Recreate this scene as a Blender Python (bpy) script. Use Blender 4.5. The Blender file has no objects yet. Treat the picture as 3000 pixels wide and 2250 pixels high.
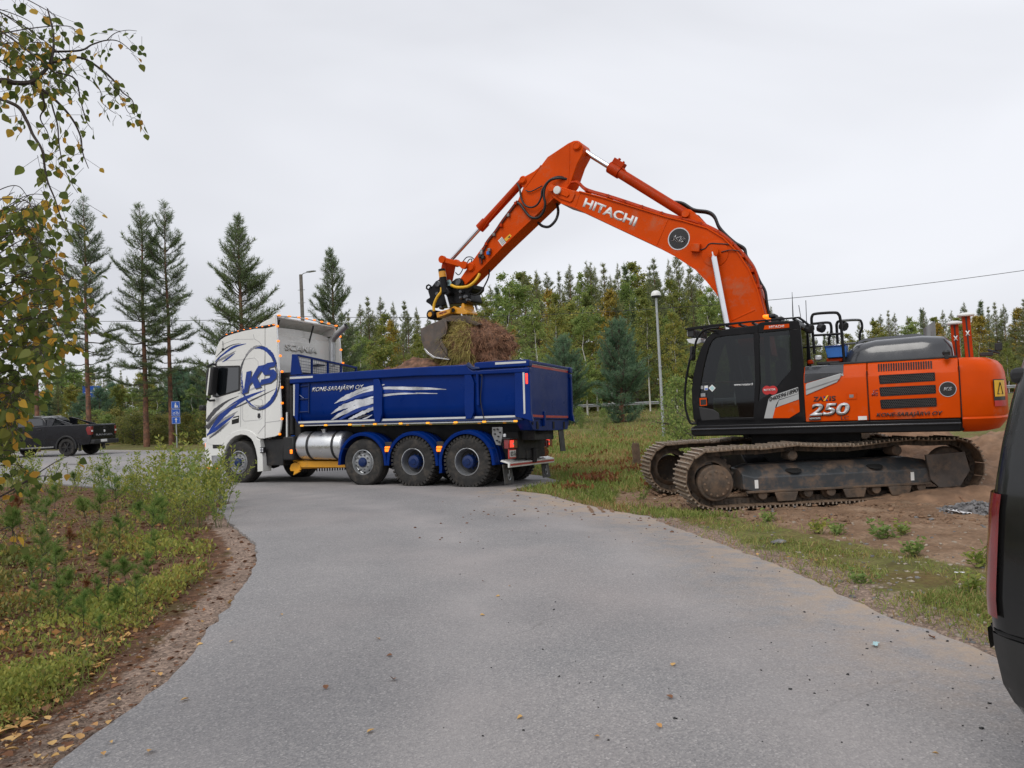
import bpy, bmesh, math, random
import numpy as np
from mathutils import Vector, Matrix, noise as mnoise
from mathutils.geometry import delaunay_2d_cdt
R_ = math.radians
random.seed(7); rng = np.random.default_rng(7)
scene = bpy.context.scene
COL = scene.collection

# ------------------------------------------------------------------ camera
PITCH, ROLL, EYE, FPX = R_(1.9), R_(2.6), 1.6, 2250.0
CAM = Vector((0, 0, EYE))
FWD = Vector((0, math.cos(PITCH), math.sin(PITCH)))
_u = Vector((0, -math.sin(PITCH), math.cos(PITCH))); _x = Vector((1, 0, 0))
RGT = _x * math.cos(ROLL) - _u * math.sin(ROLL)
UPV = _u * math.cos(ROLL) + _x * math.sin(ROLL)
cd = bpy.data.cameras.new('camera'); cd.sensor_width = 36; cd.lens = 36 * FPX / 3000; cd.clip_start = .05; cd.clip_end = 6000
co = bpy.data.objects.new('camera', cd); COL.objects.link(co); scene.camera = co
m = Matrix.Identity(4)
for i in range(3): m[i][0], m[i][1], m[i][2], m[i][3] = RGT[i], UPV[i], -FWD[i], CAM[i]
co.matrix_world = m

# ------------------------------------------------------------------ sky and sun (overcast)
SUN_EL, SUN_AZ = R_(50), R_(215)
w = bpy.data.worlds.new('World'); scene.world = w; w.use_nodes = True
nt = w.node_tree; N = nt.nodes; L = nt.links; N.clear()
out = N.new('ShaderNodeOutputWorld'); bg = N.new('ShaderNodeBackground'); bg.inputs[1].default_value = .1
sky = N.new('ShaderNodeTexSky'); sky.sky_type = 'NISHITA'; sky.sun_disc = False
sky.sun_elevation = SUN_EL; sky.sun_rotation = SUN_AZ; sky.air_density = 1.2; sky.dust_density = 4.0
hs = N.new('ShaderNodeHueSaturation'); hs.inputs['Saturation'].default_value = .35; L.new(sky.outputs[0], hs.inputs['Color'])
tc = N.new('ShaderNodeTexCoord'); mp = N.new('ShaderNodeMapping'); mp.inputs['Scale'].default_value = (1, 1, 2.4); mp.inputs['Rotation'].default_value = (.2, .3, .6)
L.new(tc.outputs['Generated'], mp.inputs['Vector'])
nz = N.new('ShaderNodeTexNoise'); nz.inputs['Scale'].default_value = 1.3; nz.inputs['Detail'].default_value = 4; nz.inputs['Roughness'].default_value = .48; nz.inputs['Distortion'].default_value = .6
L.new(mp.outputs[0], nz.inputs['Vector'])
cr = N.new('ShaderNodeValToRGB')
cr.color_ramp.elements[0].position = .30; cr.color_ramp.elements[0].color = (7.35, 7.5, 8.05, 1)
cr.color_ramp.elements[1].position = .68; cr.color_ramp.elements[1].color = (9.5, 9.7, 10.3, 1)
L.new(nz.outputs['Fac'], cr.inputs[0])
mx = N.new('ShaderNodeMixRGB'); mx.inputs[0].default_value = .90
L.new(hs.outputs[0], mx.inputs[1]); L.new(cr.outputs[0], mx.inputs[2]); L.new(mx.outputs[0], bg.inputs[0]); L.new(bg.outputs[0], out.inputs[0])
sd = bpy.data.lights.new('sun', 'SUN'); sd.energy = 1.5; sd.angle = R_(35); sd.color = (1, .97, .92)
so = bpy.data.objects.new('sun', sd); COL.objects.link(so)
sdir = Vector((math.sin(SUN_AZ) * math.cos(SUN_EL), math.cos(SUN_AZ) * math.cos(SUN_EL), math.sin(SUN_EL)))
so.rotation_euler = (-sdir).to_track_quat('-Z', 'Y').to_euler(); so.location = (0, 0, 40)
vs = scene.view_settings; vs.view_transform = 'Standard'; vs.look = 'None'; vs.exposure = 0.0; vs.gamma = 1
scene.cycles.max_bounces = 6; scene.cycles.transparent_max_bounces = 12; scene.cycles.use_denoising = True

# ------------------------------------------------------------------ pixel helpers (a pixel gives a direction, the plane gives the distance)
ZO = dict(A=(580, 900, 3.0167), B=(820, 1020, 2.5136), C=(1200, 740, 4.608), D=(1260, 380, 3.318), E=(1600, 400, 2.963), F=(1860, 880, 3.318),
          G=(2340, 880, 3.568), H=(1860, 1240, 2.0109), I=(0, 1080, 3.456), J=(600, 1240, 4.424), K=(980, 1240, 3.253), N=(0, 0, 1.0), d=(0, 0, .7373))
def npx(z, x, y):
    a, b, s = ZO[z]; return a + x / s, b + y / s
def ray(px, py): return (FWD + RGT * ((px - 1500) / FPX) - UPV * ((py - 1125) / FPX))      # depth-normalised: dot(FWD) = 1
def at(px, py, depth): return CAM + ray(px, py) * depth
class Frame:
    def __init__(s, t, yaw, pitch=0, roll=0):
        c, n = math.cos, math.sin
        rz = Matrix(((c(yaw), -n(yaw), 0), (n(yaw), c(yaw), 0), (0, 0, 1)))
        ry = Matrix(((c(pitch), 0, -n(pitch)), (0, 1, 0), (n(pitch), 0, c(pitch))))
        rx = Matrix(((1, 0, 0), (0, c(roll), -n(roll)), (0, n(roll), c(roll))))
        s.M = rz @ ry @ rx; s.t = Vector(t); s.mat = Matrix.Translation(s.t) @ s.M.to_4x4()
    def u(s, z, x, y, val, ax=1):
        d = ray(*npx(z, x, y)); n = s.M.col[ax]
        k = (s.t + n * val - CAM).dot(n) / d.dot(n)
        return s.M.transposed() @ (CAM + d * k - s.t)
    def us(s, z, pts, val, ax=1): return [s.u(z, p[0], p[1], val, ax) for p in pts]
    def w(s, p): return s.M @ Vector(p) + s.t

# ------------------------------------------------------------------ mesh builder
def frame_of(d):
    d = Vector(d).normalized(); a = Vector((0, 0, 1)) if abs(d.z) < .9 else Vector((1, 0, 0))
    x = d.cross(a).normalized(); return x, d.cross(x).normalized()
class MB:
    def __init__(s): s.v = []; s.f = []; s.mi = []; s.cm = 0
    def add(s, vs, fs):
        b = len(s.v); s.v += [tuple(p) for p in vs]; s.f += [tuple(i + b for i in f) for f in fs]; s.mi += [s.cm] * len(fs); return s
    def box(s, x0, x1, y0, y1, z0, z1):
        return s.add([(x0, y0, z0), (x1, y0, z0), (x1, y1, z0), (x0, y1, z0), (x0, y0, z1), (x1, y0, z1), (x1, y1, z1), (x0, y1, z1)],
                     [(0, 3, 2, 1), (4, 5, 6, 7), (0, 1, 5, 4), (1, 2, 6, 5), (2, 3, 7, 6), (3, 0, 4, 7)])
    def obox(s, c, ax, ay, az):
        c, ax, ay, az = Vector(c), Vector(ax), Vector(ay), Vector(az); v = []
        for k in (-1, 1):
            for a, b in ((-1, -1), (1, -1), (1, 1), (-1, 1)): v.append(c + ax * a + ay * b + az * k)
        return s.add(v, [(0, 3, 2, 1), (4, 5, 6, 7), (0, 1, 5, 4), (1, 2, 6, 5), (2, 3, 7, 6), (3, 0, 4, 7)])
    def prism(s, pts, vec):
        n = len(pts); vec = Vector(vec); p = [Vector(q) for q in pts]
        return s.add(p + [q + vec for q in p], [tuple(range(n)), tuple(range(2 * n - 1, n - 1, -1))] + [(i, (i + 1) % n, n + (i + 1) % n, n + i) for i in range(n)])
    def loft(s, rings, closed=True, caps=True):
        n = len(rings[0]); v = [q for r in rings for q in r]; f = []
        for k in range(len(rings) - 1):
            for i in range(n if closed else n - 1):
                j = (i + 1) % n; f.append((k * n + i, k * n + j, (k + 1) * n + j, (k + 1) * n + i))
        if caps: f += [tuple(range(n)), tuple(range(len(v) - 1, len(v) - n - 1, -1))]
        return s.add(v, f)
    def cyl(s, p0, p1, r0, r1=None, n=14, caps=True):
        p0, p1 = Vector(p0), Vector(p1); r1 = r0 if r1 is None else r1; x, y = frame_of(p1 - p0)
        ring = lambda p, r: [p + x * (r * math.cos(2 * math.pi * i / n)) + y * (r * math.sin(2 * math.pi * i / n)) for i in range(n)]
        return s.loft([ring(p0, r0), ring(p1, r1)], True, caps)
    def tube(s, path, r, n=7, caps=True):
        P = [Vector(p) for p in path]; rings = []; px = None
        for i, p in enumerate(P):
            d = (P[min(i + 1, len(P) - 1)] - P[max(i - 1, 0)]).normalized()
            if px is None: px, py = frame_of(d)
            else:
                px = (px - d * px.dot(d)).normalized(); py = d.cross(px)
            rr = r[i] if isinstance(r, (list, tuple)) else r
            rings.append([p + px * (rr * math.cos(2 * math.pi * k / n)) + py * (rr * math.sin(2 * math.pi * k / n)) for k in range(n)])
        return s.loft(rings, True, caps)
    def lathe(s, prof, o, axis, n=24, a0=0, a1=2 * math.pi):
        o = Vector(o); ax = Vector(axis).normalized(); x, y = frame_of(ax); full = abs(a1 - a0 - 2 * math.pi) < 1e-6
        rings = [[o + ax * h + (x * math.cos(a0 + (a1 - a0) * i / n) + y * math.sin(a0 + (a1 - a0) * i / n)) * max(r, 1e-4) for i in range(n if full else n + 1)] for r, h in prof]
        return s.loft(rings, full, False)
    def ball(s, c, r, n=12, sc=(1, 1, 1)):
        pr = [(math.sin(math.pi * k / (n // 2)), -math.cos(math.pi * k / (n // 2))) for k in range(n // 2 + 1)]
        rings = [[(c[0] + sc[0] * r * a * math.cos(2 * math.pi * i / n), c[1] + sc[1] * r * a * math.sin(2 * math.pi * i / n), c[2] + sc[2] * r * h) for i in range(n)] for a, h in pr]
        return s.loft(rings, True, False)
    def quad(s, a, b, c, d): return s.add([a, b, c, d], [(0, 1, 2, 3)])
    def build(s, name, mat, parent=None, smooth=35, bevel=0, segs=2, recalc=True):
        me = bpy.data.meshes.new(name); me.from_pydata(s.v, [], s.f)
        mats = mat if isinstance(mat, (list, tuple)) else [mat]
        for q in mats: me.materials.append(q)
        if len(mats) > 1: me.polygons.foreach_set('material_index', s.mi)
        if recalc:
            b = bmesh.new(); b.from_mesh(me); bmesh.ops.recalc_face_normals(b, faces=b.faces); b.to_mesh(me); b.free()
        if smooth:
            me.polygons.foreach_set('use_smooth', [True] * len(me.polygons)); me.set_sharp_from_angle(angle=R_(smooth))
        o = bpy.data.objects.new(name, me); COL.objects.link(o)
        if parent is not None: o.parent = parent
        if bevel:
            bm_ = o.modifiers.new('bevel', 'BEVEL'); bm_.width = bevel; bm_.segments = segs; bm_.limit_method = 'ANGLE'; bm_.angle_limit = R_(40)
        return o
def np_obj(name, V, Fc, mat, parent=None, smooth=False, mi=None):
    """vectorised mesh from arrays; Fc is (n,3) or (n,4)"""
    me = bpy.data.meshes.new(name); k = Fc.shape[1]
    me.vertices.add(len(V)); me.vertices.foreach_set('co', V.astype(np.float32).ravel())
    me.loops.add(Fc.size); me.loops.foreach_set('vertex_index', Fc.astype(np.int32).ravel())
    me.polygons.add(len(Fc)); me.polygons.foreach_set('loop_start', np.arange(0, Fc.size, k, dtype=np.int32))
    for q in (mat if isinstance(mat, (list, tuple)) else [mat]): me.materials.append(q)
    if mi is not None: me.polygons.foreach_set('material_index', mi.astype(np.int32))
    if smooth: me.polygons.foreach_set('use_smooth', [True] * len(Fc))
    me.update(calc_edges=True); me.validate()
    o = bpy.data.objects.new(name, me); COL.objects.link(o)
    if parent is not None: o.parent = parent
    return o
def tag(o, label=None, cat=None, group=None, kind=None):
    for k, v in (('label', label), ('category', cat), ('group', group), ('kind', kind)):
        if v: o[k] = v
    return o
def thing(name, label, cat, mat=None, group=None):
    o = bpy.data.objects.new(name, None); o.empty_display_size = .3; COL.objects.link(o)
    if mat is not None: o.matrix_world = mat
    return tag(o, label, cat, group)
def copy_tree(o, parent=None):
    c = o.copy(); COL.objects.link(c); c.parent = parent
    for ch in list(o.children): copy_tree(ch, c)
    return c
def bez(pts, n=24):
    """Catmull-Rom through points (tuples of any length)"""
    P = [np.array(p, float) for p in pts]; P = [2 * P[0] - P[1]] + P + [2 * P[-1] - P[-2]]; o = []
    m_ = len(P) - 3
    for i in range(n + 1):
        t = i / n * m_; k = min(int(t), m_ - 1); t -= k; a, b, c, d = P[k:k + 4]
        o.append(.5 * (2 * b + (c - a) * t + (2 * a - 5 * b + 4 * c - d) * t * t + (3 * b - a - 3 * c + d) * t ** 3))
    return o
_fc = {}
def text_mesh(txt, bold=0.0):
    cu = bpy.data.curves.new('lettering', 'FONT'); cu.body = txt; cu.size = 1; cu.offset = bold; cu.resolution_u = 4; cu.extrude = 0
    o = bpy.data.objects.new('lettering', cu); COL.objects.link(o); bpy.context.view_layer.update()
    dg = bpy.context.evaluated_depsgraph_get(); me = bpy.data.meshes.new_from_object(o.evaluated_get(dg)); bpy.data.objects.remove(o)
    return me
def letter(parent, txt, p0, p1, pt, mat, bold=.0, off=(0, .004, 0), name='lettering', depth=.003):
    """text whose baseline runs p0 -> p1 and whose cap height reaches pt above p0 (affine, so italics lean)"""
    me = text_mesh(txt, bold); n = len(me.vertices); co_ = np.zeros(n * 3); me.vertices.foreach_get('co', co_); co_ = co_.reshape(-1, 3)
    a, b = co_[:, 0].min(), co_[:, 0].max(); h0, h1 = 0.0, max(co_[:, 1].max(), .1)
    if txt.upper() == txt and 'Ä' in txt: h1 = .73
    p0, p1, pt, of = (np.array(q, float) for q in (p0, p1, pt, off))
    V = p0 + of + ((co_[:, 0] - a) / (b - a))[:, None] * (p1 - p0) + ((co_[:, 1] - h0) / (h1 - h0))[:, None] * (pt - p0)
    me.vertices.foreach_set('co', V.ravel()); me.update(); me.materials.clear(); me.materials.append(mat)
    o = bpy.data.objects.new(name, me); COL.objects.link(o); o.parent = parent
    if depth:
        so_ = o.modifiers.new('thick', 'SOLIDIFY'); so_.thickness = depth; so_.offset = 0
    return o
# ------------------------------------------------------------------ materials
MT = {}
def _n(nt, t, **k):
    n = nt.nodes.new(t)
    for a, b in k.items(): setattr(n, a, b)
    return n
def mat(name, col, rough=.5, metal=0, coat=0, var=.12, vscale=3.0, bump=0, bscale=40, dirt=None, damt=.3, dscale=2.5, emit=0, spec=.5, rvar=.1, sheen=0):
    m = bpy.data.materials.new(name); m.use_nodes = True; nt = m.node_tree; L = nt.links; b = nt.nodes['Principled BSDF']
    tc = _n(nt, 'ShaderNodeTexCoord'); src = tc.outputs['Object']
    nz = _n(nt, 'ShaderNodeTexNoise'); nz.inputs['Scale'].default_value = vscale; nz.inputs['Detail'].default_value = 5; L.new(src, nz.inputs['Vector'])
    mr = _n(nt, 'ShaderNodeMapRange'); mr.inputs[1].default_value = .3; mr.inputs[2].default_value = .7; mr.inputs[3].default_value = 1 - var; mr.inputs[4].default_value = 1 + var; L.new(nz.outputs['Fac'], mr.inputs[0])
    mul = _n(nt, 'ShaderNodeMixRGB', blend_type='MULTIPLY'); mul.inputs[0].default_value = 1; mul.inputs[1].default_value = (*col, 1); L.new(mr.outputs[0], mul.inputs[2])
    cout = mul.outputs[0]
    rr = _n(nt, 'ShaderNodeMapRange'); rr.inputs[1].default_value = .3; rr.inputs[2].default_value = .7; rr.inputs[3].default_value = max(rough - rvar, .02); rr.inputs[4].default_value = min(rough + rvar, 1)
    n2 = _n(nt, 'ShaderNodeTexNoise'); n2.inputs['Scale'].default_value = vscale * 2.3; n2.inputs['Detail'].default_value = 6; L.new(src, n2.inputs['Vector']); L.new(n2.outputs['Fac'], rr.inputs[0]); rout = rr.outputs[0]
    if dirt:
        n3 = _n(nt, 'ShaderNodeTexNoise'); n3.inputs['Scale'].default_value = dscale; n3.inputs['Detail'].default_value = 9; n3.inputs['Roughness'].default_value = .7; L.new(src, n3.inputs['Vector'])
        r3 = _n(nt, 'ShaderNodeMapRange'); r3.inputs[1].default_value = .62 - damt * .35; r3.inputs[2].default_value = .78 - damt * .3; r3.inputs[3].default_value = 0; r3.inputs[4].default_value = min(1, .35 + damt); L.new(n3.outputs['Fac'], r3.inputs[0])
        dm = _n(nt, 'ShaderNodeMixRGB'); L.new(r3.outputs[0], dm.inputs[0]); L.new(cout, dm.inputs[1]); dm.inputs[2].default_value = (*dirt, 1); cout = dm.outputs[0]
        rm = _n(nt, 'ShaderNodeMixRGB'); L.new(r3.outputs[0], rm.inputs[0]); L.new(rout, rm.inputs[1]); rm.inputs[2].default_value = (.85, .85, .85, 1); rout = rm.outputs[0]
    L.new(cout, b.inputs['Base Color']); L.new(rout, b.inputs['Roughness'])
    b.inputs['Metallic'].default_value = metal; b.inputs['Coat Weight'].default_value = coat; b.inputs['Coat Roughness'].default_value = .06; b.inputs['Specular IOR Level'].default_value = spec
    if bump:
        n4 = _n(nt, 'ShaderNodeTexNoise'); n4.inputs['Scale'].default_value = bscale; n4.inputs['Detail'].default_value = 6; L.new(src, n4.inputs['Vector'])
        bp = _n(nt, 'ShaderNodeBump'); bp.inputs['Strength'].default_value = bump; bp.inputs['Distance'].default_value = .02; L.new(n4.outputs['Fac'], bp.inputs['Height']); L.new(bp.outputs[0], b.inputs['Normal'])
    if emit:
        L.new(cout, b.inputs['Emission Color']); b.inputs['Emission Strength'].default_value = emit
    MT[name] = m; return m
SOIL = (.16, .09, .05)
mat('truck_white', (.68, .68, .65), .3, coat=.6, var=.05, vscale=1.2)
mat('truck_blue', (.0005, .020, .150), .34, metal=0, coat=.07, spec=.12, var=.10, vscale=1.5)
mat('blue_dark', (.001, .017, .095), .35, metal=.3, coat=.4, var=.1)
mat('blue_graphic', (.001, .03, .22), .3, coat=.2, spec=.3, var=.25, vscale=4)
mat('black_graphic', (.03, .03, .035), .35, coat=.5, var=.3, vscale=5)
mat('grey_graphic', (.22, .22, .23), .35, coat=.5, var=.5, vscale=4)
mat('silver_graphic', (.52, .53, .55), .3, metal=.3, coat=.4, var=.45, vscale=3)
mat('reflector_tape', (.55, .56, .55), .45, var=.08, dirt=(.3, .28, .25), damt=.1)
mat('red_tape', (.42, .035, .03), .4, var=.1)
mat('black_plastic', (.014, .014, .015), .55, var=.25, dirt=(.09, .07, .055), damt=.12, dscale=4)
mat('chassis_black', (.012, .012, .013), .65, var=.3, dirt=(.06, .048, .038), damt=.25, dscale=5)
mat('gap_black', (.006, .006, .006), .8)
mat('rubber', (.018, .017, .016), .82, var=.3, vscale=8, bump=.25, bscale=50, dirt=(.075, .062, .05), damt=.38, dscale=6)
mat('mud_flap', (.05, .05, .048), .8, var=.25, dirt=(.12, .095, .07), damt=.35, dscale=5)
mat('rim_silver', (.42, .43, .44), .35, metal=.75, var=.12, dirt=(.14, .12, .1), damt=.25, dscale=7)
mat('steel_grey', (.25, .25, .25), .42, metal=.7, var=.2, dirt=(.15, .12, .09), damt=.25)
mat('aluminium', (.66, .67, .68), .34, metal=.85, var=.05, vscale=3)
mat('chrome', (.75, .76, .78), .12, metal=1, var=.03)
mat('amber_lit', (1.0, .20, .008), .3, emit=1.5, var=.25, vscale=30)
mat('amber_soft', (.9, .38, .03), .3, emit=.8, var=.2, vscale=30)
mat('red_lit', (.95, .05, .03), .3, emit=1.1, var=.25, vscale=25)
mat('red_lens', (.20, .009, .010), .18, coat=.8, var=.2, vscale=10)
mat('clear_lens', (.55, .56, .58), .15, coat=.8, var=.2)
mat('plow_yellow', (.72, .33, .015), .45, var=.12, dirt=(.25, .16, .08), damt=.2, dscale=6)
mat('plate_white', (.7, .7, .68), .4)
mat('ink', (.015, .015, .016), .5)
mat('white_print', (.74, .74, .74), .45, var=.04)
mat('silver_print', (.55, .55, .56), .35, metal=.4, var=.2)
mat('orange', (.60, .064, .001), .42, coat=.04, spec=.08, var=.10, vscale=1.6, dirt=(.34, .17, .10), damt=.20, dscale=2.2)
mat('orange_worn', (.40, .034, .002), .45, coat=.03, spec=.1, var=.12, vscale=4, dirt=(.22, .10, .06), damt=.22, dscale=5)
mat('exc_black', (.008, .008, .009), .38, coat=.06, spec=.15, var=.15, dirt=(.05, .043, .036), damt=.08, dscale=3)
mat('hood_grey', (.035, .037, .042), .22, coat=.7, var=.1)
mat('silver_trim', (.40, .41, .41), .4, metal=.2, var=.06)
mat('track_steel', (.18, .125, .085), .62, metal=.25, var=.4, vscale=9, bump=.3, bscale=40, dirt=(.30, .20, .125), damt=.45, dscale=7)
mat('track_dark', (.075, .058, .045), .75, metal=.1, var=.35, vscale=6, bump=.15, bscale=30, dirt=(.17, .11, .07), damt=.5, dscale=4)
mat('frame_grey', (.05, .055, .06), .45, metal=.2, var=.2, dirt=(.2, .13, .085), damt=.45, dscale=3.2)
mat('worn_steel', (.095, .080, .070), .6, metal=.3, var=.3, vscale=4, bump=.15, bscale=30, dirt=(.2, .14, .10), damt=.4, dscale=6)
mat('bright_edge', (.5, .5, .5), .3, metal=.85, var=.2, vscale=9)
mat('hose', (.014, .014, .015), .5, var=.2)
mat('yellow_sleeve', (.75, .42, .02), .5, var=.15, vscale=14)
mat('yellow_part', (.66, .29, .010), .4, coat=.3, var=.12, dirt=(.2, .12, .05), damt=.15)
mat('blue_box', (.02, .14, .48), .45, var=.12)
mat('cab_inside', (.035, .036, .038), .8, var=.2)
mat('sticker_yellow', (.80, .45, .02), .4)
mat('sticker_red', (.45, .02, .02), .4)
mat('rail_galv', (.36, .37, .38), .45, metal=.5, var=.15, dirt=(.25, .24, .22), damt=.2)
mat('lamp_galv', (.40, .42, .43), .5, metal=.35, var=.12, vscale=5)
mat('pole_wood', (.17, .155, .135), .85, var=.3, vscale=6, bump=.4, bscale=25)
mat('sign_blue', (.015, .10, .48), .4, var=.08)
mat('car_black', (.008, .009, .012), .2, coat=.25, spec=.3, var=.15)
mat('car_grey', (.012, .0125, .0125), .22, coat=.35, spec=.3, var=.08)
mat('car_grey_plastic', (.022, .022, .021), .5, var=.1)
mat('car_glass', (.006, .008, .010), .05, coat=1, var=.1, spec=.7)
mat('wire', (.03, .03, .03), .6)
mat('bark_pine', (.24, .115, .068), .9, var=.45, vscale=5, bump=.6, bscale=18, dirt=(.075, .055, .045), damt=.5, dscale=3)
mat('bark_grey', (.10, .085, .07), .9, var=.4, vscale=6, bump=.5, bscale=20)
mat('bark_twig', (.045, .032, .025), .85, var=.3)
mat('stem_green', (.10, .11, .04), .8, var=.3)
mat('stump_wood', (.13, .085, .055), .9, var=.4, vscale=7, bump=.6, bscale=20)
mat('gravel_tan', (.24, .18, .14), .9, var=.45, vscale=9)
mat('stone', (.34, .29, .235), .85, var=.3, vscale=4, bump=.4, bscale=12)
mat('gravel_dark', (.16, .155, .155), .85, var=.45, vscale=9, bump=.4, bscale=14)
mat('plastic_white', (.7, .7, .7), .6)
mat('litter_blue', (.36, .54, .56), .7, var=.15)
mat('plastic_pipe', (.025, .03, .04), .4)
mat('peat', (.19, .098, .060), .95, var=.5, vscale=9, bump=.9, bscale=16, dirt=(.045, .025, .016), damt=.5, dscale=6)
mat('root_fibre', (.34, .18, .105), .9, var=.5, vscale=6)
mat('dry_grass', (.38, .32, .10), .85, var=.4, vscale=6)
# birch bark: white with dark bands
m = mat('bark_birch', (.55, .53, .49), .7, var=.15, dirt=(.04, .038, .035), damt=.25, dscale=7)
# tinted glass: sees through, reflects the sky
def glass_mat(name, tint, fac):
    m = bpy.data.materials.new(name); m.use_nodes = True; nt = m.node_tree; nt.nodes.clear(); L = nt.links
    o = _n(nt, 'ShaderNodeOutputMaterial'); t = _n(nt, 'ShaderNodeBsdfTransparent'); t.inputs[0].default_value = (*tint, 1)
    g = _n(nt, 'ShaderNodeBsdfGlossy'); g.inputs['Roughness'].default_value = .03; g.inputs[0].default_value = (.9, .92, .95, 1)
    fr = _n(nt, 'ShaderNodeFresnel'); fr.inputs[0].default_value = 1.5; ad = _n(nt, 'ShaderNodeMath', operation='ADD', use_clamp=True); ad.inputs[1].default_value = fac; L.new(fr.outputs[0], ad.inputs[0])
    nz = _n(nt, 'ShaderNodeTexNoise'); nz.inputs['Scale'].default_value = 1.4; bp = _n(nt, 'ShaderNodeBump'); bp.inputs['Strength'].default_value = .02; L.new(nz.outputs[0], bp.inputs['Height']); L.new(bp.outputs[0], g.inputs['Normal'])
    mx = _n(nt, 'ShaderNodeMixShader'); L.new(ad.outputs[0], mx.inputs[0]); L.new(t.outputs[0], mx.inputs[1]); L.new(g.outputs[0], mx.inputs[2]); L.new(mx.outputs[0], o.inputs[0]); MT[name] = m; return m
mat('grille_dark', (.07, .068, .066), .5, metal=.4, var=.2)
mat('grouser', (.34, .28, .22), .5, metal=.35, var=.3, vscale=9, dirt=(.26, .18, .12), damt=.4, dscale=9)
glass_mat('cab_glass', (.26, .29, .29), .0)
glass_mat('truck_glass', (.18, .20, .20), .02)
# foliage: per-leaf colour variation, light passing through
def leaf_mat(name, c1, c2, c3=None, trans=.35, rough=.6, objvar=.25):
    m = bpy.data.materials.new(name); m.use_nodes = True; nt = m.node_tree; L = nt.links; b = nt.nodes['Principled BSDF']; o = nt.nodes['Material Output']
    g = _n(nt, 'ShaderNodeNewGeometry'); oi = _n(nt, 'ShaderNodeObjectInfo'); r = _n(nt, 'ShaderNodeValToRGB')
    tcn = _n(nt, 'ShaderNodeTexCoord'); nz = _n(nt, 'ShaderNodeTexNoise'); nz.inputs['Scale'].default_value = .9; L.new(tcn.outputs['Object'], nz.inputs['Vector'])
    ad = _n(nt, 'ShaderNodeMath', operation='MULTIPLY_ADD'); L.new(nz.outputs['Fac'], ad.inputs[0]); ad.inputs[1].default_value = .9; 
    sc = _n(nt, 'ShaderNodeMath', operation='MULTIPLY_ADD'); L.new(g.outputs['Random Per Island'], sc.inputs[0]); sc.inputs[1].default_value = .6; sc.inputs[2].default_value = -.25; L.new(sc.outputs[0], ad.inputs[2])
    o2 = _n(nt, 'ShaderNodeMath', operation='MULTIPLY_ADD', use_clamp=True); L.new(oi.outputs['Random'], o2.inputs[0]); o2.inputs[1].default_value = objvar; 
    sb = _n(nt, 'ShaderNodeMath', operation='SUBTRACT'); L.new(ad.outputs[0], sb.inputs[0]); sb.inputs[1].default_value = objvar / 2; L.new(sb.outputs[0], o2.inputs[2])
    L.new(o2.outputs[0], r.inputs[0]); e = r.color_ramp.elements; e[0].position = .15; e[0].color = (*c1, 1); e[1].position = .85; e[1].color = (*(c3 or c2), 1)
    if c3: q = e.new(.5); q.color = (*c2, 1)
    L.new(r.outputs[0], b.inputs['Base Color']); b.inputs['Roughness'].default_value = rough; b.inputs['Specular IOR Level'].default_value = .3
    t = _n(nt, 'ShaderNodeBsdfTranslucent'); L.new(r.outputs[0], t.inputs[0]); mx = _n(nt, 'ShaderNodeMixShader'); mx.inputs[0].default_value = trans
    L.new(b.outputs[0], mx.inputs[1]); L.new(t.outputs[0], mx.inputs[2]); L.new(mx.outputs[0], o.inputs[0]); MT[name] = m; return m
leaf_mat('needle_dark', (.10, .155, .070), (.175, .235, .105), (.26, .31, .13), trans=.45)
leaf_mat('needle_forest', (.13, .17, .075), (.225, .255, .105), (.33, .33, .13), trans=.45)
leaf_mat('needle_blue', (.085, .17, .10), (.145, .25, .15), (.22, .32, .18), trans=.45)
leaf_mat('needle_sapling', (.085, .17, .035), (.15, .25, .055), (.24, .29, .075))
leaf_mat('needle_brown', (.16, .055, .02), (.24, .09, .03))
leaf_mat('birch_green', (.15, .23, .06), (.25, .34, .095), (.38, .42, .12), trans=.45)
leaf_mat('birch_mix', (.165, .215, .055), (.28, .31, .08), (.46, .38, .085), trans=.45)
leaf_mat('birch_yellow', (.24, .21, .045), (.42, .32, .055), (.48, .29, .05))
leaf_mat('near_leaf_green', (.08, .12, .028), (.16, .20, .045), (.28, .25, .05), trans=.6)
leaf_mat('near_leaf_yellow', (.48, .25, .035), (.62, .40, .06), (.50, .20, .03), trans=.55)
leaf_mat('willow_leaf', (.16, .22, .045), (.29, .325, .07), (.43, .40, .09), trans=.45)
leaf_mat('undergrowth', (.11, .14, .038), (.21, .205, .055), (.36, .22, .06))
leaf_mat('shrub_mix', (.13, .17, .05), (.24, .245, .07), (.36, .30, .08), trans=.45)
leaf_mat('grass_green', (.13, .19, .036), (.22, .275, .065), (.36, .34, .11))
leaf_mat('grass_dry', (.25, .20, .07), (.40, .31, .125), (.34, .17, .075))
leaf_mat('bracken', (.17, .065, .03), (.27, .105, .04), (.21, .15, .04))
leaf_mat('litter_leaf', (.42, .20, .05), (.60, .38, .14), (.38, .13, .04), trans=.1)
leaf_mat('litter_brown', (.10, .045, .022), (.20, .09, .045), (.28, .14, .065), trans=.1)
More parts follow.
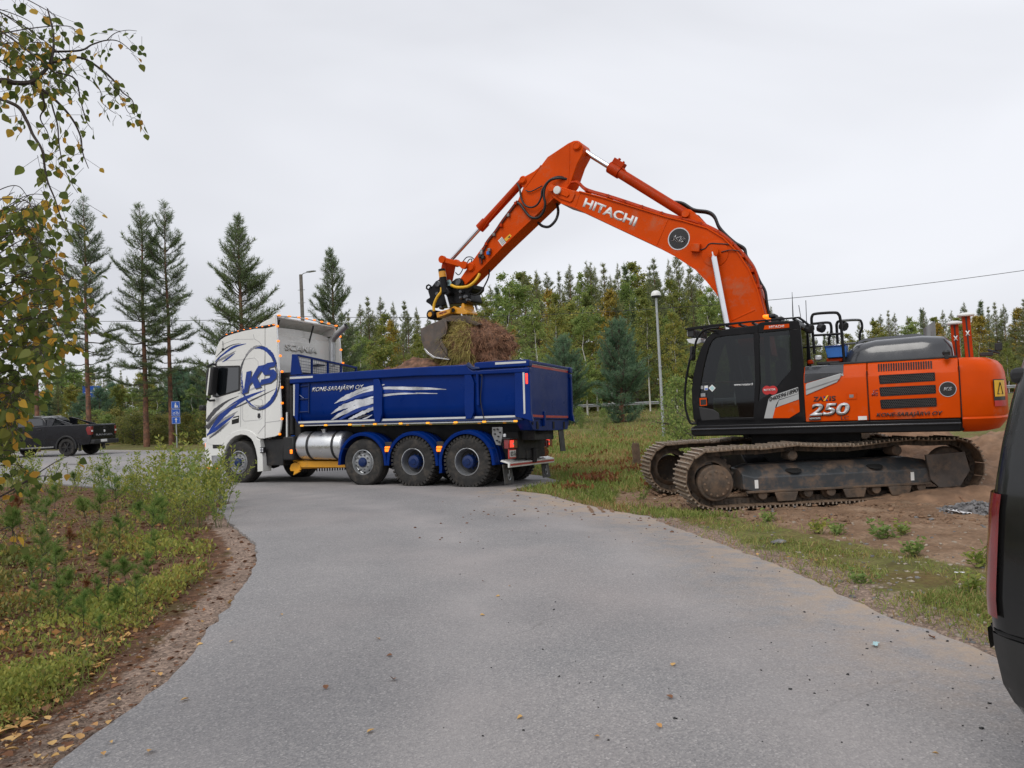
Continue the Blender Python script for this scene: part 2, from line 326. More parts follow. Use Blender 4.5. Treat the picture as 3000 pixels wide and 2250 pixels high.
# ------------------------------------------------------------------ terrain
TRUCK = Frame((-.542, 17.671, -.083), 2.706, .015, .036)
EXC = Frame((5.62, 14.48, -.194), R_(151), .003, .002)
UND = Frame((5.62, 14.48, -.194), R_(183))
ctrl = [(0, 0, 0), (0, -6, 0), (-6, 0, .05), (6, 0, 0), (2.5, 3, 0), (-2.5, 3, .02), (0, 4, 0), (-3.5, 6, .03), (3, 6, -.04), (0, 8, -.03), (-4, 9, .03), (-8, 9, .1), (-6, 13, .04), (-12, 16, .1), (4, 9, -.10), (8, 8, -.08), (9, 11, -.14),
        (-20.8, 36, .37), (-17, 34, .36), (-24, 38, .40), (-14, 30, .25), (-10, 26, .12), (-12, 40, .5), (5, 26, -.15), (7.5, 38, -.17), (0, 30, 0), (3, 45, .25), (10, 52, .5), (18, 40, .2), (20, 25, -.1), (14, 16, -.2),
        (5, 60, .7), (0, 74, .92), (12, 74, .95), (30, 74, .98), (50, 72, 1.0), (-20, 70, .9), (-40, 60, .8), (-60, 40, .7), (60, 30, .5), (0, 100, 1.0), (40, 100, 1.0), (-40, 100, 1.2), (90, 90, 1.1), (-90, 90, 1.4), (0, 200, 1.5), (-200, 100, 2), (200, 100, 1.5), (0, -100, 0)]
for xx in (-1, 0, 1.4, 2.8, 4.5, 6.5, 8):
    for yy in (-1.2, 0, 1.2): ctrl.append(tuple(TRUCK.w((xx, yy, 0))))
for xx in (-2, -.5, 1, 2.8):
    for yy in (-1.5, 0, 1.5): ctrl.append(tuple(UND.w((xx, yy, 0))))
ctrl = np.array(ctrl)
def terr(x, y):
    x = np.atleast_1d(np.asarray(x, float)); y = np.atleast_1d(np.asarray(y, float)); r = np.zeros(len(x))
    for k in range(0, len(x), 20000):
        d2 = (x[k:k + 20000, None] - ctrl[None, :, 0]) ** 2 + (y[k:k + 20000, None] - ctrl[None, :, 1]) ** 2
        wgt = 1 / (d2 + .5) ** 1.8; r[k:k + 20000] = (wgt * ctrl[None, :, 2]).sum(1) / wgt.sum(1)
    return r
def tz(x, y): return float(terr(x, y)[0])
def gpx(px, py, up=0.0):
    """the ground point seen at a pixel"""
    d = ray(px, py); z = 0.0; p = None
    for _ in range(12):
        if d.z >= -1e-4: d = Vector((d.x, d.y, -1e-4))
        k = (z + up - EYE) / d.z; p = CAM + d * min(k, 400); z = tz(p.x, p.y)
    return Vector((p.x, p.y, z))
def inpoly(X, Y, poly):
    X = np.asarray(X, float); Y = np.asarray(Y, float); c = np.zeros(X.shape, bool); n = len(poly); j = n - 1
    for i in range(n):
        xi, yi = poly[i][:2]; xj, yj = poly[j][:2]
        if yi != yj: c ^= ((yi > Y) != (yj > Y)) & (X < (xj - xi) * (Y - yi) / (yj - yi) + xi)
        j = i
    return c
def dist_poly(X, Y, poly, closed=True):
    X = np.asarray(X, float); Y = np.asarray(Y, float); best = np.full(X.shape, 1e9); n = len(poly)
    for i in range(n if closed else n - 1):
        ax, ay = poly[i][:2]; bx, by = poly[(i + 1) % n][:2]; dx, dy = bx - ax, by - ay; l2 = dx * dx + dy * dy + 1e-9
        t = np.clip(((X - ax) * dx + (Y - ay) * dy) / l2, 0, 1); best = np.minimum(best, np.hypot(X - ax - t * dx, Y - ay - t * dy))
    return best
def vnoise(X, Y, s, seed=0.0): return np.array([mnoise.noise((a * s + seed, b * s - seed, seed)) for a, b in zip(X, Y)])

# road outline: traced along the photograph's edges, continued out of view
Ledge = [gpx(*npx('d', a, b)) for a, b in ((125, 1659), (205, 1596), (300, 1528), (370, 1465), (420, 1408), (465, 1350), (505, 1300), (540, 1250), (556, 1212), (551, 1180), (530, 1158), (503, 1138), (484, 1115))]
Redge = [gpx(*npx('d', a, b)) for a, b in ((1100, 1062), (1180, 1070), (1250, 1090), (1320, 1106), (1400, 1118), (1450, 1140), (1520, 1166), (1600, 1196), (1700, 1234), (1800, 1282), (1900, 1330), (2000, 1366), (2100, 1405), (2200, 1450))]
p0 = Ledge[-1]
Lfar = [Vector((p0.x - .5, p0.y + .9, 0)), Vector((-5.6, 15.2, 0)), Vector((-8.6, 18.0, 0)), Vector((-12.5, 21.5, 0)), Vector((-18, 26.0, 0)), Vector((-26, 32, 0)), Vector((-45, 46, 0))]
Ffar = [Vector((-42, 56, 0)), Vector((-24, 43.5, 0)), Vector((-18.5, 38.6, 0)), Vector((-13.5, 34.2, 0)), Vector((-9.5, 30.8, 0)), Vector((-4.5, 26.0, 0)), Vector((-1.5, 22.2, 0)), Vector((.6, 19.5, 0)), Vector((1.0, 17.9, 0)), Vector((.2, 16.3, 0))]
near = [Vector((4.6, 2.2, 0)), Vector((6.5, -3, 0)), Vector((7, -9, 0)), Vector((-6.5, -9, 0)), Vector((-3.4, -3, 0)), Vector((-1.6, 1.2, 0))]
road = [p.copy() for p in Ledge + Lfar + Ffar + Redge + near]
def subdiv(poly, step, jit):
    o = []
    for i in range(len(poly)):
        a, b = poly[i], poly[(i + 1) % len(poly)]; d = (b - a); d.z = 0; n = max(1, int(d.length / step)); nn = Vector((-d.y, d.x, 0)).normalized()
        for k in range(n):
            p = a + d * (k / n); j = jit * (mnoise.noise((p.x * 1.1, p.y * 1.1, 0)) * .5 + mnoise.noise((p.x * 5, p.y * 5, 3)) + .6 * mnoise.noise((p.x * 14, p.y * 14, 9))); o.append(Vector((p.x + nn.x * j, p.y + nn.y * j, 0)))
    return o
roadb = subdiv(road, .10, .042)
rp = [(p.x, p.y) for p in roadb]
road_c = [(p.x, p.y) for p in road]
# road sheet
gx, gy = np.meshgrid(np.arange(-46, 8, .55), np.arange(-9, 57, .55)); gx = gx.ravel() + rng.uniform(-.1, .1, gx.size); gy = gy.ravel() + rng.uniform(-.1, .1, gy.size)
ok = inpoly(gx, gy, rp) & (dist_poly(gx, gy, road_c) > .3)
pts = rp + list(zip(gx[ok].tolist(), gy[ok].tolist())); nb = len(rp)
v2, e2, f2, *_ = delaunay_2d_cdt([Vector(p) for p in pts], [(i, (i + 1) % nb) for i in range(nb)], [], 1, 1e-5)
V = np.array([(p.x, p.y) for p in v2]); Z = terr(V[:, 0], V[:, 1]) + .028
dedge = dist_poly(V[:, 0], V[:, 1], road_c); Z -= .004 * np.clip(1 - dedge / .25, 0, 1)
rm_ = MB(); rm_.v = [(a, b, c) for (a, b), c in zip(V.tolist(), Z.tolist())]; rm_.f = [tuple(f) for f in f2]; rm_.mi = [0] * len(f2)
cnt = {}
for f in rm_.f:
    for i in range(len(f)):
        e = (f[i], f[(i + 1) % len(f)]); cnt[e] = 1
edges = [e for e in cnt if (e[1], e[0]) not in cnt]
for a, b in edges:
    n = len(rm_.v); A, B = rm_.v[a], rm_.v[b]; rm_.v += [(A[0], A[1], A[2] - .07), (B[0], B[1], B[2] - .07)]; rm_.f.append((b, a, n, n + 1)); rm_.mi.append(0)

def asphalt():
    m = bpy.data.materials.new('asphalt'); m.use_nodes = True; nt = m.node_tree; L = nt.links; b = nt.nodes['Principled BSDF']; tc = _n(nt, 'ShaderNodeTexCoord'); S = tc.outputs['Object']
    def nz(s, d=5, r=.6):
        q = _n(nt, 'ShaderNodeTexNoise'); q.inputs['Scale'].default_value = s; q.inputs['Detail'].default_value = d; q.inputs['Roughness'].default_value = r; L.new(S, q.inputs['Vector']); return q.outputs['Fac']
    def ramp(src, *st):
        r = _n(nt, 'ShaderNodeValToRGB'); L.new(src, r.inputs[0]); e = r.color_ramp.elements
        e[0].position, e[0].color = st[0][0], (*st[0][1], 1); e[1].position, e[1].color = st[-1][0], (*st[-1][1], 1)
        for p, c in st[1:-1]: q = e.new(p); q.color = (*c, 1)
        return r.outputs[0]
    def mix(f, a, b_, t='MIX'):
        q = _n(nt, 'ShaderNodeMixRGB', blend_type=t)
        if isinstance(f, float): q.inputs[0].default_value = f
        else: L.new(f, q.inputs[0])
        for i, s in ((1, a), (2, b_)):
            if isinstance(s, tuple): q.inputs[i].default_value = (*s, 1)
            else: L.new(s, q.inputs[i])
        return q.outputs[0]
    vor = _n(nt, 'ShaderNodeTexVoronoi'); vor.inputs['Scale'].default_value = 95; L.new(S, vor.inputs['Vector'])
    vo2 = _n(nt, 'ShaderNodeTexVoronoi'); vo2.inputs['Scale'].default_value = 52; L.new(S, vo2.inputs['Vector'])
    base = ramp(nz(.35, 4), (.35, (.240, .233, .233)), (.65, (.300, .290, .287)))
    stone = ramp(vor.outputs['Color'], (.0, (.62, .63, .65)), (.45, (.95, .95, .95)), (.75, (1.08, 1.07, 1.05)), (1., (1.65, 1.62, 1.58)))
    c = mix(1.0, base, stone, 'MULTIPLY')
    st2 = ramp(vo2.outputs['Distance'], (.0, (1.28, 1.27, 1.25)), (.22, (1., 1., 1.)), (.5, (.84, .84, .85)))
    c = mix(.8, c, st2, 'MULTIPLY')
    dust = ramp(nz(.22, 3), (.48, (0, 0, 0)), (.72, (.45, .45, .45))); c = mix(dust, c, (.40, .345, .325))
    vc = _n(nt, 'ShaderNodeTexVoronoi', feature='DISTANCE_TO_EDGE'); vc.inputs['Scale'].default_value = .55; nd = _n(nt, 'ShaderNodeTexNoise'); nd.inputs['Scale'].default_value = 1.6; nd.inputs['Detail'].default_value = 6; L.new(S, nd.inputs['Vector']); va = _n(nt, 'ShaderNodeVectorMath', operation='MULTIPLY_ADD'); L.new(nd.outputs['Color'], va.inputs[0]); va.inputs[1].default_value = (1.1, 1.1, 0); L.new(S, va.inputs[2]); L.new(va.outputs[0], vc.inputs['Vector'])
    ck = mix(1.0, ramp(vc.outputs['Distance'], (.001, (.45, .45, .45)), (.007, (0, 0, 0))), ramp(nz(.28, 3), (.52, (0, 0, 0)), (.60, (1, 1, 1))), 'MULTIPLY'); c = mix(ck, c, (.11, .105, .10))
    dk = ramp(nz(1.3, 6, .7), (.60, (0, 0, 0)), (.75, (.35, .35, .35))); c = mix(dk, c, (.19, .187, .19))
    wa = _n(nt, 'ShaderNodeAttribute', attribute_name='wear'); wn = ramp(nz(1.1, 5), (.3, (.35, .35, .35)), (.7, (1, 1, 1))); c = mix(mix(1.0, wa.outputs['Color'], wn, 'MULTIPLY'), c, (.375, .345, .335))
    # sand dragged onto the road near the digging: follows the edge by a vertex mask
    at_ = _n(nt, 'ShaderNodeAttribute', attribute_name='sand'); sn = ramp(nz(3.5, 8, .7), (.38, (0, 0, 0)), (.62, (1, 1, 1)))
    sf = mix(1.0, at_.outputs['Color'], sn, 'MULTIPLY'); c = mix(sf, c, (.38, .29, .215))
    L.new(c, b.inputs['Base Color']); b.inputs['Roughness'].default_value = .82; b.inputs['Specular IOR Level'].default_value = .35
    bp = _n(nt, 'ShaderNodeBump'); bp.inputs['Strength'].default_value = .55; bp.inputs['Distance'].default_value = .006; L.new(vor.outputs['Distance'], bp.inputs['Height'])
    b2 = _n(nt, 'ShaderNodeBump'); b2.inputs['Strength'].default_value = .3; b2.inputs['Distance'].default_value = .02; L.new(nz(9, 5), b2.inputs['Height']); L.new(bp.outputs[0], b2.inputs['Normal']); L.new(b2.outputs[0], b.inputs['Normal'])
    MT['asphalt'] = m; return m
asphalt()
ro = rm_.build('road', MT['asphalt'], None, smooth=30, recalc=False); tag(ro, kind='structure')
VV = np.array(rm_.v); redge_l = [(p.x, p.y) for p in Redge]
sd_ = np.clip(1 - dist_poly(VV[:, 0], VV[:, 1], redge_l, False) / 1.3, 0, 1) ** 1.5 + .75 * np.clip(1 - np.hypot(VV[:, 0] - 1.6, (VV[:, 1] - 13.2) * 1.5) / 2.6, 0, 1)
cl_ = bez([(.9, -9), (.7, 0), (.5, 6), (.1, 10), (-1.6, 14), (-5.5, 18.6), (-12, 25), (-30, 41)], 60); dc_ = dist_poly(VV[:, 0], VV[:, 1], [tuple(q) for q in cl_], False)
wr_ = .75 * np.exp(-((dc_ - .95) / .32) ** 2) + .35 * np.exp(-((dc_ - 2.2) / .35) ** 2)
ca = ro.data.color_attributes.new('wear', 'FLOAT_COLOR', 'POINT'); ca.data.foreach_set('color', np.repeat(np.clip(wr_ * .8, 0, 1)[:, None], 4, 1).ravel())
ca = ro.data.color_attributes.new('sand', 'FLOAT_COLOR', 'POINT'); ca.data.foreach_set('color', np.repeat(np.clip(sd_, 0, 1)[:, None], 4, 1).ravel())

# ground sheet to the horizon
ang = np.concatenate([np.linspace(-180, -62, 24, endpoint=False), np.linspace(-62, 62, 380, endpoint=False), np.linspace(62, 180, 24, endpoint=False)])
rad = [.6]
while rad[-1] < 130: rad.append(rad[-1] * 1.024 + .012)
while rad[-1] < 4500: rad.append(rad[-1] * 1.5)
rad = np.array(rad); A_, Rr = np.meshgrid(np.radians(ang), rad); GX = (Rr * np.sin(A_)).ravel(); GY = (Rr * np.cos(A_)).ravel()
GZ = terr(GX, GY); inr = inpoly(GX, GY, road_c); dr = dist_poly(GX, GY, road_c); nearm = (Rr.ravel() < 90)
rel = np.zeros(len(GX)); idx = np.where(nearm & ~inr)[0]
rel[idx] = .05 * np.clip(1.2 - np.hypot((GX[idx] - 5.5) / 4.5, (GY[idx] - 13) / 3.2), 0, 1) * (vnoise(GX[idx], GY[idx], 4.5, 11.) + vnoise(GX[idx], GY[idx], 1.7, 12.)) + .045 * vnoise(GX[idx], GY[idx], .9, 2.) + .028 * vnoise(GX[idx], GY[idx], 3.1, 5.) + .014 * vnoise(GX[idx], GY[idx], 8, 8.)
GZ = GZ + rel * np.clip(dr / .8, .15, 1) * np.where(inr, 0, 1) + np.where(inr, -.02, .0)
ul = UND.mat.inverted(); ux = (GX - UND.t.x) * UND.M.col[0][0] + (GY - UND.t.y) * UND.M.col[0][1]; uy = (GX - UND.t.x) * UND.M.col[1][0] + (GY - UND.t.y) * UND.M.col[1][1]
GZ -= .055 * np.clip(1.6 - np.abs(np.abs(uy) - 1.3) / .4, 0, 1) * np.clip((2.7 - np.abs(ux - .4)) / .4, 0, 1)
# regions
sand_poly = [gpx(*npx('d', a, b))[:2] for a, b in ((1330, 1068), (1400, 1058), (1500, 1045), (1700, 1010), (2000, 985), (2300, 1000), (2600, 1080), (2600, 1230), (2150, 1235), (1930, 1190), (1760, 1160), (1600, 1120), (1430, 1098), (1330, 1092))]
ds = dist_poly(GX, GY, sand_poly); ins = inpoly(GX, GY, sand_poly)
sand = np.where(ins, np.clip(.5 + ds / .8, 0, 1), np.clip(.5 - ds / .8, 0, 1))
dR = dist_poly(GX, GY, redge_l, False); should = np.clip(1.15 - dR / .9, 0, 1) * (GY < 15)
dL = dist_poly(GX, GY, [(p.x, p.y) for p in Ledge], False); shl = np.clip(1.25 - dL / .42, 0, 1)
should = np.maximum(should * .8, shl)
floor_ = ((GX < 0) & (GY < 26) & (GX < -.3 - .0 * GY)).astype(float) * np.clip((24 - GY) / 4, 0, 1)
np_f = np.arange(len(rad) * len(ang)).reshape(len(rad), len(ang)); q0 = np_f[:-1]; q1 = np_f[1:]
Fq = np.stack([q0, np.roll(q0, -1, 1), np.roll(q1, -1, 1), q1], -1).reshape(-1, 4)[:, ::-1]
cen = np.array([[0, 0, tz(0, 0)]]); GV = np.stack([GX, GY, GZ], -1)
def ground_mat():
    m = bpy.data.materials.new('ground'); m.use_nodes = True; nt = m.node_tree; L = nt.links; b = nt.nodes['Principled BSDF']; S = _n(nt, 'ShaderNodeTexCoord').outputs['Object']
    def nz(s, d=6, r=.65):
        q = _n(nt, 'ShaderNodeTexNoise'); q.inputs['Scale'].default_value = s; q.inputs['Detail'].default_value = d; q.inputs['Roughness'].default_value = r; L.new(S, q.inputs['Vector']); return q.outputs['Fac']
    def ramp(src, *st):
        r = _n(nt, 'ShaderNodeValToRGB'); L.new(src, r.inputs[0]); e = r.color_ramp.elements
        e[0].position, e[0].color = st[0][0], (*st[0][1], 1); e[1].position, e[1].color = st[-1][0], (*st[-1][1], 1)
        for p, c in st[1:-1]: q = e.new(p); q.color = (*c, 1)
        return r.outputs[0]
    def mix(f, a, b_, t='MIX'):
        q = _n(nt, 'ShaderNodeMixRGB', blend_type=t)
        if isinstance(f, float): q.inputs[0].default_value = f
        else: L.new(f, q.inputs[0])
        for i, s in ((1, a), (2, b_)):
            if isinstance(s, tuple): q.inputs[i].default_value = (*s, 1)
            else: L.new(s, q.inputs[i])
        return q.outputs[0]
    a = _n(nt, 'ShaderNodeAttribute', attribute_name='mask'); sp = _n(nt, 'ShaderNodeSeparateColor'); L.new(a.outputs['Color'], sp.inputs[0])
    grass = ramp(nz(2.2, 8), (.3, (.09, .10, .026)), (.5, (.17, .18, .05)), (.7, (.25, .215, .085)))
    grass = mix(ramp(nz(24, 6, .7), (.42, (0, 0, 0)), (.60, (.75, .75, .75))), grass, (.085, .06, .035)); grass = mix(ramp(nz(.45, 4), (.5, (0, 0, 0)), (.68, (.7, .7, .7))), grass, ramp(nz(7, 7), (.3, (.09, .045, .022)), (.7, (.19, .12, .05))))
    flo = ramp(nz(9, 9, .75), (.28, (.035, .021, .015)), (.5, (.125, .066, .040)), (.72, (.26, .15, .09)))
    flo = mix(ramp(nz(1.1, 4), (.5, (0, 0, 0)), (.66, (.6, .6, .6))), flo, ramp(nz(14, 6), (.3, (.03, .045, .012)), (.7, (.10, .11, .03))))
    sand = ramp(nz(1.6, 9, .7), (.28, (.13, .078, .048)), (.5, (.235, .152, .097)), (.72, (.34, .245, .17)))
    vor = _n(nt, 'ShaderNodeTexVoronoi'); vor.inputs['Scale'].default_value = 26; L.new(S, vor.inputs['Vector'])
    sand = mix(.55, sand, ramp(vor.outputs['Color'], (0., (.55, .55, .55)), (.6, (1., 1., 1.)), (1., (1.5, 1.45, 1.4))), 'MULTIPLY')
    v2 = _n(nt, 'ShaderNodeTexVoronoi'); v2.inputs['Scale'].default_value = 48; L.new(S, v2.inputs['Vector'])
    shl = mix(1., ramp(nz(1.2, 6), (.3, (.20, .145, .112)), (.7, (.32, .235, .185))), ramp(v2.outputs['Color'], (0., (.45, .45, .46)), (.6, (1., 1., 1.)), (1., (1.7, 1.7, 1.7))), 'MULTIPLY')
    edge = lambda ch, sc: ramp(mixadd(ch, nz(sc, 7)), (.46, (0, 0, 0)), (.60, (1, 1, 1)))
    def mixadd(ch, n):
        q = _n(nt, 'ShaderNodeMath', operation='MULTIPLY_ADD'); L.new(n, q.inputs[0]); q.inputs[1].default_value = .9; q2 = _n(nt, 'ShaderNodeMath', operation='SUBTRACT'); L.new(ch, q2.inputs[0]); q2.inputs[1].default_value = .45; L.new(q2.outputs[0], q.inputs[2]); return q.outputs[0]
    c = mix(edge(sp.outputs[2], 2.0), grass, flo); c = mix(edge(sp.outputs[0], 1.8), c, sand); c = mix(edge(sp.outputs[1], 3.5), c, shl)
    L.new(c, b.inputs['Base Color']); b.inputs['Roughness'].default_value = .95; b.inputs['Specular IOR Level'].default_value = .15
    bp = _n(nt, 'ShaderNodeBump'); bp.inputs['Strength'].default_value = .8; bp.inputs['Distance'].default_value = .05; L.new(nz(7, 9, .7), bp.inputs['Height']); L.new(bp.outputs[0], b.inputs['Normal'])
    MT['ground'] = m; return m
ground_mat()
gm = np_obj('ground', np.vstack([GV, cen]), Fq, MT['ground'], smooth=True); tag(gm, kind='structure')
ca = gm.data.color_attributes.new('mask', 'FLOAT_COLOR', 'POINT')
ca.data.foreach_set('color', np.vstack([np.stack([sand, should, floor_, np.ones(len(sand))], -1), [[0, 0, 0, 1]]]).ravel())
def tzb(x, y):
    """ground height with the small relief of the sheet, for things that stand off the road"""
    z = tz(x, y)
    if inpoly(np.array([x]), np.array([y]), road_c)[0]: return z + .028
    d = float(dist_poly(np.array([x]), np.array([y]), road_c)[0]); r = .045 * mnoise.noise((x * .9 + 2, y * .9 - 2, 2.)) + .028 * mnoise.noise((x * 3.1 + 5, y * 3.1 - 5, 5.)) + .014 * mnoise.noise((x * 8 + 8, y * 8 - 8, 8.))
    return z + r * min(max(d / .8, .15), 1)
# ------------------------------------------------------------------ tipper truck
T = thing('tipper_truck', 'white and blue four-axle tipper truck standing with its bed under the digger bucket', 'truck', TRUCK.mat)
def tu(z, pts, y): return TRUCK.us(z, pts, y)
def side_panel(name, z, pts, y, depth, mat_, parent, bevel=0, smooth=35):
    """plate traced on the plane y, running depth metres inwards (away from the viewer)"""
    return MB().prism(TRUCK.us(z, pts, y), (0, -depth, 0)).build(name, MT[mat_], parent, smooth, bevel)
def stroke_poly(pts, ws, n=22, ragged=0, seed=1):
    """tapering brush stroke as a polygon in picture coordinates"""
    rnd = random.Random(seed); c = bez([(p[0], p[1], w_) for p, w_ in zip(pts, ws)], n); a, b = [], []
    for i, q in enumerate(c):
        d = c[min(i + 1, n)] - c[max(i - 1, 0)]; l = math.hypot(d[0], d[1]) or 1; nx, ny = -d[1] / l, d[0] / l; wd = max(q[2], .2) / 2
        ja = 1 + ragged * rnd.uniform(-1, 1); jb = 1 + ragged * rnd.uniform(-1, 1)
        a.append((q[0] + nx * wd * ja, q[1] + ny * wd * ja)); b.append((q[0] - nx * wd * jb, q[1] - ny * wd * jb))
    return a + b[::-1]
def decal(fr, parent, z, poly, y, mat_, off=.004, name='graphic'):
    o = MB().prism(fr.us(z, poly, y + off), (0, -.002, 0)).build(name, MT[mat_], parent, smooth=0); return o

# --- chassis
ch = MB()
for s in (-1, 1): ch.box(-1.0, 7.2, s * .40 - .04, s * .40 + .04, .72, 1.0)
for x in (-.9, .7, 2.05, 3.4, 5.0, 6.9): ch.box(x - .05, x + .05, -.38, .38, .76, .96)
for x in (0, 1.37, 2.70, 6.49): ch.cyl((x, -1.0, .55), (x, 1.0, .55), .10, n=10); ch.ball((x, 0, .55), .24, 10)
ch.box(-1.3, 4.6, -.55, .55, 1.0, 1.38)
ch.build('chassis', MT['chassis_black'], T, bevel=.01)
gb = MB()
gb.box(4.72, 5.62, -1.05, 1.02, 1.0, 2.2); gb.box(4.85, 5.55, -.95, .95, 2.2, 2.75); gb.box(5.15, 5.95, .55, 1.14, .45, 1.1); gb.box(5.15, 5.95, -1.14, -.55, .45, 1.1)
gb.cyl((4.95, 1.06, 1.2), (4.95, 1.06, 2.4), .06); gb.cyl((5.1, 1.0, 1.7), (5.1, 1.0, 2.6), .09)
gb.build('rear_equipment', MT['chassis_black'], T, bevel=.02)
for k in range(5):
    x = 4.8 + k * .12
    MB().tube(bez([(x, .98, 1.4 + .1 * k), (x - .05, 1.05, 1.9), (x + .1, .9, 2.5), (x + .25, .6, 2.75 - .05 * k), (x + .4, .3, 2.3)], 14), .018).build('air_hose', MT['hose'], T)
MB().box(4.98, 5.02, 1.16, 1.19, 1.12, 1.75).build('reflector_strip', MT['reflector_tape'], T)

# --- wheels
def wheel(c, R, wd, kind, sgn=1):
    cx, cy, cz = c; o = (cx, cy, cz); ax = (0, sgn, 0)
    root = MB(); hw = wd / 2
    prof = [(R * .52, -hw), (R * .60, -hw - .004), (R * .80, -hw - .012), (R * .93, -hw + .004), (R * .985, -hw + .035), (R, -hw + .07), (R * 1.0, 0), (R, hw - .07), (R * .985, hw - .035), (R * .93, hw - .004), (R * .80, hw + .012), (R * .60, hw + .004), (R * .535, hw - .005), (R * .52, hw - .03)]
    root.lathe(prof, o, ax, 48)
    if kind == 'drive':
        nl = 40
        for i in range(nl):
            a = 2 * math.pi * i / nl
            for s in (-1, 1):
                a2 = a + (.5 * math.pi / nl if s > 0 else -.5 * math.pi / nl); er = Vector((math.cos(a2), 0, math.sin(a2))); et = Vector((-math.sin(a2), 0, math.cos(a2)))
                root.obox(Vector(o) + er * (R + .004) + Vector((0, s * hw * .52, 0)), et * .027, (0, hw * .44, 0), er * .017)
                root.obox(Vector(o) + er * (R * .965) + Vector((0, s * (hw - .004), 0)), et * .025, (0, .014, 0), er * .03)
    else:
        for k in (-.55, -.18, .18, .55): root.lathe([(R + .006, k * hw - .03), (R + .010, k * hw - .022), (R + .010, k * hw + .022), (R + .006, k * hw + .03)], o, ax, 48)
    ty = root.build('wheel', MT['rubber'], T, 30)
    Rr_ = R * .53
    rim = MB()
    if kind == 'drive':
        rim.lathe([(Rr_, hw - .01), (Rr_ * 1.02, hw + .006), (Rr_ * .97, hw + .01), (Rr_ * .93, hw - .02), (Rr_ * .90, hw - .08), (Rr_ * .87, hw - .15), (Rr_ * .84, hw - .17)], o, ax, 40)
        ri = rim.build('rim', MT['rim_silver'], ty, 40)
        d = MB().lathe([(Rr_ * .84, hw - .17), (Rr_ * .6, hw - .19), (Rr_ * .4, hw - .19), (.001, hw - .19)], o, ax, 40).build('wheel_disc', MT['chassis_black'], ty, 40)
        hb = MB().lathe([(.15, hw - .2), (.15, hw - .06), (.135, hw - .03), (.07, hw - .02), (.06, hw - .0), (.001, hw)], o, ax, 20)
        for i in range(10):
            a = 2 * math.pi * i / 10; q = Vector((cx + .165 * math.cos(a), cy + sgn * (hw - .2), cz + .165 * math.sin(a))); hb.cyl(q, q + Vector((0, sgn * .05, 0)), .016, n=6)
        hb.build('hub', MT['blue_dark'], ty, 40)
    else:
        rim.lathe([(Rr_, hw - .01), (Rr_ * 1.02, hw + .006), (Rr_ * .97, hw + .01), (Rr_ * .93, hw - .02), (Rr_ * .88, hw - .06), (Rr_ * .80, hw - .07), (Rr_ * .74, hw - .03), (Rr_ * .66, hw + .0), (Rr_ * .5, hw + .005), (.001, hw + .005)], o, ax, 40)
        ri = rim.build('rim', MT['rim_silver'], ty, 40)
        hl = MB()
        for i in range(10):
            a = 2 * math.pi * (i + .5) / 10; q = Vector((cx + Rr_ * .83 * math.cos(a), cy + sgn * (hw - .066), cz + Rr_ * .83 * math.sin(a))); hl.cyl(q, q + Vector((0, sgn * .012, 0)), .026, n=10)
        tag(hl.build('vent_hole', MT['gap_black'], ty, 40), kind='stuff')
        nu = MB()
        for i in range(10):
            a = 2 * math.pi * i / 10; q = Vector((cx + Rr_ * .60 * math.cos(a), cy + sgn * (hw + .004), cz + Rr_ * .60 * math.sin(a))); nu.cyl(q, q + Vector((0, sgn * .045, 0)), .02, .015, n=6)
        tag(nu.build('wheel_nut', MT['steel_grey'], ty, 30), kind='stuff')
        MB().lathe([(.115, hw), (.115, hw + .03), (.09, hw + .06), (.04, hw + .065), (.001, hw + .065)], o, ax, 20).build('hub', MT['blue_dark'], ty, 40)
    return ty
for s in (1, -1):
    wheel((6.49, s * 1.06, .53), .53, .36, 'steer', s)
    wheel((2.72, s * 1.06, .54), .54, .33, 'steer', s)
    wheel((1.37, s * 1.05, .56), .555, .36, 'drive', s); wheel((0, s * 1.05, .56), .555, .36, 'drive', s)
    for x in (0, 1.37): MB().lathe([(.28, -.14), (.5, -.15), (.555, -.08), (.555, .08), (.5, .15), (.28, .14)], (x, s * .72, .56), (0, 1, 0), 32).build('inner_tyre', MT['rubber'], T, 30)

# --- fenders of the three rear axles
def fender(x, R, a0, a1, s, skirt):
    f = MB(); n = 22; ring = []; cz = .55
    sec = [(R, 0), (R + .035, .0), (R + .05, -.03), (R + .05, -.16), (R + .06, -.17), (R + .06, -.19), (R + .05, -.20), (R + .05, -.32), (R + .06, -.33), (R + .06, -.35), (R + .05, -.36), (R + .05, -.52), (R + .02, -.54), (R + .01, -.52), (R + .01, -.04), (R - .03, -.01)]
    for i in range(n + 1):
        a = a0 + (a1 - a0) * i / n; ring.append([(x + r * math.cos(a), s * (1.275 + dy), cz + r * math.sin(a)) for r, dy in sec])
    for side, dz in ((0, skirt), (-1, skirt)):
        base = ring[side]; low = [(p[0] + (.012 if side == 0 else -.012), p[1], p[2] - dz) for p in base]
        ring = [low] + ring if side == 0 else ring + [low]
    f.loft(ring, True, True); fo = f.build('fender', MT['truck_blue'], T, 30)
    MB().box(x - R - .05, x + R + .05, s * 1.2780 - .0015, s * 1.2780 + .0015, cz + .30, cz + .308).build('fender_seam', MT['gap_black'], fo, 0)
for s in (1, -1):
    fender(2.72, .63, R_(4), R_(176), s, .12); fender(1.37, .63, R_(4), R_(176), s, .12); fender(0, .64, R_(-12), R_(176), s, .10)
    for x in (2.04, .685):
        MB().box(x - .055, x + .055, s * 1.2 - .03, s * 1.27, .78, .9).build('side_marker', MT['amber_lit'], T, bevel=.015)
        MB().box(x - .09, x + .09, s * 1.12 - .05, s * 1.2, .70, 1.0).build('lamp_bracket', MT['black_plastic'], T, bevel=.01)

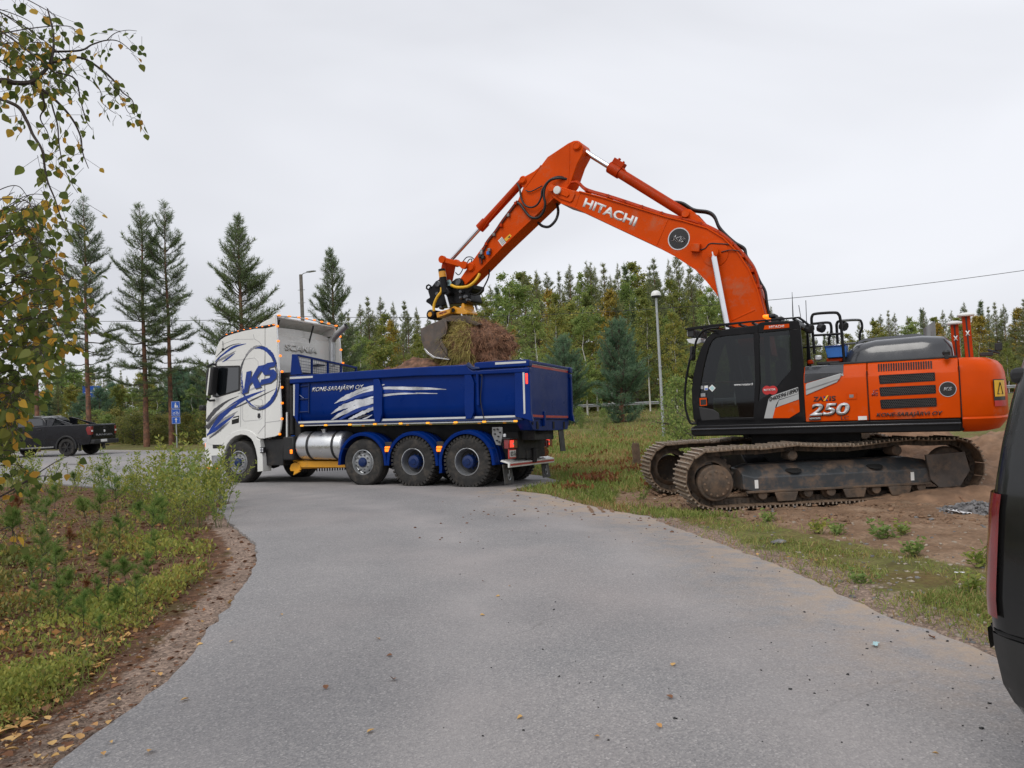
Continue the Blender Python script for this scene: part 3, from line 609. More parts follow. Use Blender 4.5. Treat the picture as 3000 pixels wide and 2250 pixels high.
# --- cab
CY = 1.25
side = [(590, 190), (500, 192), (400, 212), (300, 240), (240, 262), (200, 290), (175, 345), (158, 420), (148, 500), (140, 560), (128, 680), (118, 800), (88, 825), (76, 870), (74, 1000), (74, 1140), (80, 1200), (120, 1215), (215, 1215), (232, 1190), (280, 1125), (350, 1092), (450, 1090), (505, 1130), (545, 1160), (590, 1160)]
fwx = [0, 0, .02, .05, .12, .30, .36, .38, .38, .38, .36, .34, .34, .32, .30, .30, .28, .0, 0, 0, 0, 0, 0, 0, 0, 0]
fwz = [.10, .12, .12, .12, .10, .06, .03] + [0] * 19
P1 = [TRUCK.u('A', x, y, CY) for x, y in side]
rings = []
for yy, k in ((-1.25, 1), (-1.22, .86), (-1.14, .66), (-1.0, .42), (-.75, .18), (-.4, .05), (0, 0), (.4, .05), (.75, .18), (1.0, .42), (1.14, .66), (1.22, .86), (1.25, 1)):
    rings.append([(p.x + (1 - k) * a, yy * (1 if abs(yy) < 1.2 else 1), p.z + (1 - k) * b) for p, a, b in zip(P1, fwx, fwz)])
cab = MB().loft(rings, True, True).build('cab', MT['truck_white'], T, 28)
# side fairings behind the cab, rear wall, roof spoiler
fair = [(594, 188), (690, 165), (702, 330), (716, 600), (728, 820), (735, 1000), (728, 1075), (712, 1130), (680, 1142), (594, 1158)]
for s in (1, -1):
    pts_ = [(p.x, s * CY, p.z) for p in TRUCK.us('A', fair, CY)]
    MB().prism(pts_, (0, -s * .045, 0)).build('side_fairing', MT['truck_white'], cab, bevel=.008)
rw = MB().box(5.58, 5.66, -1.2, 1.2, 1.35, 3.75)
rwo = rw.build('cab_rear_wall', MT['truck_white'], cab, bevel=.02)
MB().box(5.556, 5.585, -.95, 1.02, 2.55, 3.62).build('rear_wall_panel', MT['truck_white'], rwo, bevel=.03, segs=3)
a0, a1, at0 = (TRUCK.u('A', x, y, 5.553, 0) for x, y in ((768, 378), (1048, 412), (770, 322)))
letter(rwo, 'SCANIA', a0, a1, at0, MT['truck_white'], .03, (-.012, 0, 0), depth=.03)
sp = MB(); wing = TRUCK.us('A', [(508, 190), (560, 150), (678, 74), (690, 168)], 1.19)
for s in (1, -1): sp.prism([(p.x, s * 1.19, p.z) for p in wing], (0, -s * .03, 0))
pw = [(p.x, p.z) for p in wing]
sp.prism([(pw[0][0], 1.16, pw[0][1] + .0), (pw[1][0], 1.16, pw[1][1] + .05), (pw[2][0], 1.16, pw[2][1] + .0), (pw[2][0], 1.16, pw[2][1] - .04), (pw[1][0], 1.16, pw[1][1] + .01), (pw[0][0], 1.16, pw[0][1] - .04)], (0, -2.32, 0))
spo = sp.build('roof_spoiler', MT['truck_white'], cab, bevel=.008)
for y in (.95, -.35): MB().cyl((5.45, y, 4.08), (5.60, y, 3.62), .022).build('spoiler_strut', MT['black_plastic'], spo)
tr = MB()
for s in (1, -1):
    e = [(p.x - .012, s * 1.232, p.z) for p in TRUCK.us('A', [(682, 78), (690, 165), (702, 330), (716, 600), (728, 820), (735, 1000), (728, 1075), (712, 1130)], CY)]
    tr.tube(e, .016, 6)
tr.tube([(5.355, 1.2, 4.15), (5.32, .6, 4.19), (5.30, 0, 4.2), (5.32, -.6, 4.19), (5.355, -1.2, 4.15)], .016, 6)
tr.build('edge_trim', MT['aluminium'], cab)
for (x, y) in ((690, 168), (697, 300), (715, 430), (730, 570), (730, 708), (732, 848), (730, 986), (710, 1122)):
    for s in (1, -1):
        p = TRUCK.u('A', x, y, CY); MB().box(p.x - .06, p.x - .005, s * 1.235 - .026, s * 1.235 + .026, p.z - .026, p.z + .026).build('marker_lamp', MT['amber_lit'], cab, bevel=.015)
for y in (1.12, .75, .4, .1, -.2, -.5, -.8, -1.12):
    MB().box(5.27, 5.33, y - .035, y + .035, 4.15 + .05 * (1 - (y / 1.2) ** 2) - .01, 4.175 + .05 * (1 - (y / 1.2) ** 2)).build('spoiler_lamp', MT['amber_lit'], spo, bevel=.01)
# amber roof strip on the near roof edge
rs = [(195, 300), (225, 272), (265, 250), (315, 234), (365, 220), (418, 208), (475, 198), (530, 190), (580, 182), (640, 172), (676, 164)]
for s in (1, -1):
    L_ = TRUCK.us('A', rs, 1.2); bar = MB().tube([(p.x, s * 1.215, p.z + .02) for p in L_], .035, 7).build('roof_light_bar', MT['black_plastic'], cab)
    for p in L_[2:]: MB().box(p.x - .03, p.x + .03, s * 1.238 - .02, s * 1.238 + .012, p.z + .012, p.z + .034).build('roof_lamp', MT['amber_lit'], bar, bevel=.008)
# windows
for s in (1, -1):
    mir = lambda pts, y: [(p.x, s * y, p.z) for p in TRUCK.us('A', pts, CY)]
    MB().prism(mir([(160, 520), (372, 515), (378, 560), (372, 738), (165, 800), (128, 790), (150, 600)], 1.2545), (0, -s * .004, 0)).build('window_frame', MT['black_plastic'], cab, bevel=.002)
    MB().prism(mir([(178, 535), (362, 532), (360, 725), (175, 785), (160, 780)], 1.259), (0, -s * .003, 0)).build('side_window', MT['car_glass'], cab, 0)
    MB().prism(mir([(300, 990), (318, 968), (364, 958), (362, 1020), (300, 1036)], 1.2545), (0, -s * .004, 0)).build('door_handle_recess', MT['gap_black'], cab, 0)
    MB().prism(mir([(306, 985), (360, 970), (360, 980), (306, 996)], 1.266), (0, -s * .012, 0)).build('door_handle', MT['truck_white'], cab, 0)
    seam = MB()
    def sl(pts, wd=.010):
        q = mir(pts, 1.2525)
        for a, b in zip(q[:-1], q[1:]):
            a, b = Vector(a), Vector(b); d = (b - a).normalized(); n_ = Vector((-d.z, 0, d.x)) * wd / 2; seam.prism([a + n_, b + n_, b - n_, a - n_], (0, -s * .003, 0))
    sl([(375, 740), (382, 760), (376, 1060)]); sl([(592, 350), (588, 700), (594, 900), (592, 1045), (530, 1118)]); sl([(595, 1020), (730, 1003)]); sl([(395, 900), (395, 990), (410, 1008), (545, 996), (565, 980), (572, 830), (560, 812), (400, 806), (395, 900)], .007)
    sl([(150, 480), (380, 465), (500, 448), (530, 480), (560, 800)], .007); sl([(490, 240), (498, 280), (540, 305), (575, 350)], .008); sl([(210, 330), (330, 285), (490, 282)], .006)
    seam.build('door_seam', MT['grey_graphic'], cab, 0)
    # mirrors
    q = TRUCK.us('A', [(100, 560), (118, 532), (160, 525), (158, 560), (140, 770), (120, 780), (92, 745), (92, 630)], 1.42)
    MB().prism([(p.x, s * 1.52, p.z) for p in q], (0, -s * .2, 0)).build('mirror', MT['black_plastic'], cab, bevel=.03)
    MB().prism([(p.x, s * 1.524, p.z) for p in TRUCK.us('A', [(92, 625), (112, 620), (150, 590), (150, 640), (118, 770), (94, 745)], 1.42)], (0, s * .0, 0)) 
    MB().tube([(7.25, s * 1.2, 3.02), (7.3, s * 1.35, 3.03), (7.35, s * 1.45, 2.98)], .03).build('mirror_arm', MT['black_plastic'], cab)
    MB().tube([(7.3, s * 1.2, 2.12), (7.36, s * 1.36, 2.1), (7.38, s * 1.45, 2.16)], .03).build('mirror_arm', MT['black_plastic'], cab)
    wp = TRUCK.us('A', [(165, 545), (175, 540), (150, 785), (138, 780)], 1.30); MB().prism([(p.x + .02, s * 1.5205, p.z) for p in wp], (0, s * .004, 0)).build('mirror_trim', MT['truck_white'], cab, 0)
MB().tube(TRUCK.us('A', [(222, 372), (217, 300)], 1.27), .006, 5).build('cab_antenna', MT['black_plastic'], cab); q = TRUCK.u('A', 222, 372, 1.25); MB().ball((q.x, 1.255, q.z), .035, 10).build('antenna_foot', MT['black_plastic'], cab)
# front: windscreen, grille, visor, lights
fz = lambda z_: 7.55 + .0 * z_
ws = MB(); rr = []
for z_, xx, hw_ in ((2.15, 7.80, 1.12), (2.6, 7.72, 1.12), (3.05, 7.60, 1.10)):
    rr.append([(xx + .012 - .38 * (1 - math.sqrt(max(0, 1 - (t * .92) ** 2))) * .9, t * hw_, z_) for t in np.linspace(-1, 1, 15)])
ws.loft(rr, False, False).build('windscreen', MT['car_glass'], cab, 60)
for z_ in (1.05, 1.3, 1.55, 1.8): MB().box(7.92, 7.965, -.75, .75, z_ - .09, z_ + .09).build('grille_bar', MT['black_plastic'], cab, bevel=.02)
# bumper and lower front
fb = MB(); bp_ = TRUCK.us('A', [(75, 1190), (120, 1200), (225, 1198), (205, 1290), (215, 1300), (240, 1420), (205, 1432), (80, 1415), (70, 1290)], 1.22)
rings = []
for yy, k in ((-1.24, 1), (-1.18, .7), (-1.0, .42), (-.6, .12), (0, 0), (.6, .12), (1.0, .42), (1.18, .7), (1.24, 1)):
    rings.append([(p.x + (1 - k) * .30 * (1 if p.x > 7.2 else 0), yy, p.z) for p in bp_])
bum = fb.loft(rings, True, True).build('front_bumper', MT['truck_white'], cab, 30, bevel=.01)
for s in (1, -1):
    q = TRUCK.us('A', [(130, 1205), (215, 1200), (205, 1245), (132, 1248)], 1.245); MB().prism([(p.x, s * 1.248, p.z) for p in q], (0, -s * .01, 0)).build('bumper_inset', MT['black_plastic'], bum, 0)
    q = TRUCK.us('A', [(120, 1312), (205, 1306), (210, 1395), (125, 1398)], 1.245); MB().prism([(p.x, s * 1.248, p.z) for p in q], (0, -s * .01, 0)).build('fog_lamp_panel', MT['grey_graphic'], bum, 0)
    p = TRUCK.u('A', 86, 1222, 1.2); MB().box(p.x - .05, p.x + .08, s * 1.14 - .06, s * 1.22, p.z - .06, p.z + .07).build('corner_lamp', MT['amber_lit'], bum, bevel=.02)
    for x in (92, 176): p = TRUCK.u('A', x, 1424, 1.22); MB().box(p.x - .04, p.x + .04, s * 1.225 - .02, s * 1.25, p.z - .02, p.z + .02).build('bumper_lamp', MT['amber_lit'], bum, bevel=.008)
    MB().box(7.62, 7.86, s * 1.05 - .16, s * 1.05 + .1, .98, 1.16).build('headlamp', MT['clear_lens'], bum, bevel=.04)
MB().box(7.7, 7.86, 1.0, 1.26, 1.86, 2.0).build('front_camera', MT['black_plastic'], cab, bevel=.03)
# wheel arch trim of the steer axle
for s in (1, -1):
    out_ = [(212, 1300), (216, 1240), (232, 1188), (262, 1142), (302, 1108), (352, 1088), (402, 1082), (452, 1090), (490, 1108), (515, 1135), (520, 1160), (545, 1170), (558, 1240), (572, 1330), (576, 1450)]
    inn_ = [(526, 1455), (524, 1330), (508, 1250), (486, 1188), (468, 1160), (430, 1132), (380, 1126), (330, 1140), (290, 1170), (258, 1210), (240, 1260), (232, 1300)]
    q = TRUCK.us('A', out_ + inn_, 1.27); MB().prism([(p.x, s * 1.275, p.z) for p in q], (0, -s * .30, 0)).build('wheel_arch', MT['truck_white'], cab, bevel=.012)
p = TRUCK.u('A', 570, 1262, 1.27); MB().box(p.x - .05, p.x + .06, 1.2, 1.3, p.z - .07, p.z + .07).build('work_lamp', MT['black_plastic'], cab, bevel=.015)
for a in (-.03, .03):
    for b in (-.03, .03): MB().box(p.x + a - .02, p.x + a + .02, 1.3, 1.306, p.z + b - .02, p.z + b + .02).build('lamp_lens', MT['clear_lens'], cab, bevel=.004)
# cab graphics (near side): ring, KS, brush strokes
def gfx(pts, ws, m_, n=22, rg=0.0, off=.003, sd=1): decal(TRUCK, cab, 'A', stroke_poly(pts, ws, n, rg, sd), CY, m_, off)
def arc(cx, cy, rx, ry, a0_, a1_, tilt=0, n=10):
    o = []
    for i in range(n + 1):
        a = R_(a0_ + (a1_ - a0_) * i / n); x, y = rx * math.cos(a), -ry * math.sin(a); o.append((cx + x * math.cos(tilt) - y * math.sin(tilt), cy + x * math.sin(tilt) + y * math.cos(tilt)))
    return o
def arcs(a0_, a1_, rx, ry, wmax, m_, off=.003, rg=.25, sd=1):
    pts_ = arc(545, 625, rx, ry, a0_, a1_); n = len(pts_); gfx(pts_, [wmax * math.sin(math.pi * (i + .15) / (n - .7)) + 1 for i in range(n)], m_, 30, rg, off, sd)
arcs(105, 20, 163, 268, 34, 'blue_graphic', .0045, .15, 2); arcs(150, 60, 165, 280, 16, 'black_graphic', .003, .3, 3); arcs(205, 120, 172, 272, 12, 'black_graphic', .003, .4, 4)
arcs(260, 200, 170, 262, 13, 'blue_graphic', .0045, .3, 5); arcs(300, 215, 168, 280, 18, 'black_graphic', .003, .4, 6); arcs(345, 265, 160, 268, 34, 'blue_graphic', .0045, .15, 7)
arcs(15, -60, 176, 285, 12, 'black_graphic', .003, .4, 8); arcs(220, 165, 180, 275, 8, 'grey_graphic', .0025, .4, 9); arcs(60, 5, 150, 262, 12, 'black_graphic', .0035, .4, 10); arcs(320, 250, 150, 250, 10, 'grey_graphic', .0035, .4, 11)
for k in range(9): a_ = k * 41 + 15; arcs(a_ + 48, a_ - 12, 158 + 7 * (k % 4), 262 + 8 * (k % 3), 7 + 4 * (k % 3), ('black_graphic', 'blue_graphic', 'grey_graphic')[k % 3], .0026 + .0003 * (k % 3), .5, 20 + k)
for poly in ([(428, 572), (472, 560), (462, 640), (532, 520), (600, 505), (520, 620), (560, 705), (505, 720), (480, 660), (452, 690), (440, 752), (385, 770), (405, 735)],
             [(690, 480), (612, 492), (575, 520), (560, 560), (585, 600), (640, 596), (632, 624), (560, 640), (540, 690), (640, 668), (690, 626), (696, 580), (668, 548), (622, 556), (632, 532), (676, 522)]):
    decal(TRUCK, cab, 'A', [(a + 9, b + 9) for a, b in poly], CY, 'black_graphic', .0045); decal(TRUCK, cab, 'A', poly, CY, 'blue_graphic', .007)
gfx([(352, 765), (450, 735), (560, 690), (700, 640)], [6, 16, 12, 2], 'silver_graphic', off=.0025)
gfx([(80, 1140), (140, 1050), (240, 930), (360, 835), (470, 780), (600, 730)], [6, 30, 46, 40, 24, 2], 'blue_graphic', off=.0035, rg=.06)
gfx([(76, 1010), (150, 915), (260, 830), (360, 785)], [30, 34, 16, 3], 'black_graphic', off=.003, rg=.15)
gfx([(76, 1070), (150, 985), (250, 915), (350, 880), (480, 820), (690, 720)], [44, 34, 18, 12, 14, 3], 'black_graphic', off=.003, rg=.2)
gfx([(78, 1040), (160, 960), (260, 890), (345, 840)], [10, 16, 12, 3], 'grey_graphic', off=.0045, rg=.1)
gfx([(80, 1130), (150, 1070), (230, 1000), (350, 920)], [10, 34, 40, 4], 'grey_graphic', off=.003, rg=.25)
gfx([(80, 1128), (150, 1082), (230, 1020), (320, 955)], [14, 30, 26, 3], 'blue_graphic', off=.0045, rg=.05)
gfx([(100, 1150), (160, 1110), (220, 1060), (280, 1010)], [12, 26, 26, 3], 'grey_graphic', off=.003, rg=.25)
gfx([(100, 1160), (140, 1128), (200, 1078), (255, 1030)], [5, 12, 10, 2], 'black_graphic', off=.0045, rg=.1)
gfx([(152, 480), (230, 410), (320, 350), (425, 322)], [6, 14, 20, 3], 'blue_graphic', off=.0035)
gfx([(160, 440), (220, 380), (300, 335), (380, 318)], [3, 10, 8, 2], 'black_graphic', off=.003, rg=.2)
gfx([(155, 480), (215, 455), (260, 430), (335, 385)], [6, 20, 24, 2], 'grey_graphic', off=.003, rg=.3)
gfx([(215, 486), (250, 462), (300, 425), (325, 405)], [3, 14, 10, 2], 'blue_graphic', off=.0045)
gfx([(158, 500), (170, 470), (200, 430), (240, 400)], [14, 18, 10, 2], 'black_graphic', off=.003, rg=.2)
bd = MB(); q = TRUCK.u('A', 540, 965, CY); bd.lathe([(.05, 0), (.05, .004), (.001, .004)], (q.x, CY + .002, q.z), (0, 1, 0), 16); bd.box(q.x - .04, q.x + .04, CY + .002, CY + .006, q.z + .03, q.z + .075); bd.build('emblem', MT['ink'], cab, 0)
# exhaust stack
ex = [TRUCK.u('A', x, y, -.55) for x, y in ((1186, 520), (1186, 420), (1186, 330), (1190, 295), (1210, 262), (1250, 220), (1312, 165))]
MB().tube(bez([tuple(p) for p in ex], 20), .085, 14, False).build('exhaust_pipe', MT['rim_silver'], T, 50)
MB().box(5.33, 5.6, -.68, -.42, 3.02, 3.06).build('exhaust_bracket', MT['black_plastic'], T)
# --- fuel tank, adblue tank
tc_ = .68; tank = MB().lathe([(.001, 3.36), (.20, 3.36), (.30, 3.37), (.335, 3.40), (.345, 3.44), (.345, 4.66), (.335, 4.70), (.30, 4.73), (.20, 4.74), (.001, 4.74)], (0, .88, .93), (1, 0, 0), 36)
tk = tank.build('fuel_tank', MT['aluminium'], T, 40)
for x in (3.62, 4.36): MB().lathe([(.347, x - .035), (.356, x - .03), (.356, x + .03), (.347, x + .035)], (0, .88, .93), (1, 0, 0), 36).build('tank_strap', MT['black_plastic'], tk, 40)
MB().lathe([(.055, 0), (.055, .05), (.07, .055), (.07, .085), (.001, .09)], (4.05, .95, 1.25), (0, .2, 1), 16).build('filler_cap', MT['aluminium'], tk)
ab = MB().box(4.78, 5.12, .55, 1.2, .58, 1.16).build('adblue_tank', MT['black_plastic'], T, bevel=.04)
MB().lathe([(.06, 0), (.065, .04), (.001, .045)], (4.95, 1.0, 1.155), (0, .1, 1), 16).build('adblue_cap', MT['sign_blue'], ab)
MB().box(4.80, 4.87, 1.2, 1.23, .74, .84).build('side_marker', MT['amber_lit'], T, bevel=.012)
MB().box(3.3, 5.7, -1.15, -.5, .5, 1.2).build('battery_box', MT['black_plastic'], T, bevel=.03)
# --- underbody grader blade
bl = MB(); prof = [(4.93 + .11 * math.cos(a), .46 + .12 * math.sin(a)) for a in np.linspace(R_(60), R_(230), 9)]
A2 = [(x, .98, z) for x, z in prof]; B2 = [(x - 1.05, -1.1, z) for x, z in prof]; 
bl.loft([A2, B2], False, False); gbl = bl.build('grader_blade', MT['plow_yellow'], T, 50); gbl.modifiers.new('t', 'SOLIDIFY').thickness = .025
pl = TRUCK.us('A', [(810, 1425), (822, 1390), (850, 1372), (880, 1378), (900, 1400), (908, 1440), (850, 1450), (818, 1448)], 1.0)
MB().prism(pl, (0, -.04, 0)).build('blade_end_plate', MT['plow_yellow'], gbl, bevel=.006)
MB().prism(TRUCK.us('A', [(840, 1485), (850, 1445), (880, 1440), (900, 1452), (870, 1470)], 1.02), (0, -.05, 0)).build('blade_foot', MT['plow_yellow'], gbl, bevel=.006)
tb = MB().prism([(4.80, .95, .50), (4.80, .95, .36), (3.5, -.2, .36), (3.5, -.2, .50)], (.03, -.03, 0)).prism([(4.86, .98, .55), (4.78, .98, .40), (3.45, .85, .40), (3.45, .85, .55)], (0, -.05, 0))
tb.build('blade_beam', MT['plow_yellow'], gbl, bevel=.006)
te = MB()
for k in range(34):
    t_ = k / 33; x = 4.82 - 1.05 * t_; y = .98 - 2.0 * t_; te.cyl((x, y, .36), (x, y, .28), .02, .014, n=6)
tag(te.build('blade_tooth', MT['chassis_black'], gbl), kind='stuff')
# --- tipper bed
bed = MB()
sec = [(1.20, 2.56), (1.20, 1.80), (1.17, 1.64), (1.08, 1.50), (.92, 1.44), (-.92, 1.44), (-1.08, 1.50), (-1.17, 1.64), (-1.20, 1.80), (-1.20, 2.56), (-1.14, 2.56), (-1.14, 1.82), (-1.11, 1.68), (-1.04, 1.55), (-.90, 1.50), (.90, 1.50), (1.04, 1.55), (1.11, 1.68), (1.14, 1.82), (1.14, 2.56)]
bed.loft([[(x, y, z) for y, z in sec] for x in (-1.42, 4.62)], True, True)
B = bed.build('tipper_bed', MT['truck_blue'], T, 30)
for s in (1, -1):
    # top rail: long front section and the raised rear section
    f0 = TRUCK.us('B', [(70, 205), (300, 188), (700, 160), (1100, 135), (1375, 120), (1395, 150), (1420, 165), (1835, 140), (1835, 178), (1420, 196), (1000, 205), (70, 262)], 1.275)
    MB().prism([(p.x, s * 1.275, p.z) for p in f0], (0, -s * .14, 0)).build('top_rail', MT['truck_blue'], B, bevel=.022, segs=3)
    q = TRUCK.us('B', [(1432, 112), (1450, 104), (1815, 82), (1836, 86), (1836, 132), (1432, 152)], 1.275); MB().prism([(p.x, s * 1.285, p.z) for p in q], (0, -s * .18, 0)).build('rail_extension', MT['truck_blue'], B, bevel=.018, segs=3)
    q = TRUCK.us('B', [(1368, 125), (1390, 103), (1420, 135), (1470, 140), (1475, 152), (1420, 158)], 1.285); MB().prism([(p.x, s * 1.30, p.z) for p in q], (0, -s * .06, 0)).build('rail_latch', MT['blue_dark'], B, bevel=.006)
    # ribs
    for pl_ in ([(686, 228), (728, 226), (752, 300), (752, 480), (735, 545), (700, 548), (686, 470)], [(1358, 190), (1402, 188), (1428, 250), (1428, 470), (1410, 520), (1372, 522), (1358, 470)], [(1728, 172), (1836, 168), (1842, 300), (1846, 470), (1862, 540), (1800, 520), (1730, 505)]):
        q = TRUCK.us('B', pl_, 1.262); MB().prism([(p.x, s * 1.262, p.z) for p in q], (0, -s * .09, 0)).build('side_rib', MT['truck_blue'], B, bevel=.012)
    q = TRUCK.us('B', [(98, 262), (140, 260), (130, 560), (112, 520), (98, 500)], 1.262); MB().prism([(p.x, s * 1.262, p.z) for p in q], (0, -s * .09, 0)).build('front_rib', MT['truck_blue'], B, bevel=.012)
    # lower rail
    q = TRUCK.us('B', [(120, 535), (1760, 492), (1790, 530), (130, 566)], 1.235); MB().prism([(p.x, s * 1.235, p.z) for p in q], (0, -s * .2, 0)).build('lower_rail', MT['blue_dark'], B, bevel=.015)
    for pl_ in ([(133, 540), (698, 524), (700, 536), (133, 554)], [(758, 521), (1368, 505), (1365, 518), (752, 536)], [(1437, 503), (1738, 494), (1742, 508), (1432, 518)], [(1786, 168), (1800, 168), (1808, 480), (1795, 486)], [(98, 268), (110, 268), (108, 498), (98, 496)], [(72, 212), (242, 204), (242, 218), (72, 228)], [(1585, 105), (1812, 94), (1812, 108), (1585, 122)]):
        yy = 1.240 if pl_[0][1] > 480 else (1.266 if pl_[0][0] in (1786, 98) else 1.279 if pl_[0][0] == 72 else 1.289)
        q = TRUCK.us('B', pl_, yy); MB().prism([(p.x, s * yy, p.z) for p in q], (0, -s * .003, 0)).build('reflector_strip', MT['reflector_tape'], B, 0)
    MB().box(-1.175, 4.53, s * 1.205 - .012, s * 1.205 + .012, 1.405, 1.425).build('light_rail', MT['aluminium'], B)
    for px_ in (163, 338, 516, 700, 890, 1090, 1295, 1505, 1736):
        p = TRUCK.u('B', px_, 571 - (px_ - 160) * .0215, 1.22); MB().box(p.x - .045, p.x + .045, s * 1.22 - .01, s * 1.24, p.z - .02, p.z + .02).build('marker_lamp', MT['amber_soft'], B, bevel=.008)
    q = TRUCK.us('B', [(1806, 186), (1824, 184), (1826, 262), (1810, 264)], 1.268); MB().prism([(p.x, s * 1.27, p.z) for p in q], (0, -s * .02, 0)).build('rear_marker', MT['red_lit'], B, bevel=.006)
# ladder frame, pipes on the near wall
ld = MB()
for a, b in (((140, 282), (210, 276)), ((140, 376), (210, 372)), ((135, 472), (212, 466)), ((144, 345), (175, 368))): ld.tube(TRUCK.us('B', (a, b), 1.225), .012, 6)
for a, b in (((142, 270), (140, 480)), ((214, 262), (212, 478))): ld.tube(TRUCK.us('B', (a, b), 1.222), .014, 6)
ld.build('step_ladder', MT['blue_dark'], B)
MB().tube(TRUCK.us('B', [(1455, 185), (1458, 300), (1462, 420)], 1.24), .035, 9).build('hatch_cylinder', MT['truck_blue'], B)
MB().tube(bez([tuple(p) for p in TRUCK.us('B', [(1475, 200), (1488, 200), (1486, 260), (1478, 380), (1495, 480), (1505, 520), (1540, 535)], 1.255)], 20), .010, 6).build('cable', MT['hose'], B)
# swoosh on the bed
def bg_(pts, ws, m_, off, rg=.1, sd=1): decal(TRUCK, B, 'B', stroke_poly(pts, ws, 26, rg, sd), 1.2, m_, off)
bg_([(402, 408), (470, 368), (560, 326), (660, 290), (770, 268)], [3, 24, 26, 24, 5], 'silver_graphic', .004, .22, 3)
bg_([(465, 388), (560, 345), (660, 308), (800, 294), (950, 296), (1110, 298), (1225, 304)], [3, 16, 22, 22, 22, 16, 3], 'silver_graphic', .004, .12, 4)
bg_([(430, 420), (560, 360), (700, 325), (850, 316), (1000, 330)], [3, 22, 28, 22, 3], 'blue_graphic', .0055, .05, 5)
bg_([(560, 395), (700, 358), (850, 338), (1000, 332), (1160, 334)], [4, 16, 14, 10, 4], 'silver_graphic', .005, .05, 6)
bg_([(376, 484), (450, 440), (560, 400), (660, 385), (740, 390)], [3, 30, 38, 24, 6], 'silver_graphic', .004, .22, 7)
bg_([(380, 530), (440, 490), (540, 445), (640, 408), (700, 400)], [8, 26, 32, 28, 8], 'silver_graphic', .0045, .15, 8)
bg_([(440, 525), (520, 480), (620, 440), (740, 420)], [12, 24, 26, 5], 'blue_graphic', .006, .05, 9)
bg_([(505, 526), (580, 490), (670, 450), (750, 428)], [12, 22, 24, 5], 'silver_graphic', .0065, .25, 10)
bg_([(560, 524), (610, 502), (660, 492)], [10, 14, 3], 'black_graphic', .0075, .2, 11); bg_([(600, 526), (640, 512), (680, 490)], [4, 10, 3], 'silver_graphic', .0085, .3, 12)
l0, l1, lt = (TRUCK.u('B', x, y, 1.2) for x, y in ((238, 320), (612, 300), (246, 288)))
letter(B, 'KONE-SARAJÄRVI OY', l0, l1, lt, MT['silver_print'], .022, (0, .010, 0))
# headboard with mesh guard
hb_ = MB().box(4.56, 4.64, -1.2, 1.2, 1.5, 2.62); hb_.build('headboard', MT['truck_blue'], B, bevel=.01)
gp = TRUCK.us('B', [(88, 45), (122, 45), (158, 192), (76, 198)], 1.2); g0 = MB().prism(gp, (0, -.05, 0)); G_ = g0.build('mesh_guard', MT['truck_blue'], B, bevel=.006)
xg = .5 * (gp[0].x + gp[1].x) - .06; zt = gp[0].z; gr = MB()
gt = lambda y: zt - .15 * (1.15 - y) / 2.35
gr.prism([(xg - .03, 1.15, gt(1.15) - .05), (xg - .03, 1.15, gt(1.15)), (xg - .03, -1.22, gt(-1.22)), (xg - .03, -1.22, gt(-1.22) - .05)], (.06, 0, 0)); gr.box(xg - .025, xg + .025, -1.22, 1.15, 2.62, 2.68)
for y in (.62, 0, -.55, -1.2): gr.box(xg - .022, xg + .022, y - .025, y + .025, 2.64, gt(y) - .02)
gr.build('guard_frame', MT['truck_blue'], G_, bevel=.004)
wm = MB()
for k in range(34): y = -1.2 + 2.36 * k / 33; wm.cyl((xg, y, 2.66), (xg, y, gt(y) - .03), .0045, n=4, caps=False)
for k in range(6): f_ = (k + .3) / 6; wm.cyl((xg, -1.2, 2.68 + (gt(-1.2) - 2.7) * f_), (xg, 1.15, 2.68 + (gt(1.15) - 2.7) * f_), .0045, n=4, caps=False)
tag(wm.build('wire_mesh', MT['blue_dark'], G_, 0), kind='stuff')
# tailgate
tx = -1.47
tg = [(1.26, 2.64), (1.26, 1.78), (1.22, 1.62), (1.12, 1.50), (.98, 1.45), (-.98, 1.45), (-1.12, 1.50), (-1.22, 1.62), (-1.26, 1.78), (-1.26, 2.64)]
TG = MB().prism([(tx, y, z) for y, z in tg], (.06, 0, 0)).build('tailgate', MT['truck_blue'], B, bevel=.015)
MB().box(tx - .03, tx + .1, -1.28, 1.28, 2.62, 2.68).build('tailgate_top_bar', MT['truck_blue'], TG, bevel=.01)
tp = MB()
def tape(a, b, wd=.045):
    a, b = Vector((tx - .004, *a)), Vector((tx - .004, *b)); d = (b - a).normalized(); n_ = Vector((0, -d.z, d.y)) * wd / 2; tp.prism([a + n_, b + n_, b - n_, a - n_], (.002, 0, 0))
tape((1.2, 2.575), (-1.22, 2.575), .05); tape((1.215, 2.54), (1.215, 1.80)); tape((-1.225, 2.54), (-1.225, 1.80)); tape((1.21, 1.78), (1.14, 1.58)); tape((1.04, 1.52), (.36, 1.51), .05); tape((.30, 1.51), (-1.05, 1.51), .05)
tp.build('red_tape', MT['red_tape'], TG, 0)
wt = MB().box(tx - .005, tx + .005, -1.2, 1.2, 2.605, 2.618); wt.build('white_tape', MT['white_print'], TG, 0)
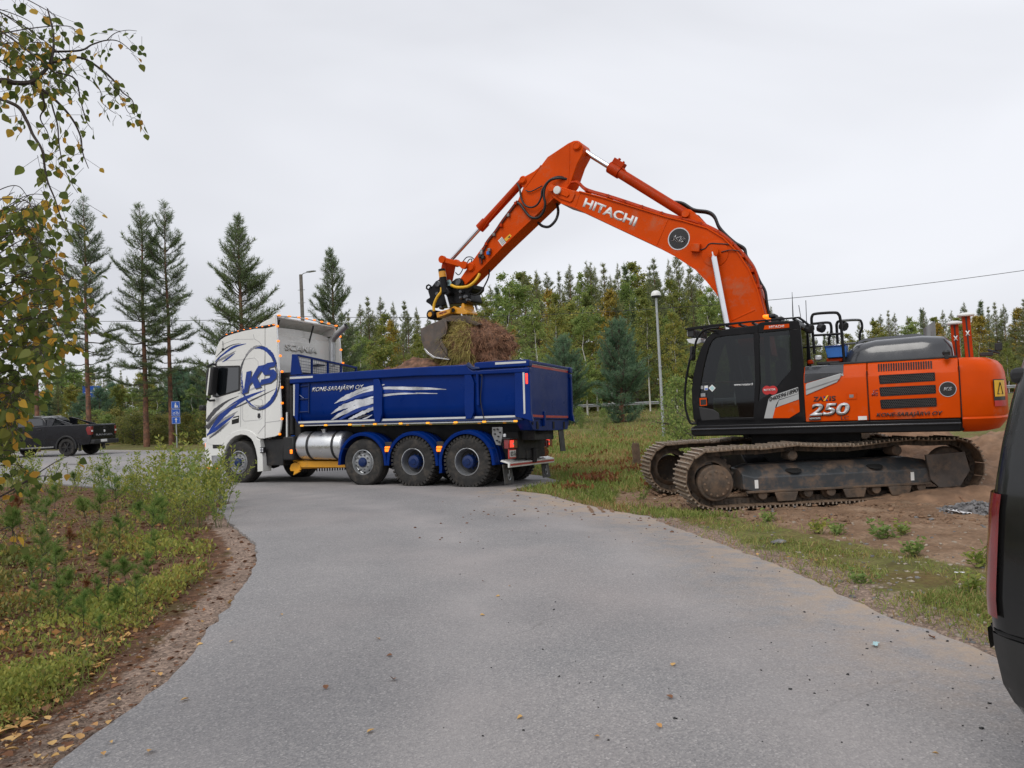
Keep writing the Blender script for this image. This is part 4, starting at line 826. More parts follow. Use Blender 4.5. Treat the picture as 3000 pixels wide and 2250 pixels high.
# rear frame under the tailgate with its slots
rf = [(1.24, 1.62), (1.15, 1.40), (.95, 1.22), (.5, 1.20), (-.5, 1.20), (-1.1, 1.22), (-1.2, 1.40), (-1.2, 1.46), (.98, 1.46), (1.1, 1.52)]
RF = MB().prism([(-1.44, y, z) for y, z in rf], (.3, 0, 0)).build('rear_frame', MT['truck_blue'], B, bevel=.015)
for y in (.72, -.2, -.85): MB().box(-1.452, -1.44, y - .05, y + .05, 1.24, 1.40).build('frame_slot', MT['gap_black'], RF, 0)
MB().box(-1.50, -1.44, .36, .44, 1.3, 1.62).build('gate_hook', MT['truck_blue'], RF, bevel=.01)
MB().lathe([(.03, 0), (.03, .012), (.001, .012)], (-1.445, .98, 1.36), (-1, 0, 0), 12).build('pivot_pin', MT['gap_black'], RF)
# --- rear end
MB().box(-1.0, -.5, -.75, .75, .6, 1.2).build('rear_crossmember', MT['chassis_black'], T, bevel=.02)
lp = MB().box(-.99, -.95, .80, 1.22, .84, 1.03)
for s in (1, -1):
    L0 = MB().box(-1.0, -.88, s * 1.0 - .22, s * 1.0 + .22, .83, 1.04).build('tail_lamp', MT['red_lens'], T, bevel=.015)
    MB().box(-1.006, -.998, s * 1.0 - .02, s * 1.0 + .17, .86, 1.01).build('lamp_lens', MT['red_lit'], L0, bevel=.004)
    MB().box(-1.012, -1.004, s * 1.0 - .005, s * 1.0 + .03, .91, .96).build('lamp_lens', MT['clear_lens'], L0, 0)
    MB().box(-1.03, -.86, s * 1.0 - .25, s * 1.0 + .25, 1.04, 1.06).build('lamp_hood', MT['black_plastic'], L0)
    mf = MB().prism([(-.86, s * .83, .50), (-.86, s * 1.24, .50), (-.92, s * 1.26, .10), (-.92, s * .80, .10)], (.015, 0, 0)).build('mud_flap', MT['mud_flap'], T)
    e = MB(); c_ = Vector((-.9, s * 1.03, .26))
    e.tube([c_ + Vector((-.012 - .0 * a, .07 * math.cos(a) , .09 * math.sin(a))) for a in np.linspace(R_(150), R_(390), 12)], .008, 5); e.tube([c_ + Vector((-.01, 0, .12)), c_ + Vector((-.012, 0, -.02))], .012, 5); e.build('flap_emblem', MT['rim_silver'], mf)
bmp = MB().prism([(-.84, 1.25, .60), (-1.02, 1.25, .54), (-1.02, 1.25, .44), (-.98, 1.25, .44), (-.98, 1.25, .52), (-.80, 1.25, .57)], (0, -2.5, 0)).build('rear_bumper', MT['truck_white'], T, bevel=.004)
MB().box(-1.026, -1.02, -1.22, 1.2, .475, .515).build('bumper_stripe', MT['red_tape'], bmp, 0)
MB().box(-1.0, -.97, .86, 1.21, .62, .82).build('plate_holder', MT['red_tape'], T, bevel=.008)
npl = MB().box(-1.008, -1.0, .885, 1.185, .655, .795).build('number_plate', MT['plate_white'], T, bevel=.003)
letter(npl, 'BXO-761', (-1.01, 1.17, .675), (-1.01, .90, .675), (-1.01, 1.17, .775), MT['ink'], .01, (-.003, 0, 0), depth=.001)
cp = MB(); cp.box(-1.02, -.8, -.35, .35, .58, .78); cp.cyl((-1.05, 0, .5), (-1.05, 0, .82), .06); cp.build('tow_coupling', MT['chassis_black'], T, bevel=.015)
rc = MB(); rc.prism([(-1.0, -.55, .60), (-1.0, -.95, .60), (-1.02, -.95, .72), (-1.02, -.75, .85), (-.98, -.6, .80)], (.12, 0, 0)); rc.cyl((-1.0, -.85, .8), (-1.0, -.85, .98), .05); rc.build('red_bracket', MT['red_lens'], T, bevel=.01)
vp = MB().prism(TRUCK.us('B', [(1562, 582), (1638, 582), (1640, 640), (1625, 716), (1592, 712), (1562, 640)], 1.18), (0, -.02, 0)).build('valve_panel', MT['steel_grey'], T, bevel=.004)
for x, y in ((1580, 600), (1605, 596), (1622, 620), (1585, 632), (1610, 650), (1600, 680), (1618, 690)):
    p = TRUCK.u('B', x, y, 1.18); MB().cyl((p.x, 1.18, p.z), (p.x, 1.215, p.z), .018, n=8).build('valve', MT['black_plastic'], vp)
p = TRUCK.u('B', 1654, 643, 1.15); MB().box(p.x - .03, p.x + .03, 1.12, 1.16, p.z - .035, p.z + .035).build('work_lamp', MT['clear_lens'], T, bevel=.01)
MB().prism([(-1.40, -.62, 1.22), (-1.40, -.92, 1.22), (-1.44, -.94, .72), (-1.44, -.64, .72)], (.02, 0, 0)).build('rubber_flap', MT['black_plastic'], T)
hy = MB(); hy.cyl((-.75, .35, .8), (-1.2, .35, 1.35), .06); hy.cyl((-.75, -.35, .8), (-1.2, -.35, 1.35), .06); hy.box(-1.3, -.9, -.5, .5, 1.12, 1.2); hy.build('tipping_hinge', MT['chassis_black'], T)

# --- soil in the bed
def lumpy(name, mat_, cx, cy, lx, ly, hfun, n=(46, 26), amp=.05, fr=3.0, base=0.0, frame=None, seed=0):
    V = []; Fq_ = []; nx, ny = n
    for j in range(ny):
        for i in range(nx):
            u, v = i / (nx - 1) * 2 - 1, j / (ny - 1) * 2 - 1; x, y = cx + u * lx, cy + v * ly
            h = hfun(u, v); z = base + h + amp * (mnoise.noise((x * fr + seed, y * fr, seed)) + .5 * mnoise.noise((x * fr * 2.7, y * fr * 2.7, seed + 4)) + .28 * mnoise.noise((x * fr * 7, y * fr * 7, seed + 9))) * (1 if h > .01 else .2)
            p = Vector((x, y, z)); V.append(tuple(frame.w(p) if frame else p))
    for j in range(ny - 1):
        for i in range(nx - 1): a = j * nx + i; Fq_.append((a, a + 1, a + nx + 1, a + nx))
    return np_obj(name, np.array(V), np.array(Fq_), MT[mat_], smooth=True)
so_ = lumpy('soil_load', 'peat', 1.65, 0, 2.88, 1.12, lambda u, v: .72 * (1 - v ** 4 * .35) * (1 - max(0, u - .0) ** 3 * .1) + .46 * math.exp(-((u - .10) / .30) ** 2 - (v / .6) ** 2) + .34 * math.exp(-((u + .55) / .35) ** 2 - (v / .6) ** 2) - .3 * max(0, u - .55), (110, 44), .17, 2.9, 1.78, TRUCK, 3)
tag(so_, 'dark brown peaty soil heaped in the blue tipper bed', 'soil')
# ------------------------------------------------------------------ excavator
X = thing('excavator', 'orange and black tracked excavator reaching over the tipper truck with its bucket', 'excavator', EXC.mat)
def eu(z, pts, y): return EXC.us(z, pts, y)
def eplate(name, z, pts, y0, y1, mat_, parent, bevel=0, smooth=35, segs=2, trace=None):
    q = EXC.us(z, pts, y0 if trace is None else trace); return MB().prism([(p.x, y0, p.z) for p in q], (0, y1 - y0, 0)).build(name, MT[mat_], parent, smooth, bevel, segs)
SY = 1.50
# --- undercarriage (its own heading, turned under the upper structure)
U_ = bpy.data.objects.new('undercarriage', None); COL.objects.link(U_); U_.parent = X
U_.matrix_parent_inverse = Matrix.Identity(4); U_.matrix_local = EXC.mat.inverted() @ UND.mat
TX0, TX1, RT = 2.46, -1.70, .475
def track_path():
    o = []; rs_, ri_ = .46, .46
    for a in np.linspace(R_(-90), R_(90), 15): o.append((TX0 + rs_ * math.cos(a), .03 + rs_ + rs_ * math.sin(a)))
    top = [(2.0, .965), (1.55, .955), (1.05, .985), (.55, .945), (.0, .93), (-.5, .965), (-.95, .985), (-1.35, .955)]
    o += top
    for a in np.linspace(R_(90), R_(270), 15): o.append((TX1 + ri_ * math.cos(a), .03 + ri_ + ri_ * math.sin(a)))
    return o
tpth = track_path(); P_ = [np.array(p) for p in tpth]; P_.append(P_[0]); cl = [0]
for a, b in zip(P_[:-1], P_[1:]): cl.append(cl[-1] + float(np.linalg.norm(b - a)))
def tpos(s):
    s %= cl[-1]
    for i in range(len(cl) - 1):
        if cl[i] <= s <= cl[i + 1]:
            t_ = (s - cl[i]) / (cl[i + 1] - cl[i] + 1e-9); d = P_[i + 1] - P_[i]; return P_[i] + d * t_, d / np.linalg.norm(d)
NS = 50; WT = .70
# one shoe, three grouser bars, shared by all
sh = MB(); hl_ = cl[-1] / NS / 2
sh.box(-hl_ * .94, hl_ * .94, -WT / 2, WT / 2, -.012, .008)
for gx_, gh in ((-.7, .036), (0, .030), (.75, .040)): sh.cm = 1; sh.box(gx_ * hl_ - .012, gx_ * hl_ + .012, -WT / 2, WT / 2, .006, .008 + gh)
sh_proto = sh.build('track_shoe', [MT['track_steel'], MT['grouser']], None, 30); sh_me = sh_proto.data; bpy.data.objects.remove(sh_proto)
lk = MB()
for s in (-1, 1): lk.box(-hl_ * 1.05, hl_ * 1.05, s * .09 - .02, s * .09 + .02, -.10, -.012); 0
lk.cyl((0, -.125, -.055), (0, .125, -.055), .032, n=8)
lk_proto = lk.build('chain_link', MT['track_dark'], None, 30); lk_me = lk_proto.data; bpy.data.objects.remove(lk_proto)
for yc in (1.30, -1.30):
    tr_ = bpy.data.objects.new('crawler_track', None); COL.objects.link(tr_); tr_.parent = U_
    for k in range(NS):
        p, d = tpos(cl[-1] * (k + .5) / NS); n_ = np.array([d[1], -d[0]])
        mm = Matrix(((d[0], 0, n_[0], p[0]), (0, 1, 0, yc), (d[1], 0, n_[1], p[1]), (0, 0, 0, 1)))
        o = bpy.data.objects.new('track_shoe', sh_me); COL.objects.link(o); o.parent = tr_; o.matrix_local = mm
        o = bpy.data.objects.new('chain_link', lk_me); COL.objects.link(o); o.parent = tr_; o.matrix_local = mm
    s = 1 if yc > 0 else -1
    # side frame with sloping top
    fr_ = MB(); secx = [(1.95, .30, .62), (1.75, .24, .68), (-1.0, .24, .68), (-1.3, .26, .62)]
    rings = []
    for x, z0, z1 in secx: rings.append([(x, yc + s * .27, z0), (x, yc + s * .27, z0 + .24), (x, yc + s * .06, z1), (x, yc - s * .30, z1), (x, yc - s * .30, z0), (x, yc + s * .2, z0 - .02)])
    sf_ = fr_.loft(rings, True, True).build('track_frame', MT['frame_grey'], U_, 30, bevel=.015)
    MB().box(-1.25, 1.9, yc + s * .27 - .03, yc + s * .27 + .035, .225, .262).build('frame_lip', MT['track_dark'], sf_, bevel=.006)
    for x in (1.72, -.95): MB().box(x - .03, x + .03, yc + s * .272, yc + s * .276, .30, .44).build('tie_down_mark', MT['plate_white'], sf_, 0)
    for x in (1.05, -.35): MB().lathe([(.14, 0), (.10, .01), (.001, .012)], (x, yc + s * .17, .575), (0, s * .35, .93), 14).build('frame_opening', MT['gap_black'], sf_)
    # sprocket at the front end as it stands, with the drive cover
    spk = MB(); zc = .49
    spk.lathe([(.28, -.20), (.40, -.06), (.40, .06), (.28, .20)], (TX0, yc, zc), (0, 1, 0), 24)
    for i in range(21):
        a = 2 * math.pi * i / 21; er = Vector((math.cos(a), 0, math.sin(a))); et = Vector((-math.sin(a), 0, math.cos(a))); spk.obox(Vector((TX0, yc, zc)) + er * .40, et * .022, (0, .05, 0), er * .035)
    sp_ = spk.build('sprocket', MT['track_dark'], U_, 30)
    dc = MB().lathe([(.30, 0), (.30, .25), (.285, .27), (.235, .275), (.235, .30), (.22, .31), (.001, .312)], (TX0 - .05, yc + s * .02, .42), (0, s, 0), 32).build('drive_cover', MT['track_dark'], sp_, 35)
    for i in range(12):
        a = 2 * math.pi * i / 12; q = Vector((TX0 - .05 + .20 * math.cos(a), yc + s * .325, .42 + .20 * math.sin(a))); MB().cyl(q, q + Vector((0, s * .02, 0)), .018, n=6).build('cover_bolt', MT['track_steel'], sp_)
    idl = MB().lathe([(.001, -.12), (.25, -.12), (.33, -.08), (.36, -.02), (.36, .02), (.33, .08), (.25, .12), (.001, .12)], (TX1, yc, .47), (0, 1, 0), 28).build('idler', MT['track_dark'], U_, 35)
    gd = [(-1.22, .17), (-1.20, .72), (-1.95, .74), (-2.0, .38), (-1.85, .15)] 
    MB().prism([(x, yc + s * .315, z) for x, z in ((-1.18, .72), (-1.86, .74), (-1.93, .42), (-1.74, .16), (-1.38, .16), (-1.24, .30))], (0, -s * .05, 0)).build('idler_guard', MT['worn_steel'], U_, bevel=.008)
    for k, x in enumerate(np.linspace(1.62, -1.1, 8)):
        MB().lathe([(.001, -.27), (.07, -.27), (.09, -.18), (.12, -.16), (.12, -.08), (.09, -.06), (.09, .06), (.12, .08), (.12, .16), (.09, .18), (.075, .27), (.001, .275)], (x, yc, .19), (0, 1, 0), 16).build('track_roller', MT['track_dark'], U_, 35)
        if k in (1, 4, 6): MB().prism([(x - .2, yc + s * .31, .22), (x + .2, yc + s * .31, .22), (x + .15, yc + s * .31, .07), (x - .15, yc + s * .31, .07)], (0, -s * .04, 0)).build('roller_guard', MT['track_dark'], U_, bevel=.01)
    for x in (1.05, -.75): MB().lathe([(.001, -.1), (.085, -.1), (.085, .2), (.06, .22), (.001, .22)], (x, yc, .81), (0, s, 0), 16).build('carrier_roller', MT['track_dark'], U_, 35)
cf = MB(); cf.box(-.95, 1.6, -.75, .75, .5, .85)
for x in (1.45, -.85):
    for s in (-1, 1): cf.loft([[(x - .18, s * .6, .5), (x + .18, s * .6, .5), (x + .18, s * .6, .85), (x - .18, s * .6, .85)], [(x - .22, s * 1.1, .32), (x + .22, s * 1.1, .32), (x + .22, s * 1.1, .62), (x - .22, s * 1.1, .62)]], True, True)
cf.build('centre_frame', MT['exc_black'], U_, bevel=.02)
MB().lathe([(.75, .84), (.75, 1.0), (.70, 1.0), (.70, 1.2)], (0, 0, 0), (0, 0, 1), 40).build('swing_ring', MT['exc_black'], X)
MB().box(-.9, .95, -.8, .95, .92, 1.16).build('swing_frame', MT['exc_black'], X, bevel=.02)

# --- deck and side skirt
deck = [(545, 1255), (575, 1218), (640, 1215), (1990, 1190), (1990, 1275), (580, 1310), (560, 1300)]
DK = MB().box(-2.42, 1.86, -1.44, 1.42, 1.14, 1.34).build('deck', MT['exc_black'], X, bevel=.02)
q = EXC.us('F', [(545, 1285), (545, 1255), (560, 1240), (580, 1215)], SY); xd = q[0].x
for y in (SY, -SY):
    s = 1 if y > 0 else -1
    MB().prism([(xd, y, 1.19), (xd - .04, y, 1.15), (-2.38, y, 1.14), (-2.38, y, 1.345), (xd - .1, y, 1.345), (xd, y, 1.30)], (0, -s * .10, 0)).build('side_skirt', MT['exc_black'], DK, bevel=.02)
    MB().box(-2.38, xd - .01, y - s * .02, y + s * .025, 1.255, 1.285).build('skirt_step', MT['hood_grey'], DK, bevel=.01)
# --- orange house panels
zt_ = 2.30; tz0 = 1.352
g = lambda x, y, yl=SY: EXC.u('G', x, y, yl)
xs_ = g(1690, 900).x; xm_ = g(720, 900).x; xf_ = g(55, 900).x
def house(name, x0, x1, s, mat_='orange'):
    y = s * SY; pr = [(y, tz0), (y + s * .02, tz0 + .30), (y + s * .02, 2.06), (y, 2.10), (y - s * .10, 2.275), (y - s * .16, 2.30), (y - s * .9, 2.32), (y - s * .9, tz0)]
    return MB().loft([[(x, a, b) for a, b in pr] for x in (x0, x1)], True, True).build(name, MT[mat_], X, 30, bevel=.012)
for s in (1, -1):
    house('front_panel', xm_ + .006, xf_, s); EP = house('engine_door', xs_ + .012, xm_ - .006, s)
    if s > 0: ED = EP
MB().box(-2.35, .3, -.65, .65, 1.36, 2.28).build('engine_bay', MT['exc_black'], X)
YF = SY + .023
def edec(z, poly, mat_, parent, off=0.0, name='graphic', th=.003): return MB().prism(EXC.us(z, poly, YF + off), (0, -th, 0)).build(name, MT[mat_], parent, 0)
# black top corner and silver trim of the front panel
edec('G', [(62, 868), (66, 770), (455, 770), (440, 765), (400, 760), (70, 860)], 'exc_black', X, .001) if False else None
MB().prism([(p.x, YF + .002, p.z) for p in EXC.us('G', [(58, 862), (60, 768), (458, 752), (442, 762), (70, 866)], YF)], (0, -.003, 0)).build('black_corner', MT['hood_grey'], X, 0)
pb = [(SY + .001, 2.10), (SY - .099, 2.277), (SY - .16, 2.303), (SY - .9, 2.323)]
xa, xb = g(58, 700).x, g(462, 700).x
MB().loft([[(x, a + .006, b + .004) for a, b in pb] for x in (xa, xb)], False, False).build('black_corner', MT['hood_grey'], X, 40)
st = MB().prism(EXC.us('G', [(72, 880), (90, 866), (440, 762), (438, 800), (400, 855), (75, 992)], YF + .012), (0, -.012, 0)).build('silver_trim', MT['silver_trim'], X, bevel=.006)
MB().prism(EXC.us('G', [(76, 928), (430, 815), (424, 826), (76, 942)], YF + .016), (0, -.004, 0)).build('trim_groove', MT['steel_grey'], st, 0)
# mesh vents and slots
for k, (a, b) in enumerate((((835, 782), (1424, 752)), ((842, 908), (1432, 882)), ((850, 1038), (1440, 1016)))):
    w_ = 94 if k == 0 else 96
    pl_ = [(a[0] + 10, a[1]), (b[0] - 6, b[1]), (b[0], b[1] + 8), (b[0] + 4, b[1] + w_ - 10), (b[0] - 4, b[1] + w_ - 4), (a[0] + 18, a[1] + w_), (a[0] + 10, a[1] + w_ - 8), (a[0], a[1] + 10)]
    vt = edec('G', pl_, 'exc_black', ED, .002, 'mesh_vent')
    c4 = [EXC.u('G', x, y, YF + .004) for x, y in ((a[0] + 14, a[1] + 8), (b[0] - 4, b[1] + 8), (b[0] - 2, b[1] + w_ - 10), (a[0] + 18, a[1] + w_ - 8))]
    hx = MB()
    for r in range(5):
        for c in range(26):
            u = (c + .5 * (r % 2)) / 26 + .015; v = (r + .5) / 5
            p = c4[0] * (1 - u) * (1 - v) + c4[1] * u * (1 - v) + c4[2] * u * v + c4[3] * (1 - u) * v
            if u > .99: continue
            R0, R1 = .021, .0165; vs_ = []
            for rr_ in (R0, R1): vs_ += [(p.x + rr_ * math.cos(R_(60 * i + 30)), p.y, p.z + rr_ * math.sin(R_(60 * i + 30))) for i in range(6)]
            hx.add(vs_, [(i, (i + 1) % 6, 6 + (i + 1) % 6, 6 + i) for i in range(6)])
    tag(hx.build('honeycomb_grille', MT['grille_dark'], vt, 0, recalc=False), kind='stuff')
for k in range(22):
    x = 832 + k * 26.2; y0_ = 668 - k * 1.45
    a, b = EXC.u('G', x + 5, y0_ + 92, YF), EXC.u('G', x, y0_, YF)
    MB().prism([(a.x - .011, SY - .030, 2.135), (a.x + .011, SY - .030, 2.135), (a.x + .011, SY - .0945, 2.262), (a.x - .011, SY - .0945, 2.262)], (0, .012, .008)).build('vent_slot', MT['gap_black'], ED, 0)
# seams
for x in (xm_, xs_ + .003): MB().box(x - .006, x + .006, SY - .1, YF + .001, tz0, 2.16).build('panel_seam', MT['gap_black'], X, 0)
# lettering
def elet(z, txt, p0, p1, pt, m_, bold=0, parent=X, off=.004, y=YF): letter(parent, txt, *(EXC.u(z, *p, y) for p in (p0, p1, pt)), MT[m_], bold, (0, off, 0))
elet('G', 'ZAX', (152, 1056), (310, 1050), (156, 1008), 'ink', .02); elet('G', 'IS', (320, 1050), (386, 1047), (322, 1000), 'ink', .02)
edec('G', [(256, 1050), (276, 1050), (312, 992), (296, 992)], 'sticker_yellow', X, .009); edec('G', [(255, 1003), (272, 1003), (306, 1048), (288, 1050)], 'blue_graphic', X, .007)
elet('G', '250', (122, 1202), (520, 1192), (152, 1082), 'ink', .05); elet('G', '250', (116, 1200), (514, 1190), (146, 1080), 'silver_print', .03, off=.008)
elet('G', 'LC', (440, 1246), (520, 1243), (444, 1210), 'ink', .01)
elet('G', 'KONE-SARAJÄRVI OY', (812, 1216), (1498, 1196), (822, 1176), 'ink', .028)
edec('G', [(108, 1222), (230, 1216), (230, 1250), (108, 1256)], 'ink', X, .002); elet('G', 'NOVATRON', (116, 1244), (224, 1238), (116, 1228), 'white_print', .01, off=.005)
edec('G', [(620, 1212), (712, 1208), (714, 1248), (622, 1252)], 'plate_white', X, .002, 'label_plate'); elet('G', 'JC', (770, 972), (828, 968), (772, 935), 'red_lens', .02); elet('G', 'MG', (762, 1000), (826, 996), (764, 972), 'red_lens', .02)
h_ = edec('G', [(500, 972), (606, 968), (606, 1030), (504, 1036)], 'orange', X, .008, 'door_latch', .008); edec('G', [(528, 985), (572, 983), (572, 1015), (530, 1017)], 'steel_grey', h_, .012)
q = EXC.u('G', 1558, 928, YF); rk = MB().lathe([(.120, 0), (.120, .004), (.001, .004)], (q.x, YF + .001, q.z), (0, 1, 0), 30).build('round_badge', MT['silver_print'], ED); MB().lathe([(.111, .005), (.001, .007)], (q.x, YF + .001, q.z), (0, 1, 0), 30).build('badge_face', MT['ink'], rk); elet('G', 'KS', (1512, 946), (1596, 942), (1524, 908), 'grey_graphic', .04, off=.011)
# --- counterweight
cw = MB(); rings = []
pln = [(-2.40, 1.515), (-2.60, 1.50), (-2.80, 1.41), (-2.93, 1.24), (-3.02, .95), (-3.08, .5), (-3.10, 0), (-3.08, -.5), (-3.02, -.95), (-2.93, -1.24), (-2.80, -1.41), (-2.60, -1.50), (-2.40, -1.515)]
for z_, sx, in_ in ((1.12, .26, .26), (1.15, .12, .13), (1.26, .04, .04), (1.33, .0, .0), (1.36, .015, .015), (1.40, .0, .0), (1.75, .0, .0), (2.05, .02, .02), (2.16, .05, .05), (2.24, .11, .11), (2.29, .22, .2), (2.305, .40, .4)):
    rr_ = []
    for x, y in pln:
        kx = max(0, (-2.40 - x)) / .85; rr_.append((x + sx * min(1, kx * 1.2), y - math.copysign(min(in_, abs(y)), y) * (.25 + .75 * 1) if True else y, z_))
    rings.append(rr_)
CW = cw.loft(rings, True, True).build('counterweight', MT['orange'], X, 40)
sk = MB()
wl = [EXC.u('G', x, y, 1.30) for x, y in ((1948, 918), (2090, 912), (2122, 1106), (1958, 1118))]
# warning label bent round the corner: three strips following the plan curve
def cwpt(t_, z_):   # t along the plan between (-2.95,1.40) and (-3.19,.95)
    a = [(-2.80, 1.41), (-2.93, 1.24), (-3.02, .95)]; k = min(int(t_ * 2), 1); f = t_ * 2 - k; return Vector((a[k][0] + (a[k + 1][0] - a[k][0]) * f - .012, a[k][1] + (a[k + 1][1] - a[k][1]) * f + .008, z_))
for nm, z0_, z1_, t0_, t1_, m_ in (('warning_label', 1.60, 1.93, .10, .85, 'ink'), ('warning_label', 1.66, 1.915, .14, .82, 'sticker_yellow'), ('red_reflector', 1.51, 1.60, .12, .95, 'sticker_red')):
    mb_ = MB(); rr_ = [[cwpt(t0_ + (t1_ - t0_) * i / 4, z_) + Vector((-.004, .003, 0)) * (2 if m_ == 'sticker_yellow' else 1) for i in range(5)] for z_ in (z0_, z1_)]; mb_.loft(rr_, False, False).build(nm, MT[m_], CW, 60)
tri = MB(); c0 = [cwpt(.28, 1.70), cwpt(.60, 1.70), cwpt(.44, 1.88)]
for a, b in zip(c0, c0[1:] + c0[:1]): tri.cyl(a + Vector((-.012, .01, 0)), b + Vector((-.012, .01, 0)), .006, n=4)
tri.build('warning_symbol', MT['ink'], CW)
# --- engine hood
hd = MB(); rings = []
for x, k, zz in ((-2.36, .75, 2.40), (-2.33, .92, 2.60), (-2.22, 1, 2.70), (-1.9, 1, 2.73), (-1.2, 1, 2.715), (-.9, 1, 2.67), (-.72, .95, 2.52), (-.58, .9, 2.32)):
    rings.append([(x, .98 * k, 2.29), (x, .98 * k, zz - .16), (x, .90 * k, zz - .06), (x, .78 * k, zz - .01), (x, .6 * k, zz), (x, -.6 * k, zz), (x, -.78 * k, zz - .01), (x, -.9 * k, zz - .06), (x, -.98 * k, zz - .16), (x, -.98 * k, 2.29)])
HD = hd.loft(rings, True, True).build('engine_hood', MT['hood_grey'], X, 50)
MB().loft([[(x, y, z) for y, z in ((.55, z1), (.5, z1 + .05), (-.5, z1 + .05), (-.55, z1))] for x, z1 in ((-1.95, 2.70), (-1.8, 2.735), (-1.0, 2.715), (-.85, 2.66))], True, True).build('hood_ridge', MT['hood_grey'], HD, 40)
MB().box(-2.38, -.5, -1.3, 1.35, 2.295, 2.335).build('hood_sill', MT['black_plastic'], HD, bevel=.012)
ep = EXC.u('G', 1370, 392, -.35); e2_ = EXC.u('G', 1368, 318, -.35)
MB().loft([[(ep.x + .10 * math.cos(a), -.35 + .10 * math.sin(a), z_ + k * .07 * (1 - math.cos(a))) for a in np.linspace(0, 2 * math.pi, 17)[:-1]] for z_, k in ((ep.z - .1, 0), (e2_.z, 0), (e2_.z + .04, .95))], True, False).build('exhaust_stack', MT['steel_grey'], X, 40)
# --- positioning masts
for (bx, by, tx_, ty_, yl, sc) in ((1652, 572, 1625, 238, .25, .8), (1784, 574, 1745, 152, .75, 1)):
    p0_, p1_ = EXC.u('G', bx, by, yl), EXC.u('G', tx_, ty_ + 14, yl); p0_.z -= .1
    ms = MB().obox((p0_ + p1_) / 2, (.058, 0, 0), (0, .058, 0), (p1_ - p0_) / 2).build('antenna_mast', MT['orange_worn'], X, bevel=.006)
    MB().obox((p0_ + p1_) / 2 + Vector((.0, .060, 0)), (.012, 0, 0), (0, .003, 0), (p1_ - p0_) * .49).build('mast_groove', MT['ink'], ms, 0)
    MB().lathe([(.001, -.012), (.07, -.012), (.125, .0), (.13, .02), (.115, .04), (.06, .058), (.001, .062)], p1_, (0, 0, 1), 22).build('antenna_dome', MT['plate_white'], ms, 50)
    c_ = p0_ + (p1_ - p0_) * .62; letter(ms, 'X', c_ + Vector((.03, .061, -.04)), c_ + Vector((-.04, .061, -.04)), c_ + Vector((.03, .061, .04)), MT['white_print'], .04)
# small bits on the counterweight top
b0 = EXC.u('G', 1545, 580, SY); bb = MB(); bb.box(b0.x - .03, b0.x + .03, SY - .05, SY + .03, b0.z - .05, b0.z + .02); bb.lathe([(.05, 0), (.06, .05), (.045, .08), (.001, .085)], (b0.x, SY - .02, b0.z + .01), (0, 0, 1), 12); bb.build('side_camera', MT['black_plastic'], X, bevel=.006)
rc_ = MB(); rc_.obox((-2.80, .95, 2.34), (.09, 0, 0), (0, .05, 0), (0, 0, .03)); rc_.obox((-2.90, .9, 2.38), (.08, 0, .03), (0, .04, 0), (0, 0, .02)); rc_.obox((-2.97, .9, 2.45), (.05, 0, 0), (0, .05, 0), (0, 0, .06)); rc_.build('rear_camera', MT['black_plastic'], X, bevel=.008)
# --- blue box and rails behind the cab
bx_ = EXC.us('G', [(268, 478), (488, 462), (494, 590), (300, 602)], 1.0); MB().prism(bx_, (0, -.45, 0)).build('blue_tool_box', MT['blue_box'], X, bevel=.012)
MB().prism(EXC.us('G', [(268, 478), (488, 462), (488, 472), (268, 490)], 1.02), (0, -.5, 0)).build('box_lid', MT['blue_graphic'], X, bevel=.006); letter(X, 'epiroc', *(EXC.u('G', *p, 1.0) for p in ((332, 572), (428, 566), (332, 548))), MT['silver_print'], .01) if False else None
l_ = [EXC.u('G', *p, 1.005) for p in ((330, 570), (430, 564), (330, 548))]; letter(X, 'wilmann', *l_, MT['silver_print'], .012) if False else None
MB().prism(EXC.us('G', [(285, 605), (455, 598), (455, 640), (290, 648)], .95), (0, -.5, 0)).build('pump_base', MT['orange_worn'], X, bevel=.02)
MB().prism(EXC.us('G', [(160, 575), (238, 570), (242, 625), (165, 630)], 1.0), (0, -.12, 0)).build('pump_cover', MT['aluminium'], X, bevel=.02)
MB().prism(EXC.us('G', [(90, 625), (140, 618), (150, 665), (90, 670)], 1.1), (0, -.2, 0)).build('filler_neck', MT['orange_worn'], X, bevel=.02); MB().prism(EXC.us('G', [(190, 645), (420, 632), (420, 660), (190, 675)], 1.1), (0, -.3, 0)).build('tank_top', MT['black_plastic'], X, bevel=.01)
def rail(pts, y, r=.024, name='hand_rail', z='G'):
    q = EXC.us(z, pts, y) if not isinstance(y, (list, tuple)) else [EXC.u(z, *p, yy) for p, yy in zip(pts, y)]
    return MB().tube(bez([tuple(p) for p in q], 44), r, 8).build(name, MT['exc_black'], X, 60)
rail([(165, 560), (150, 380), (135, 230), (140, 165), (180, 140), (370, 128), (415, 145), (435, 200), (455, 400), (478, 655)], 1.25)
rail([(155, 366), (300, 358), (446, 348)], 1.25, .02); rail([(150, 245), (300, 232), (335, 255), (340, 330), (318, 400), (320, 465)], .3); rail([(408, 455), (398, 300), (400, 240), (440, 215), (620, 205), (655, 230), (662, 290), (640, 350), (640, 450)], [.9, .9, .9, .8, -.4, -.5, -.5, -.5, -.5]); rail([(470, 458), (560, 450), (635, 440)], [.9, .2, -.5], .02); rail([(60, 492), (160, 486), (250, 478)], .5, .015)
for x, y, yl in ((112, 296, 1.35), (236, 290, .4), (470, 270, .6)):
    p = EXC.u('G', x, y, yl); wl_ = MB().lathe([(.03, -.07), (.08, -.05), (.085, .04), (.07, .05), (.001, .05)], p, (-.8, .5, -.3), 8).build('work_lamp', MT['black_plastic'], X, bevel=.006)
